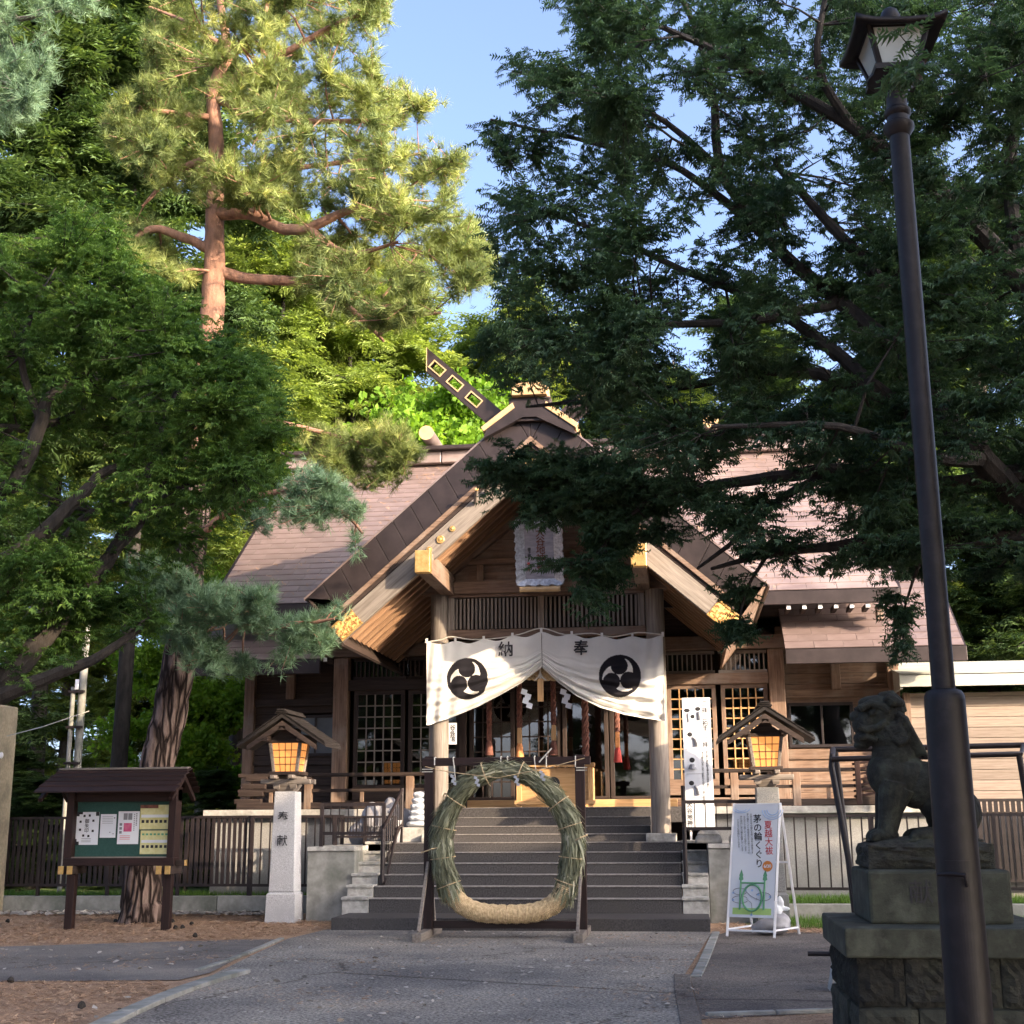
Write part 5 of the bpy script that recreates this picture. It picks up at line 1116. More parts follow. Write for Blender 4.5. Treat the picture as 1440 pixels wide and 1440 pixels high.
# ================================================================== GUARDIAN STATUE ON ITS PLINTH
def komainu():
    bx0, bx1 = 3.09, 3.93
    t = thing('guardian_plinth', 'mossy stone plinth with a wide slab on quarried blocks, carved 献 on the front', 'plinth', (3.5, 8.85, 0))
    boxpart('slab', 'slabstone', (2.90, 8.2, .575), (4.13, 9.5, .742), t, .012)
    bk = boxpart('inscribed_block', 'slabstone', (bx0, 8.5, .742), (bx1, 9.32, 1.055), t, .02)
    text('carved_character', '献', .15, (3.40, 8.496, .92), (R(90), 0, 0), 'ink', bk, .004, False, .002)
    # quarried blocks under the slab, each one on its own, rough faced
    rng = np.random.RandomState(4)
    def rough(x0, x1, y0, y1, z0, z1, mat='basalt_rough', amp=.030):
        nx, nz, ny = max(3, int((x1-x0)/.035)), max(3, int((z1-z0)/.035)), max(3, int((y1-y0)/.05)); bm = bmesh.new()
        bmesh.ops.create_cube(bm, size=1)
        bmesh.ops.subdivide_edges(bm, edges=bm.edges[:], cuts=7, use_grid_fill=True)
        for v in bm.verts:
            c = v.co.copy(); e = max(abs(c.x), abs(c.y), abs(c.z)); inner = sum(abs(abs(k)-.5) < 1e-4 for k in c) == 1
            v.co = Vector(((x0+x1)/2+c.x*(x1-x0), (y0+y1)/2+c.y*(y1-y0), (z0+z1)/2+c.z*(z1-z0)))
            if inner:
                n_ = Vector([(1 if k > 0 else -1) if abs(abs(k)-.5) < 1e-4 else 0 for k in c]); v.co += n_*(amp*rng.rand()+.004)
        me = bpy.data.meshes.new('quarried_block'); bm.to_mesh(me); bm.free(); me.materials.append(M[mat]); return inst(me, 'quarried_block', (0, 0, 0), t)
    for i in range(4): rough(2.97+.27*i, 2.97+.27*i+.26, 8.27, 8.62, .30, .568)
    for i in range(3): rough(2.96, 3.22, 8.64+.27*i, 8.64+.27*i+.26, .30, .568)
    for i in range(3): rough(2.94+.36*i+(.02 if i == 0 else 0), 2.94+.36*i+.35, 8.24, 8.62, .0, .29, 'basalt', .018)
    for i in range(2): rough(2.94, 3.25, 8.64+.42*i, 8.64+.42*i+.41, .0, .29, 'basalt', .018)
    boxpart('core', 'basalt', (3.2, 8.6, 0), (3.98, 9.3, .57), t, 0)
    # statue
    s = thing('guardian_dog_statue', 'dark mossy stone guardian dog sitting upright on its rough rock, facing the approach', 'statue', (3.5, 8.9, 1.055))
    Yc = 8.90; k = 1/205.
    def at(px, py, dy=0): p = P(px, py, Yc); return (p[0], Yc+dy*k, p[2])
    mb = MB()
    def E_(px, py, rx, ry, rz, dy=0, both=False):
        for q in ((dy, -dy) if both else (dy,)): mb.ball(at(px, py, q), (rx*k, ry*k, rz*k), 20, 12)
    def T_(pts, rad, dy=0, both=False, n=8):
        for q in ((dy, -dy) if both else (dy,)): mb.tube([at(a, b, q+(c[0] if c else 0)) for a, b, *c in pts], [r*k for r in (rad if hasattr(rad, '__len__') else [rad]*len(pts))], n)
    # head
    E_(1240, 1004, 27, 25, 24); E_(1217, 1018, 18, 22, 18); E_(1219, 1038, 18, 18, 11); E_(1203, 1008, 8, 13, 8); E_(1234, 988, 26, 20, 10); E_(1216, 996, 12, 20, 6)
    T_([(1204, 1023), (1216, 1028), (1230, 1025), (1244, 1016)], 4.5, 22, True); T_([(1205, 1040), (1216, 1037), (1230, 1042)], 4, 20, True)
    T_([(1206, 999), (1220, 991), (1236, 995), (1246, 1003)], 5.5, 23, True); E_(1224, 1004, 5, 4, 4.5, 22, True)
    T_([(1242, 981), (1252, 988), (1266, 992)], [6, 9, 4], 22, True); T_([(1236, 978), (1252, 977), (1266, 990), (1272, 1002)], [4, 6, 6, 3], 8, True)
    E_(1212, 1048, 11, 10, 6)
    # mane: combed strands and curls
    for i in range(6): T_([(1236+i*3, 1018+i*4.4), (1246+i*3, 1026+i*4.2), (1258+i*2, 1022+i*4.4), (1262+i*2, 1014+i*4.6)], [3, 4.2, 4.2, 3], 22+i*.8, True, 6)
    for i in range(7): T_([(1258+i*2, 1004+i*6), (1270+i*3, 1016+i*6), (1282+i*3.4, 1034+i*5)], [5, 6, 3], 20-i*1.2, True, 6)
    for i in range(5): E_(1262+i*7, 1000+i*14, 8, 8, 8, 8, True)
    # neck, chest, trunk
    E_(1254, 1034, 31, 27, 28); E_(1257, 1062, 29, 26, 28); E_(1251, 1088, 30, 30, 32); E_(1240, 1084, 13, 20, 22); E_(1274, 1092, 30, 28, 30); E_(1300, 1104, 32, 29, 31); E_(1326, 1122, 34, 32, 36); E_(1345, 1142, 32, 33, 34); E_(1290, 1118, 24, 22, 18)
    # fore legs
    T_([(1254, 1100), (1250, 1125), (1247, 1150), (1245, 1172)], [19, 16, 13, 12.5], 15, True, 14); E_(1241, 1174, 19, 13, 9, 15, True)
    for d in (7, 13, 19, 24): E_(1228, 1177, 7, 4, 6, d, True)
    T_([(1268, 1110), (1258, 1140), (1254, 1168)], [14, 9, 6], 16, True, 10)
    # haunch and hind paws
    E_(1338, 1146, 30, 16, 32, 22, True); T_([(1345, 1165), (1320, 1172), (1298, 1173)], [12, 10, 9], 26, True, 12); E_(1295, 1174, 18, 12, 9, 26, True)
    for d in (20, 26, 32): E_(1281, 1177, 6, 4, 6, d, True)
    # flame tail
    for a, b, r in ((1352, 1100, 14), (1348, 1080, 14), (1340, 1062, 15), (1330, 1046, 14), (1322, 1034, 11), (1316, 1058, 11), (1312, 1046, 8), (1336, 1026, 9)): E_(a, b, r*.8, r*.7, r)
    E_(1300, 1182, 76, 38, 6)
    o = mb.build('body', 'statue_stone', s, True); m_ = o.modifiers.new('remesh', 'REMESH'); m_.mode = 'VOXEL'; m_.voxel_size = .0055; m_.use_smooth_shade = True
    s_ = o.modifiers.new('smooth', 'SMOOTH'); s_.factor = .25; s_.iterations = 1
    rk = rough(3.125, 3.88, 8.66, 9.14, 1.058, 1.205, 'basalt_rough', .028); rk.name = 'rock_base'; rk.parent = s; rk.matrix_parent_inverse = wm(s).inverted()
komainu()

# ================================================================== LAMP POST
def lamp_post():
    x, y = 3.225, 6.4
    t = thing('lamp_post', 'tall dark painted lamp post with a thick lower sleeve and a four-sided lantern head', 'lamp post', (x, y, 0))
    MB().lathe((x, y, 0), [(.125, -.02), (.125, .03), (.102, .05), (.098, 1.0), (.093, 1.90), (.091, 1.925), (.080, 1.945), (.056, 1.955)], 32).build('lower_sleeve', 'black_metal', t, True)
    MB().tube([(x, y, 1.95), (x, y, 3.4), (x, y, 4.86)], [.054, .052, .050], 28).build('shaft', 'black_metal', t, True)
    MB().lathe((x, y, 0), [(.052, 4.80), (.078, 4.84), (.078, 4.865), (.060, 4.88), (.056, 4.91), (.068, 4.925), (.068, 4.945), (.054, 4.96), (.052, 5.03), (.075, 5.07), (.10, 5.10), (.14, 5.125), (.14, 5.14)], 28).build('collar', 'black_metal', t, True)
    # flat access door with rims and hinges on the sleeve
    dm = MB()
    for k in range(9):
        a0, a1 = math.radians(228+7*k), math.radians(228+7*(k+1)); r0_, r1_ = .094, .108
        z0, z1 = .25, 1.18
        q = [(x+r_*math.cos(a), y+r_*math.sin(a), z) for z in (z0, z1) for a in (a0, a1) for r_ in (r0_, r1_)]
        dm.add(q, [(1, 3, 7, 5), (0, 4, 6, 2), (4, 5, 7, 6), (0, 2, 3, 1), (0, 1, 5, 4), (2, 6, 7, 3)])
    d = dm.build('access_door', 'black_metal', t)
    for z in (.42, 1.12): MB().tube([(x-.125+.02, y-.085, z), (x-.06, y-.125, z+.005), (x+.0, y-.14, z), (x+.01, y-.125, z-.05)], .009, 8).build('door_clasp', 'black_metal', d, True)
    # lantern head: tapered frame, panes, sweeping square hood
    ang = R(4); rz = Matrix.Translation((x, y, 0)) @ Matrix.Rotation(ang, 4, 'Z')
    zb, zt, hb, ht = 5.145, 5.36, .095, .150
    MB().tbox((0, 0), (hb+.03, hb+.03), (hb+.03, hb+.03), zb-.02, zb+.012).xform(rz).build('lantern_floor', 'black_metal', t)
    for k in range(4):
        r_ = rz @ Matrix.Rotation(k*math.pi/2, 4, 'Z')
        MB().add([(-hb, -hb, zb+.013), (hb, -hb, zb+.013), (ht, -ht, zt), (-ht, -ht, zt)], [(0, 1, 2, 3)]).xform(r_).build('lamp_pane', 'lampglass', t)
        MB().tube([tuple(r_ @ Vector((hb, -hb, zb+.01))), tuple(r_ @ Vector((ht, -ht, zt)))], .016, 6).build('corner_bar', 'black_metal', t)
        MB().tube([tuple(r_ @ Vector((-ht, -ht, zt))), tuple(r_ @ Vector((ht, -ht, zt)))], .014, 6).build('top_bar', 'black_metal', t)
    n = 12; V = []; F = []; W_ = .23
    for j in range(n+1):
        for i in range(n+1):
            u, v = i/n*2-1, j/n*2-1; m_ = max(abs(u), abs(v)); c = (abs(u)*abs(v))
            z = 5.48-.13*m_**.8+.035*c**3; V.append((u*W_, v*W_, z))
    for j in range(n):
        for i in range(n): a = j*(n+1)+i; F.append((a, a+1, a+n+2, a+n+1))
    o = MB().add(V, F).xform(rz).build('hood', 'black_metal', t, True); sd = o.modifiers.new('thickness', 'SOLIDIFY'); sd.thickness = .03
    MB().lathe((x, y, 5.46), [(.05, 0), (.055, .03), (.04, .07), (.015, .09), (.001, .092)], 16).build('finial', 'black_metal', t, True)
lamp_post()

# ================================================================== METAL RAILINGS AND FENCES
def pipe(name, pts, r, parent, mat='iron', n=10): return MB().tube(pts, r, n).build(name, mat, parent, True)
def picket_fence(label, p, q, z0, z1, step, parent=None, foot=.0, posts=3, pr_=.010, mat='iron', rail=.02, group=None, name='metal_fence', slat=None):
    p, q = Vector((*p, 0)), Vector((*q, 0)); L_ = (q-p).length; n = int(L_/step); t = thing(name, label, 'fence', ((p+q)/2)[:2]+(0,), group) if parent is None else parent
    ang = math.atan2((q-p).y, (q-p).x)
    for z in (z0+.06, z1-rail): 
        o = MB().box((-L_/2, -.018, -rail), (L_/2, .018, rail)).mesh('rail', mat); inst(o, 'rail', ((p+q)/2)[:2]+(z,), t, (0, 0, ang))
    a = slat or pr_; me = MB().box((-a, -.008 if slat else -pr_, 0), (a, .008 if slat else pr_, z1-z0-.06-2*rail)).mesh('picket', mat)
    for i in range(n+1): inst(me, 'picket', tuple(p.lerp(q, i/n))[:2]+(z0+.06+rail*.9,), t, (0, 0, ang))
    mp = MB().box((-.024, -.024, 0), (.024, .024, z1-foot+.0)).mesh('fence_post', mat)
    for i in range(posts): inst(mp, 'fence_post', tuple(p.lerp(q, i/(posts-1)))[:2]+(foot,), t, (0, 0, ang))
    return t
# stair handrails
for sx, x, lab in ((-1, -2.18, 'brown steel handrail with balusters on the left of the steps'), (1, 1.99, 'brown steel handrail with balusters on the right of the steps')):
    t = thing('handrail', lab, 'handrail', (x, 18.9, 0), 'steel handrails of the steps')
    a, b = Vector((x, 18.5, 1.22)), Vector((x, 19.75, 1.80))
    lo = Vector((0, 0, -.50)); pipe('top_rail', [a, b], .024, t); pipe('bottom_rail', [a+lo, b+lo+Vector((0, 0, 0))], .016, t)
    pipe('post', [(x, 18.5, .42), (x, 18.5, 1.24)], .030, t); pipe('post', [(x, 19.75, 1.03), (x, 19.75, 1.82)], .030, t)
    for i in range(1, 9): c = a.lerp(b, i/9); pipe('baluster', [c, c+lo], .009, t)
    if sx < 0: pipe('low_rail', [(x+.04, 18.45, .50), (x+.04, 18.6, .58), (x+.04, 19.3, 1.25), (x+.04, 19.6, 1.28), (x+.04, 19.6, 1.03)], .018, t)
t = picket_fence('brown steel guard rail on the retaining wall left of the steps', (-3.12, 18.72), (-2.22, 18.72), 1.12, 1.60, .125, foot=1.0, posts=2, pr_=.007, rail=.022)
t = picket_fence('brown steel guard rail behind the folding sign on the right', (1.99, 18.66), (3.02, 18.66), 1.16, 1.60, .13, foot=.40, posts=2, pr_=.007, rail=.022)
# rear guard rail of dense bars, and dark recess under the verandah
t = picket_fence('dense low brown guard rail beside the hall left of the steps', (-3.15, 19.6), (-2.25, 19.6), 1.06, 1.42, .045, foot=1.0, posts=3, pr_=.006, rail=.015)
t = picket_fence('black picket fence on the low wall between pine trunk and stone lantern', (-4.62, 20.2), (-3.2, 20.2), .34, 1.44, .14, foot=.2, posts=3)
t = picket_fence('dense dark slat fence behind the notice board', (-9.2, 20.25), (-4.66, 20.25), .34, 1.44, .085, foot=.2, posts=5, slat=.026)
t = picket_fence('dense brown slat gate standing further back behind the pine', (-6.1, 21.4), (-3.9, 21.4), .55, 1.34, .06, foot=.2, posts=3, slat=.018)
t = picket_fence('long black picket fence before the hall wall on the right', (2.9, 19.24), (9.5, 19.24), .34, 1.40, .15, foot=.15, posts=5)
t = picket_fence('dense purple-brown slat gate beyond the lamp post on the right', (6.05, 21.4), (8.6, 21.4), .35, 1.62, .085, foot=.1, posts=3, slat=.030)
# tubular ramp rail behind the statue
t = thing('ramp_rail', 'tall dark tubular ramp rail behind the guardian statue', 'railing', (4.4, 13.8, 0))
pipe('upright', [(3.66, 13.6, -.02), (3.62, 13.6, .6), (3.47, 13.65, 1.86), (3.49, 13.70, 1.96), (3.57, 14.35, 2.06)], .030, t, n=12)
pipe('upright', [(3.72, 14.4, -.02), (3.60, 14.4, 2.04)], .030, t, n=12)
pipe('top_pipe', [(3.56, 14.4, 2.06), (7.2, 14.4, 2.10)], .030, t, n=12); pipe('top_pipe', [(3.47, 13.65, 1.93), (5.30, 13.65, 1.96), (5.5, 14.35, 2.07)], .028, t, n=12)
pipe('upright', [(5.42, 13.65, -.02), (5.28, 13.65, 1.95)], .030, t, n=12); pipe('upright', [(6.6, 14.4, -.02), (6.55, 14.4, 2.09)], .030, t, n=12)
for x in (3.28, 5.15):
    t = thing('bollard_stone', 'small pale stone block by the plinth, '+('left' if x < 4 else 'right')+' one', 'stone block', (x, 11.5, 0), 'pale stone blocks')
    MB().tbox((x, 11.6), (.16, .12), (.09, .08), -.02, .34).build('block', 'concrete_pale', t, bevel=.01); pipe('iron_bar', [(x-.3, 11.75, .26), (x+.1, 11.75, .26)], .02, t)
# wooden slatted crate on the verandah right
t = thing('slatted_rack', 'dark slatted wooden rack leaning on the verandah at the right end', 'rack', (4.95, 20.8, 1.54))
for i in range(7): beam('rack_slat', 'maroonX', (4.55, 20.82, 1.66+.08*i), (5.05, 20.80, 1.74+.08*i), .03, .035, t)
for x in (4.62, 5.02): boxpart('rack_post', 'maroonZ', (x-.04, 20.76, 1.54), (x+.04, 20.79, 2.26), t, .004)

# ================================================================== SANDBAGS, BINS, CONCRETE BLOCKS
for i in range(6):
    z = 1.30+.085*i; w_ = .30-.03*i
    lab = ('topmost', 'second from the top', 'third from the top', 'fourth from the top', 'fifth from the top', 'lowest')[5-i]+' white sandbag in the stack left of the porch post'
    o = blob_mesh('sandbag', [((-1.93+.02*(i % 2), 19.9, z), (w_*.62, .2, .058)), ((-1.93-.3*w_, 19.88, z), (w_*.4, .16, .05)), ((-1.93+.3*w_, 19.92, z), (w_*.4, .16, .05))], 'bag', .02, None, .012)
    o['label'] = lab; o['category'] = 'sandbag'; o['group'] = 'stacked white sandbags'
t = thing('concrete_block', 'square pale concrete block under the white sandbags', 'block', (-1.95, 19.9, 1.03)); boxpart('block', 'concrete_pale', (-2.17, 19.7, 1.035), (-1.72, 20.1, 1.25), t, .01)
for x, y, r_, h, m, lab in ((-2.30, 19.75, .13, .30, 'bag_grey', 'small grey bucket beside the sandbags left of the porch'), (-2.62, 19.9, .20, .22, 'bag_grey', 'squat grey stone basin behind the left handrail')):
    t = thing('bucket', lab, 'bucket', (x, y, 1.03)); MB().lathe((x, y, 1.036), [(r_*.8, 0), (r_*.9, h*.6), (r_, h), (r_*1.06, h), (r_*1.06, h+.02), (r_*.9, h+.02), (r_*.86, h*.9)], 20).build('pail', m, t, True)
t = thing('covered_heap', 'heap under a crumpled pale grey sheet behind the left railing', 'heap', (-2.6, 20.3, 1.03))
blob_mesh('crumpled_sheet', [((-2.72, 20.2, 1.3), (.22, .2, .34)), ((-2.45, 20.2, 1.35), (.16, .2, .35)), ((-2.9, 20.2, 1.15), (.2, .2, .2)), ((-2.25, 20.2, 1.25), (.2, .2, .28))], 'bag_grey', .03, t, .06)
for x in (2.32, 2.78):
    t = thing('foundation_stone', ('left' if x < 2.5 else 'right')+' round-shouldered pale stone on the wall behind the folding sign', 'stone block', (x, 18.9, 1.02), 'round-shouldered stones')
    MB().tbox((x, 18.95), (.19, .14), (.17, .13), 1.021, 1.13).tbox((x, 18.95), (.17, .13), (.11, .10), 1.13, 1.20).build('block', 'concrete_pale', t, bevel=.03)

# ================================================================== ANNEX CABIN (right)
t = thing('annex_cabin', 'low cedar-clad annex with a pale ribbed metal roof at the right', 'cabin', (8, 22, 0)); sh2 = t
boards(5.62, 11.5, 1.42, 3.30, 22.0, .165, 'sidingX', t, nm='siding_board', jitter=.008)
boxpart('wall_core', 'darkX', (5.62, 22.0, .3), (11.5, 26, 3.3), t, 0); boxpart('plinth_wall', 'plaster', (5.65, 21.7, -.05), (11.6, 21.95, 1.40), t, .01)
boxpart('corner_post', 'woodZ', (5.56, 21.9, 1.4), (5.66, 22.02, 3.3), t, .006)
boxpart('fascia', 'tin', (5.45, 21.50, 3.36), (11.7, 21.54, 3.56), t, .004)
for i in range(9):
    f = i/9; y0 = 21.5+2.3*f; z0 = 3.56+.42*f
    MB().prism([(5.45, y0, z0+.02), (5.45, y0+.27, z0+.06), (5.45, y0+.27, z0+.02), (5.45, y0, z0-.02)], (6.25, 0, 0)).build('roof_rib', 'tin', t)
MB().prism([(5.46, 21.55, 3.33), (5.46, 24, 3.33), (5.46, 23.8, 3.97), (5.46, 21.55, 3.54)], (.04, 0, 0)).build('gable_trim', 'tin', t)
# ================================================================== LEFT: gate pillar, service pole, wire
t = thing('stone_pillar', 'tan stone pillar with a rounded cap at the left edge', 'pillar', (-9.1, 19.7, 0))
boxpart('shaft', 'tan', (-9.9, 19.4, -.05), (-8.50, 20.04, 3.15), t, .03)
MB().ball((-9.22, 19.75, 3.5), (.74, .40, .42), 24, 14).build('rounded_cap', 'tan', t, True); MB().lathe((-9.22, 19.75, 3.15), [(.40, 0), (.60, .06), (.70, .2), (.66, .26)], 24).build('crevice_shade', 'bark', t, True)  # dark ring paints in the shade of the crevice under the cap
pa = P(108, 1090, 21.5); t = thing('service_pole', 'grey steel service pole with a conduit strapped along it, behind the notice board', 'pole', (pa[0], 21.5, 0))
pipe('pole', [(pa[0], 21.5, 0), (pa[0], 21.5, 5.2)], .065, t, 'concrete', 14); pipe('conduit', [(pa[0]-.13, 21.42, 0), (pa[0]-.13, 21.42, 3.6)], .04, t, 'concrete', 10)
for z in (2.3, 2.9, 3.5): boxpart('strap', 'iron', (pa[0]-.19, 21.36, z), (pa[0]+.08, 21.43, z+.04), t, 0)
boxpart('plate', 'white', (pa[0]-.06, 21.33, 3.55), (pa[0]+.0, 21.35, 3.72), t, .002)
t = thing('overhead_wire', 'thin pale wire running from the left edge to the service pole', 'wire', (pa[0], 21.4, 3))
q = P(10, 1035, 19.5); pipe('wire', [tuple(q), tuple(P(60, 1022, 18)), tuple(P(125, 1000, 21.3))], .008, t, 'cord', 5)
t = thing('small_bulb', 'small white bulb hanging on the stone pillar', 'bulb', tuple(P(2, 1062, 19.3))); q = P(2, 1062, 19.3); MB().ball(tuple(q), (.03, .03, .05), 10, 8).build('bulb', 'white', t, True)

# ================================================================== TREES
def red_pine():
    t = thing('red_pine', 'tall leaning red pine with flaking orange bark behind the notice board', 'tree', tuple(G(205, 1298)))
    Y = 18.3; b = G(202, 1298); bx = Y
    low, lr = smoothline([tuple(P(x, y, Y)) for x, y in ((196, 1310), (201, 1240), (211, 1150), (225, 1060), (246, 965), (258, 880), (266, 790), (278, 680))], [.33, .265, .245, .245, .24, .235, .23, .224], .02, 6)
    V = MB().tube(low, lr, 28); o = V.build('trunk', 'bark_pine', t, True)
    hi, hr = smoothline([tuple(P(x, y, Y)) for x, y in ((278, 680), (288, 560), (298, 450), (301, 380), (302, 300), (304, 200), (300, 130), (318, 70), (310, 0), (305, -120))], [.224, .205, .185, .165, .14, .12, .105, .08, .06, .04], .02, 6)
    MB().tube(hi, hr, 18).build('upper_trunk', 'bark_red', t, True)
    limbs = [L3((302, 302, 18.3, .10), (350, 302, 18.1, .09), (400, 322, 17.9, .085), (440, 318, 17.8, .08), (485, 298, 17.7, .06), (560, 280, 17.6, .035)),
             L3((436, 322, 17.8, .06), (465, 345, 17.7, .05), (500, 357, 17.6, .04), (560, 340, 17.5, .02)),
             L3((306, 382, 18.3, .10), (350, 392, 18.5, .085), (420, 396, 18.6, .075), (480, 405, 18.7, .06), (560, 440, 18.8, .045), (620, 440, 18.8, .02)),
             L3((460, 402, 18.7, .05), (500, 440, 18.6, .04), (540, 480, 18.5, .02)),
             L3((296, 352, 18.3, .09), (262, 336, 18.2, .075), (212, 322, 18.1, .06), (172, 350, 18.0, .035)),
             L3((304, 220, 18.3, .07), (250, 240, 18.4, .05), (200, 290, 18.4, .02)), L3((304, 165, 18.3, .06), (250, 160, 18.0, .045), (190, 150, 17.8, .02)),
             L3((305, 140, 18.3, .07), (350, 155, 18.0, .06), (420, 170, 17.8, .05), (520, 170, 17.6, .03)),
             L3((330, 110, 18.3, .07), (400, 75, 17.9, .055), (470, 35, 17.7, .04), (545, 5, 17.6, .02)),
             L3((312, 95, 18.3, .06), (345, 60, 18.6, .05), (370, 30, 18.8, .04), (385, -40, 18.9, .02)),
             L3((304, 250, 18.3, .07), (380, 240, 18.9, .05), (470, 230, 19.1, .04), (600, 215, 19.2, .02)), L3((306, 60, 18.3, .05), (260, 30, 18.2, .03), (210, 10, 18.2, .02)),
             L3((268, 770, 18.3, .07), (320, 720, 17.9, .055), (400, 690, 17.5, .04), (480, 720, 17.2, .03), (510, 750, 17.1, .015)),
             L3((258, 860, 18.3, .06), (320, 870, 17.6, .05), (400, 880, 17.0, .035), (470, 870, 16.7, .015)), L3((254, 890, 18.2, .04), (220, 850, 17.6, .03), (200, 800, 17.4, .015)),
             L3((285, 600, 18.3, .06), (360, 590, 18.8, .05), (460, 610, 19.2, .035), (560, 640, 19.4, .02))]
    limbs_mesh(t, limbs, 'bark_red', 'limb', 10)
    holes = [[(284, 128), (322, 128), (325, 212), (286, 212)], [(270, 288), (345, 288), (420, 300), (420, 330), (335, 330), (340, 380), (420, 384), (420, 412), (272, 412)], [(545, 175), (590, 165), (600, 200), (560, 205)]]
    tips = sample_region([(235, -70), (548, -70), (552, 40), (505, 68), (545, 100), (585, 128), (634, 140), (602, 165), (588, 190), (640, 195), (676, 222), (650, 240), (660, 290), (640, 330), (560, 330), (480, 300), (400, 300), (330, 290), (240, 270), (170, 235), (140, 175), (150, 140), (210, 100), (195, 40)], 16.7, 19.9, 1500, .0, 2.1, 2., holes)
    tips = np.concatenate([tips, sample_region([(420, 330), (560, 300), (660, 300), (702, 350), (700, 395), (640, 425), (560, 470), (470, 450), (400, 400)], 17, 19.5, 420, -.05, 1.3, 5., holes), sample_region([(160, 320), (240, 310), (280, 350), (270, 400), (200, 380), (150, 370)], 17.2, 18.8, 90, -.3, 1.2, 5., holes), sample_region([(410, 600), (560, 590), (592, 640), (560, 690), (500, 690), (440, 660)], 18.5, 20, 170, -.3)])
    grow(t, limbs, tips, T_PINE, 'pine', 'bark_red', .19, 11, .60, mode='tuft', nodeR=.03, name='crown', colvar=1.7)
    tips = np.concatenate([sample_region([(400, 655), (470, 660), (500, 700), (532, 745), (520, 785), (490, 790), (470, 750), (400, 740), (350, 765), (345, 730), (385, 700)], 16.7, 18.2, 130, .0, 2.2),
        sample_region([(225, 850), (280, 825), (350, 830), (388, 808), (395, 835), (370, 865), (430, 872), (488, 840), (482, 895), (440, 925), (400, 945), (330, 955), (250, 935), (222, 890)], 16.4, 18.0, 300, .0, 2.2), sample_region([(180, 770), (250, 785), (300, 830), (240, 870), (180, 850)], 16.8, 18.0, 130, -.2)])
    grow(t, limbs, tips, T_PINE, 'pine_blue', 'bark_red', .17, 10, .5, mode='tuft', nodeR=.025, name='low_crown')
red_pine()
def left_yew():
    b = np.array([-5.75, 11.6, 0]); t = thing('left_yew', 'dark spreading yew reaching in from the left edge', 'tree', tuple(b))
    o = P(-70, 1010, 12.2); tr = [tuple(b), tuple(b*.5+o*.5), tuple(o), tuple(P(-60, 820, 12.4)), tuple(P(-40, 600, 12.6)), tuple(P(-10, 420, 12.8))]
    MB().tube(*smoothline(tr, [.30, .26, .22, .18, .12, .05]), 16).build('trunk', 'bark', t, True)
    limbs = [L3((-70, 1010, 12.2, .13), (30, 930, 12.4, .11), (90, 862, 12.6, .10), (150, 790, 12.8, .08), (192, 715, 13, .06), (215, 640, 13.2, .04), (250, 540, 13.4, .02)),
             L3((-70, 1010, 12.2, .10), (40, 962, 12.2, .075), (130, 928, 12.3, .05), (200, 880, 12.4, .03)), L3((-60, 830, 12.4, .12), (0, 795, 12.5, .10), (60, 750, 12.6, .085), (110, 700, 12.8, .07), (150, 662, 13, .05), (220, 640, 13.2, .03), (300, 600, 13.4, .02)),
             L3((-50, 720, 12.5, .10), (20, 680, 12.4, .085), (58, 592, 12.4, .07), (68, 560, 12.4, .055), (110, 530, 12.6, .04), (170, 480, 12.8, .025), (200, 430, 12.9, .015)), L3((-60, 870, 12.4, .09), (50, 800, 12.9, .06), (130, 720, 13.4, .04), (240, 690, 13.8, .02)),
             L3((120, 815, 12.7, .06), (190, 745, 12.9, .045), (240, 690, 13.1, .03), (330, 660, 13.3, .015)), L3((58, 592, 12.4, .05), (30, 500, 12.3, .035), (60, 400, 12.3, .02)), L3((-40, 600, 12.6, .06), (60, 600, 13.6, .05), (160, 560, 14, .03), (300, 540, 14.2, .015))]
    limbs_mesh(t, limbs, 'bark')
    tips = np.concatenate([sample_region([(-40, 330), (50, 345), (100, 300), (150, 300), (180, 350), (240, 410), (270, 440), (330, 465), (385, 510), (380, 560), (425, 600), (432, 625), (405, 650), (395, 700), (350, 712), (300, 700), (240, 640), (150, 560), (90, 520), (0, 560), (-40, 560)], 11.6, 14.8, 1300, .0, 2.8, 1.),
        sample_region([(-40, 540), (80, 520), (240, 600), (330, 690), (355, 720), (330, 770), (290, 795), (225, 790), (190, 740), (90, 760), (-40, 720)], 11.8, 14.4, 330, .12, 2., 4.), sample_region([(-40, 800), (60, 770), (130, 800), (235, 835), (240, 855), (180, 885), (80, 925), (-40, 945)], 11.6, 13.4, 300, -.05, 2., 2.)])
    lay = .32; tips[:, 2] = np.round((tips[:, 2]-.25*tips[:, 0])/lay)*lay+.25*tips[:, 0]+RS.normal(0, .06, len(tips))
    grow(t, limbs, tips, T_YEWB, 'yew_left', 'bark', .130, 12, .62, .9, mode='frond', nodeR=.018, colvar=1.1, jit=.42)
left_yew()
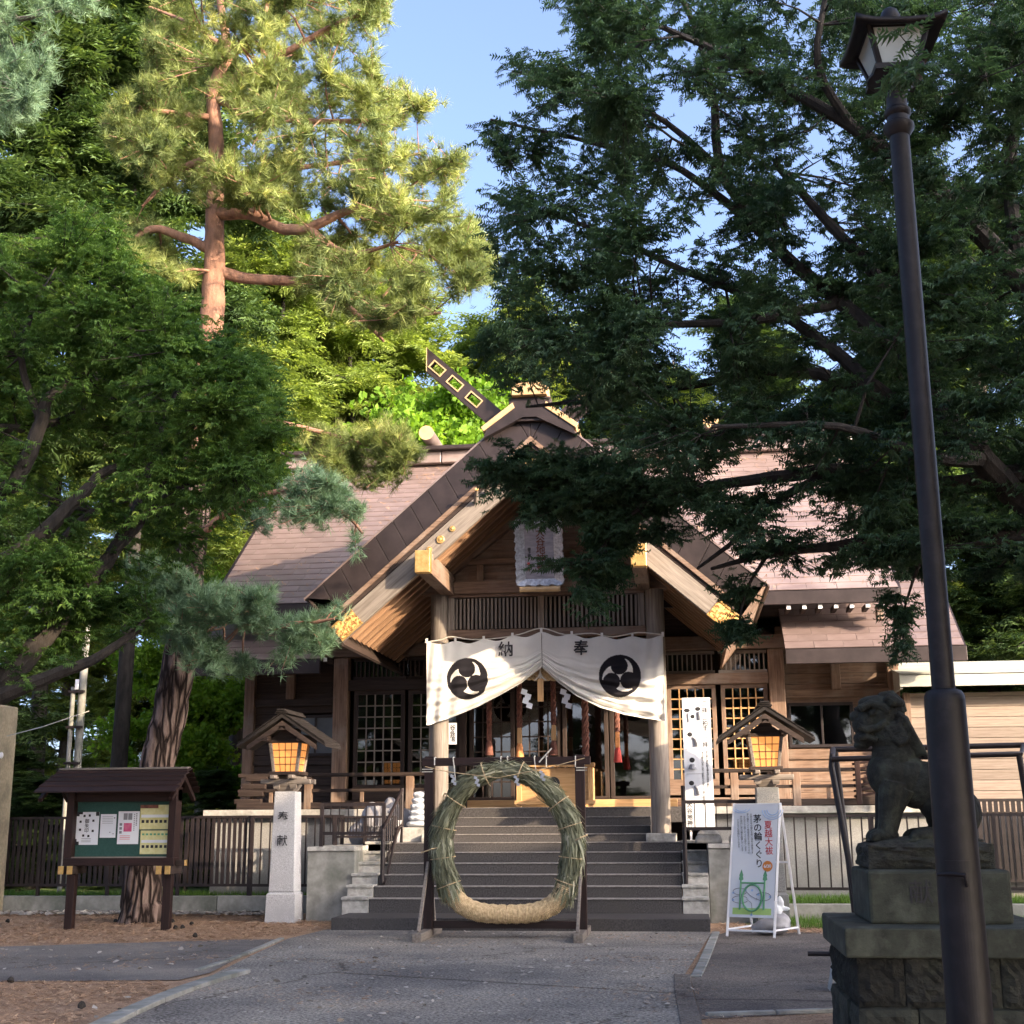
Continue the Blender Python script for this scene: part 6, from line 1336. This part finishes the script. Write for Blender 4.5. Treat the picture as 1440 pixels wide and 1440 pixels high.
def right_yew():
    b = np.array([6.5, 10.6, 0]); t = thing('right_yew', 'huge dark yew whose branches hang over the right half of the hall', 'tree', tuple(b))
    o = P(1560, 760, 11.2)
    MB().tube(*smoothline([tuple(b), tuple(b*.5+o*.5), tuple(o), tuple(P(1545, 600, 11.2)), tuple(P(1520, 420, 11.2)), tuple(P(1500, 200, 11.2)), tuple(P(1480, -60, 11.2))], [.42, .36, .32, .28, .22, .16, .08]), 18).build('trunk', 'bark', t, True)
    limbs = [L3((1560, 770, 11.2, .14), (1440, 705, 11, .12), (1385, 648, 10.9, .11), (1345, 605, 10.9, .10), (1300, 520, 11, .085), (1262, 430, 11.1, .07), (1180, 330, 11.3, .05), (1090, 230, 11.5, .03)),
             L3((1555, 640, 11.2, .12), (1440, 664, 11, .09), (1320, 682, 11, .075), (1180, 662, 11.1, .065), (1050, 676, 11.3, .05), (930, 692, 11.6, .04), (820, 700, 12, .03), (700, 676, 12.4, .015)),
             L3((1555, 745, 11.2, .11), (1440, 752, 10.9, .085), (1320, 757, 10.9, .07), (1200, 765, 11.1, .05), (1080, 780, 11.3, .03), (1000, 800, 11.5, .015)), L3((1180, 662, 11.1, .05), (1100, 700, 11.2, .035), (1040, 755, 11.3, .025), (980, 800, 11.4, .012)),
             L3((1345, 600, 10.9, .08), (1250, 560, 11.1, .07), (1120, 520, 11.4, .055), (980, 540, 11.8, .04), (860, 560, 12.2, .03), (740, 572, 12.5, .015)),
             L3((1530, 500, 11.2, .12), (1440, 400, 11, .10), (1330, 280, 10.9, .08), (1200, 180, 10.9, .06), (1080, 110, 11, .045), (960, 50, 11.1, .03), (860, 10, 11.2, .015)),
             L3((1300, 520, 11, .08), (1180, 425, 11.3, .07), (1080, 335, 11.5, .055), (1015, 240, 11.5, .045), (1005, 150, 11.5, .04), (985, 60, 11.5, .03), (950, -20, 11.5, .02)),
             L3((1250, 560, 11.1, .07), (1100, 440, 11.5, .05), (960, 380, 11.9, .035), (830, 320, 12.2, .025), (690, 278, 12.4, .012)), L3((1080, 335, 11.5, .05), (960, 240, 11.7, .035), (850, 205, 11.9, .025), (690, 168, 12, .012)),
             L3((1440, 400, 11, .08), (1420, 250, 11.2, .06), (1435, 100, 11.4, .04), (1400, -20, 11.5, .02)), L3((1200, 180, 10.9, .05), (1150, 90, 10.7, .035), (1165, -20, 10.6, .02)), L3((1015, 240, 11.5, .04), (900, 150, 11.7, .025), (720, 100, 11.8, .012)),
             L3((1180, 425, 11.3, .06), (1060, 450, 11.0, .045), (900, 460, 11.0, .03), (700, 490, 11.2, .012)), L3((1385, 648, 10.9, .08), (1300, 640, 10.3, .05), (1180, 600, 9.9, .03), (1000, 600, 9.8, .015)), 
             L3((930, 692, 11.6, .03), (880, 730, 11.6, .02), (840, 780, 11.7, .01)), L3((1080, 780, 11.3, .02), (1050, 830, 11.3, .012), (1035, 900, 11.3, .006)), L3((1320, 757, 10.9, .03), (1290, 800, 10.8, .015), (1265, 880, 10.8, .006))]
    limbs_mesh(t, limbs, 'bark')
    D1 = [(752, -40), (1480, -40), (1480, 640), (1330, 640), (1200, 620), (1000, 640), (880, 650), (800, 600), (750, 572), (700, 560), (690, 520), (655, 495), (705, 440), (690, 380), (715, 335), (672, 285), (735, 255), (705, 218), (662, 165), (700, 168), (745, 185), (765, 150), (700, 100), (705, 88), (765, 92), (800, 60), (790, 30)]
    gaps = [[(665, 535), (800, 545), (845, 640), (665, 640)], [(1130, 200), (1215, 205), (1205, 262), (1120, 262)], [(1130, 300), (1180, 300), (1170, 330), (1130, 330)]]
    tips = np.concatenate([sample_region(D1, 9.6, 12.8, 2100, .12, 3.0, 0., gaps), sample_region(D1, 9.6, 12.8, 750, .38, 1.2, 3., gaps),
        sample_region([(860, 630), (1480, 600), (1480, 800), (1340, 820), (1230, 790), (1140, 815), (1080, 780), (1000, 740), (930, 690)], 10, 12.4, 620, .08, 2.6, 6., [[(872, 748), (952, 748), (952, 818), (872, 818)]]),
        sample_region([(648, 662), (700, 640), (760, 648), (900, 650), (965, 720), (950, 790), (900, 790), (850, 780), (800, 730), (740, 715), (680, 690)], 11.2, 12.6, 480, -.1, 2.4, 2., [[(695, 722), (832, 722), (832, 850), (695, 850)], [(872, 748), (952, 748), (952, 818), (872, 818)]]),
        sample_region([(725, 745), (760, 735), (880, 740), (960, 760), (930, 815), (900, 800), (860, 845), (815, 835), (795, 785)], 11.4, 12.2, 120, -.1, 2.6, 2., [[(695, 722), (832, 722), (832, 850), (695, 850)], [(872, 748), (952, 748), (952, 818), (872, 818)]]), sample_region([(722, 745), (760, 750), (795, 785), (770, 795), (735, 768)], 11.4, 11.8, 7, -.9), sample_region([(800, 795), (850, 800), (845, 840), (810, 835)], 11.4, 11.9, 12, -.9),
        sample_region([(1010, 830), (1060, 845), (1048, 905), (1028, 912), (1015, 880)], 11.2, 11.5, 26, -.9), sample_region([(1245, 850), (1292, 860), (1285, 905), (1262, 915)], 10.7, 10.9, 18, -.9), sample_region([(1235, 50), (1290, 60), (1275, 95), (1240, 90)], 5.85, 6.0, 4, -.9, 5)])
    limbs.append(L3((1480, 60, 9, .02), (1400, 100, 7.2, .012), (1290, 90, 6.0, .004)))
    lay = .34; tips[:, 2] = np.round((tips[:, 2]+.10*tips[:, 1])/lay)*lay-.10*tips[:, 1]+RS.normal(0, .055, len(tips))
    grow(t, limbs, tips, T_YEWB, 'yew', 'bark', .125, 12, .62, .95, mode='frond', nodeR=.016, colvar=1.7, jit=.42)
right_yew()
def top_larch():
    t = thing('drooping_larch', 'drooping larch branches at the top left corner', 'tree', (-10.2, 15.5, 0))
    MB().tube(*smoothline([(-10.2, 15.5, 0), (-10.1, 15.5, 6), (-10.0, 15.5, 14), (-10, 15.5, 18)], [.3, .25, .15, .04]), 14).build('trunk', 'bark_grey', t, True)
    limbs = [L3((-160, 60, 15.5, .08), (-40, 40, 15.2, .05), (60, 20, 15, .03), (140, 0, 15, .015)), L3((-160, 120, 15.5, .07), (-60, 110, 15, .05), (30, 120, 14.8, .02)), L3((-160, -40, 15.5, .07), (-20, -50, 15.3, .04), (100, -40, 15.2, .02))]
    limbs_mesh(t, limbs, 'bark_grey')
    tips = sample_region([(-60, -60), (165, -60), (150, 20), (105, 35), (85, 70), (65, 130), (50, 185), (-60, 190)], 14, 16.4, 330, -.25, 1.4)
    n = 7; base = tips; st = []
    grow(t, limbs, tips, T_PINE, 'pine_blue', 'bark_grey', .17, 12, .6, mode='tuft', nodeR=.02)
top_larch()

# generic trees for the wood around (local coordinates, then copied)
def tree_mesh(kind, h, r, seed, tips_n, tmpl, size, per, leaf, bark, mode='frond', base=.15, shape='cone', tk=1.):
    rs = np.random.RandomState(seed); root = bpy.data.objects.new('proto', None)
    trunk, tr = smoothline([(0, 0, -.1), (rs.normal(0, .1), rs.normal(0, .1), h*.35), (rs.normal(0, .15), rs.normal(0, .15), h*.7), (0, 0, h*.98)], [(r*.085+.05)*tk, r*.07*tk, r*.04*tk, .02], .1)
    tm = MB().tube(trunk, tr, 10).mesh('trunk', bark, True)
    Q = []; limbs = [([tuple(p) for p in trunk], tr)]
    z = h*base
    while z < h*.95:
        f = (z/h-base)/(1-base); rad = r*((1-f)**.8 if shape == 'cone' else math.sqrt(max(.05, 1-(2*f-.85)**2/1.4)))*rs.uniform(.7, 1.1)
        a = rs.uniform(0, 6.28); up_ = .05 if shape == 'cone' else .5
        p0 = (0, 0, z); p1 = (rad*.55*math.cos(a), rad*.55*math.sin(a), z+rad*up_*.6); p2 = (rad*math.cos(a+.15), rad*math.sin(a+.15), z+rad*(up_-.22))
        limbs.append(([p0, p1, p2], [.05+.012*rad, .035, .012])); z += h*(.016 if shape == 'cone' else .035)
    k = tips_n; pts = []
    while len(pts) < k:
        li = limbs[1+rs.randint(len(limbs)-1)][0]; s = rs.uniform(.15, 1.08); a, b, c = map(np.array, li)
        p = a*(1-s)**2+2*b*s*(1-s)+c*s*s if s <= 1 else c+(c-b)*(s-1); pts.append(p+rs.normal(0, 1, 3)*np.array([.28, .28, .16])*(.5+s)*(r/3.)*(1 if shape == 'cone' else 1.7))
    col = bpy.data.collections.new('tmp'); made = []
    global inst, link
    lm = MB()
    for pts_, rad_ in limbs[1:]: lm.tube(pts_, rad_, 4)
    lmm = lm.mesh('limbs', bark, True)
    # use the same sprig engine on a stand-in root, then take the meshes
    before = set(bpy.data.objects); rt_ = bpy.data.objects.new('stand_in', None); COL.objects.link(rt_)
    grow(rt_, limbs, np.array(pts), tmpl, leaf, bark, size, per, .9, .8, mode=mode, nodeR=.02)
    ms = {}
    for o in list(rt_.children): ms[o.name.split('.')[0]] = o.data; bpy.data.objects.remove(o)
    bpy.data.objects.remove(rt_)
    return dict(trunk=tm, limbs=lmm, twigs=ms['twigs'], crown=ms['crown'])
def put_tree(tm, name, label, x, y, s=1, rz=0, sz=None, cat='tree', group=None, z=0):
    t = bpy.data.objects.new(name, None); t.location = (x, y, z); t.rotation_euler = (0, 0, rz); t.scale = (s, s, sz or s); link(t, None, None, label, cat, group)
    for k in ('trunk', 'limbs', 'twigs', 'crown'):
        o = bpy.data.objects.new(k, tm[k]); COL.objects.link(o); o.parent = t
    return t
TF = tree_mesh('fir', 18, 3.6, 1, 1900, T_COARSE, .27, 17, 'fir', 'bark', base=.2); TL = tree_mesh('light', 16, 3.4, 2, 1700, T_COARSE, .26, 16, 'fir_light', 'bark_grey', base=.08)
TM = tree_mesh('maple', 11, 3.2, 3, 1100, T_LEAF, .27, 11, 'maple', 'bark_grey', 'leaf', .3, 'round'); TD = tree_mesh('fir', 12, 3.0, 5, 1300, T_COARSE, .24, 14, 'fir', 'bark', base=.04)
TH = tree_mesh('fir', 18, 3.6, 8, 1500, T_COARSE, .27, 16, 'fir', 'bark', base=.42, tk=.5)
BG = [  # x, y, mesh, scale, z-scale, label
    (P(175, 900, 27)[0], 27, TH, 1.15, 1.25, 'dark fir just behind the leaning red pine'), (P(70, 900, 29)[0], 29, TH, 1.2, 1.35, 'tall dark fir at the upper left behind the yew'),
    (P(-40, 900, 26)[0], 26, TH, 1.2, 1.25, 'dark fir at the left edge behind the stone pillar'), (P(330, 900, 33)[0], 33, TH, 1.2, 1.08, 'light green conifer behind the red pine trunk'),
    (P(430, 900, 36)[0], 36, TH, 1.15, .98, 'yellow-green conifer left of the bright maple'),
    (P(505, 900, 38)[0], 38, TH, 1.1, .86, 'light conifer directly behind the maple'), (P(590, 900, 31)[0], 31, TM, 1.0, 1.06, 'bright green broadleaf tree beside the crossed finial'),
    (P(640, 900, 42)[0], 42, TF, 1.0, .85, 'dark green conifer far behind the crossed finial'), (P(385, 900, 31)[0], 31, TH, .95, .98, 'yellow-green conifer between the pine trunk and the roof'), (P(468, 900, 33)[0], 33, TH, 1.0, .95, 'yellow-green conifer above the left roof ridge'), (P(548, 900, 35)[0], 35, TH, 1.05, 1.0, 'pale green conifer behind the pine boughs in the middle'), (P(690, 900, 39)[0], 39, TH, 1.1, .95, 'pale conifer at the left edge of the big yew'),
    (P(745, 900, 37)[0], 37, TL, .85, 1.12, 'pointed conifer rising left in the big yew'),
    (P(850, 900, 38)[0], 38, TF, 1.1, .95, 'green fir behind the ridge of the hall'), (P(960, 900, 36)[0], 36, TL, 1.1, .9, 'light fir behind the middle of the big yew'),
    (P(1080, 900, 39)[0], 39, TF, 1.2, 1.0, 'dark fir behind the right roof'), (P(1200, 900, 36)[0], 36, TL, 1.1, .86, 'yellowish fir behind the right roof end'),
    (P(1310, 900, 34)[0], 34, TF, 1.2, .95, 'dark fir behind the lamp post'), (P(1420, 900, 31)[0], 31, TF, 1.1, .95, 'dark fir above the annex at the right edge'),
    (P(1390, 900, 28)[0], 28, TD, .8, .62, 'bushy green conifer just behind the annex roof'), (P(1345, 900, 30)[0], 30, TL, .6, .42, 'small yellow-lit conifer by the right roof end'), (P(1500, 900, 27)[0], 27, TD, .9, .8, 'bushy conifer beyond the right edge of the annex'),
    (P(60, 1100, 23.6)[0], 23.6, TD, .62, .19, 'low dark shrub conifer behind the left end of the slat fence'), (P(140, 1100, 24.5)[0], 24.5, TD, .7, .20, 'dark shrub conifer behind the service pole'),
    (P(225, 1100, 25.6)[0], 25.6, TD, .62, .20, 'bushy dark conifer behind the pine trunk'), (P(305, 1100, 24.2)[0], 24.2, TD, .5, .20, 'dark bush between pine trunk and hall'), (P(10, 1100, 25)[0], 25, TD, .7, .24, 'dark conifer above the stone pillar'),
    (P(290, 1000, 29)[0], 29, TM, .62, .60, 'sunlit low broadleaf tree beside the left eave'), 
    (P(-180, 1000, 24)[0], 24, TF, 1.1, 1.1, 'dark fir outside the left edge'), (P(1620, 900, 32)[0], 32, TF, 1.1, 1.0, 'dark fir outside the right edge')]
for px, lab in ((20, 'leftmost'), (95, 'second from the left'), (165, 'third from the left'), (235, 'fourth from the left'), (300, 'fifth from the left'), (365, 'sixth from the left'), (-40, 'outermost, at the left edge')): BG.append((P(px, 1000, 42+px % 7)[0], 42+px % 7, TL, 1.0, .98+.03*(px % 4), 'far yellow-green sunlit conifer low behind the fence, '+lab+' of its row'))
for i, (x, y, tm, s, sz, lab) in enumerate(BG):
    t = put_tree(tm, 'background_tree', lab, x, y, s, i*1.7, sz, group='trees of the shrine wood')
    if tm is TH and i >= 3:
        for c in t.children:
            if c.name.startswith('crown'): c.material_slots[0].link = 'OBJECT'; c.material_slots[0].material = M['fir_light']
SHADE = [(12.5, 6.0, TF, 1.0, .62), (10.5, 1.5, TF, 1.1, .8), (15.5, 2.5, TF, 1.1, .75), (13, -3.5, TF, 1.1, 1.0), (18.5, 6.5, TF, 1.2, .46), (16.0, 9.0, TD, 1.35, .56), (14.2, 8.4, TD, 1.2, .50), (12.6, 11.3, TD, 1.1, .42), (20.5, 10.0, TD, 1.2, .66), (24, 8, TD, 1.2, .7), (9, -8, TF, 1.0, 1.0), (18, -9, TF, 1.1, 1.0), (24, 1, TF, 1.1, .65), (13.6, 12.6, TD, .7, .36), (23, 14.0, TD, 1.0, .6),
         (-11, 8, TD, 1.1, 1.0), (-12, 1, TF, 1.0, .9), (-9, -9, TF, 1.1, .9), (-2, -15, TD, 1.2, 1.0), (3, -18, TF, 1.0, .9), (-17, 14, TF, 1.1, 1.1), (28, -5, TF, 1.2, 1.1)]
for i, (x, y, tm, s, sz) in enumerate(SHADE): put_tree(tm, 'surrounding_tree', 'dark conifer standing outside the picture around the forecourt', x, y, s, i*2.1, sz, group='conifers around the forecourt')

# ================================================================== GROUND COVER
def ground_scatter(name, poly, n, tmpl, size, mat, z=.004, upr=.15, flat=True, gate=None, rnd=(.45, .25)):
    xs = [p[0] for p in poly]; ys = [p[1] for p in poly]; x = RS.uniform(min(xs), max(xs), n*3); y = RS.uniform(min(ys), max(ys), n*3); ok = inpoly(x, y, poly)
    if gate is not None: ok &= (vnoise(np.stack([x, y, x*0], 1), 1.4, 2.) + RS.normal(0, .35, len(x)) > gate)
    x, y = x[ok][:n], y[ok][:n]; k = len(x); a = RS.uniform(0, 6.28, k)
    if flat: d = np.stack([np.cos(a), np.sin(a), RS.normal(0, upr, k)], 1); upv = np.array([[0, 0, 1.]])+RS.normal(0, .3, (k, 3))
    else: d = np.stack([np.cos(a)*.35, np.sin(a)*.35, np.ones(k)], 1); upv = np.stack([np.cos(a), np.sin(a), np.zeros(k)], 1)
    V, F, r = scatter(*tmpl, np.stack([x, y, np.full(k, z)], 1), d, upv, size*RS.uniform(.6, 1.4, k), np.clip(RS.normal(rnd[0], rnd[1], k), 0, 1))
    o = inst(arrmesh(name, V, F, mat, r), name, (0, 0, 0)); o['kind'] = 'stuff'; return o
NEEDLE = (np.array([(-.5, -.05, 0), (-.5, .05, 0), (.5, 0, 0), (.3, .25, .02), (.2, .3, .02), (-.4, .0, 0)]), np.array([(0, 1, 2), (5, 3, 4)]))
FLAKE = (np.array([(-.5, -.1, 0), (-.1, -.35, .06), (.5, -.05, 0), (.15, .3, .1), (-.35, .25, .03)]), np.array([(0, 1, 4), (1, 2, 3), (1, 3, 4)]))
BLADE = (np.array([(0, -.05, 0), (0, .05, 0), (1, 0, .15)]), np.array([(0, 1, 2)]))
o = ground_scatter('pine_litter', [(-9.5, 14.75), (-5.7, 14.9), (-3.2, 15.9), (-2.6, 17.1), (-2.6, 18.6), (-3.3, 20.05), (-9.9, 20.05)], 26000, NEEDLE, .075, 'litter', gate=-.6)
o['label'] = 'brown pine needle litter in front of the fence and under the notice board'; o['category'] = 'litter'
o = ground_scatter('pine_litter', [(-6.5, 8), (-2.3, 8), (-2.25, 11), (-2.6, 11.7), (-6.5, 11.5)], 16000, NEEDLE, .06, 'litter', gate=-.6); o['label'] = 'brown pine needle litter at the lower left corner'; o['category'] = 'litter'
o = ground_scatter('pine_litter', [(2.35, 17.3), (3.6, 16.9), (4.6, 17.2), (4.6, 18.4), (2.4, 18.5)], 4500, NEEDLE, .07, 'litter', gate=-.5); o['label'] = 'reddish leaf litter behind the folding sign'; o['category'] = 'litter'
o = ground_scatter('pine_litter', [(2.1, 8), (4.5, 8), (4.5, 10.2), (2.1, 10.0)], 4000, NEEDLE, .05, 'litter', gate=-.4); o['label'] = 'litter at the foot of the plinth, lower right'; o['category'] = 'litter'
o = ground_scatter('pine_litter', [(-2.7, 8), (2.2, 8), (2.3, 17), (-2.7, 17)], 2600, NEEDLE, .055, 'litter', .006, gate=.25); o['label'] = 'stray brown needles drifted over the asphalt approach'; o['category'] = 'litter'
o = ground_scatter('pine_litter', [(-8, 11.3), (-2.5, 11.6), (-2.6, 15.9), (-8, 15.0)], 2600, NEEDLE, .06, 'litter', .002, gate=.3); o['label'] = 'stray brown needles on the side path at the left'; o['category'] = 'litter'
o = ground_scatter('fallen_leaves', [(-2.5, 9), (2.0, 9), (2.2, 17), (-2.5, 17)], 260, FLAKE, .055, 'petal', .008); o['label'] = 'dry pale leaf scraps scattered over the asphalt'; o['category'] = 'leaves'
o = ground_scatter('fallen_leaves', [(-8, 12), (-2.9, 12.6), (-2.9, 15), (-8, 14)], 60, FLAKE, .06, 'petal', .006); o['label'] = 'dry leaf scraps on the side path'; o['category'] = 'leaves'
o = ground_scatter('gravel_edge', [(-8.5, 19.5), (-4, 19.5), (-4, 20.05), (-8.5, 20.05)], 900, FLAKE, .10, 'petal', .02); o['label'] = 'pale stones and leaves along the low wall'; o['category'] = 'gravel'
for poly, lab, z in (([(-9.4, 20.4), (-2.7, 20.4), (-2.7, 21.6), (-9.4, 21.6)], 'short grass behind the left fence', .19), ([(3.3, 19.4), (9, 19.4), (9, 21.1), (3.3, 21.1)], 'short grass behind the right fence', .17), ([(3.3, 17.6), (9, 17.0), (9, 19.1), (3.0, 19.1)], 'rough grass before the right low wall', 0)):
    o = ground_scatter('grass', poly, 9000, BLADE, .09, 'grassblade', z, flat=False); o['label'] = lab; o['category'] = 'grass'
kr = 1500; sx_ = RS.uniform(-5.6, 5.3, kr); ss_ = RS.uniform(.05, 5.6, kr)**1.0; an_ = math.atan2(3.56, 4.5); ok_ = vnoise(np.stack([sx_, ss_, sx_*0], 1), 1.1, 4.) > -.1; sx_, ss_ = sx_[ok_], ss_[ok_]
V, F, r = scatter(*NEEDLE, np.stack([sx_, 21+ss_*math.cos(an_)-.03*math.sin(an_), 4.86+ss_*math.sin(an_)+.03*math.cos(an_)], 1), np.stack([RS.normal(0, 1, len(sx_)), RS.normal(0, 1, len(sx_))*math.cos(an_), RS.normal(0, 1, len(sx_))*math.sin(an_)], 1), np.tile([[0, -math.sin(an_), math.cos(an_)]], (len(sx_), 1)), RS.uniform(.06, .16, len(sx_)), np.clip(RS.normal(.35, .2, len(sx_)), 0, 1))
o = inst(arrmesh('roof_litter', V, F, 'litter', r), 'roof_litter', (0, 0, 0)); o['kind'] = 'stuff'; o['label'] = 'fallen needles caught on the main roof slope'; o['category'] = 'litter'
CONE = MB()
for i, (px, py) in enumerate(((243, 1297), (247, 1306), (270, 1300), (257, 1306), (274, 1318), (163, 1297), (14, 1382), (115, 1418), (10, 1297))):
    g = G(px, py); o = MB().lathe((0, 0, 0), [(.012, 0), (.032, .012), (.028, .032), (.015, .05), (.002, .056)], 9).xform(Matrix.Translation(tuple(g)) @ Matrix.Rotation(random.uniform(-1, 1), 4, 'X')).build('pine_cone', 'bark', None, True)
    o['label'] = ('small pine cone just right of the right leg of the notice board', 'pine cone a little in front of the right board leg', 'pine cone halfway between notice board and stone lantern', 'pine cone in front of the pine trunk foot', 'pine cone nearest to the side path, right of the board', 'pine cone between the two board legs', 'pine cone near the path edge at the far left', 'lone pine cone on the litter in the lower left corner', 'pine cone beside the stone pillar')[i]; o['category'] = 'pine cone'; o['group'] = 'fallen pine cones'
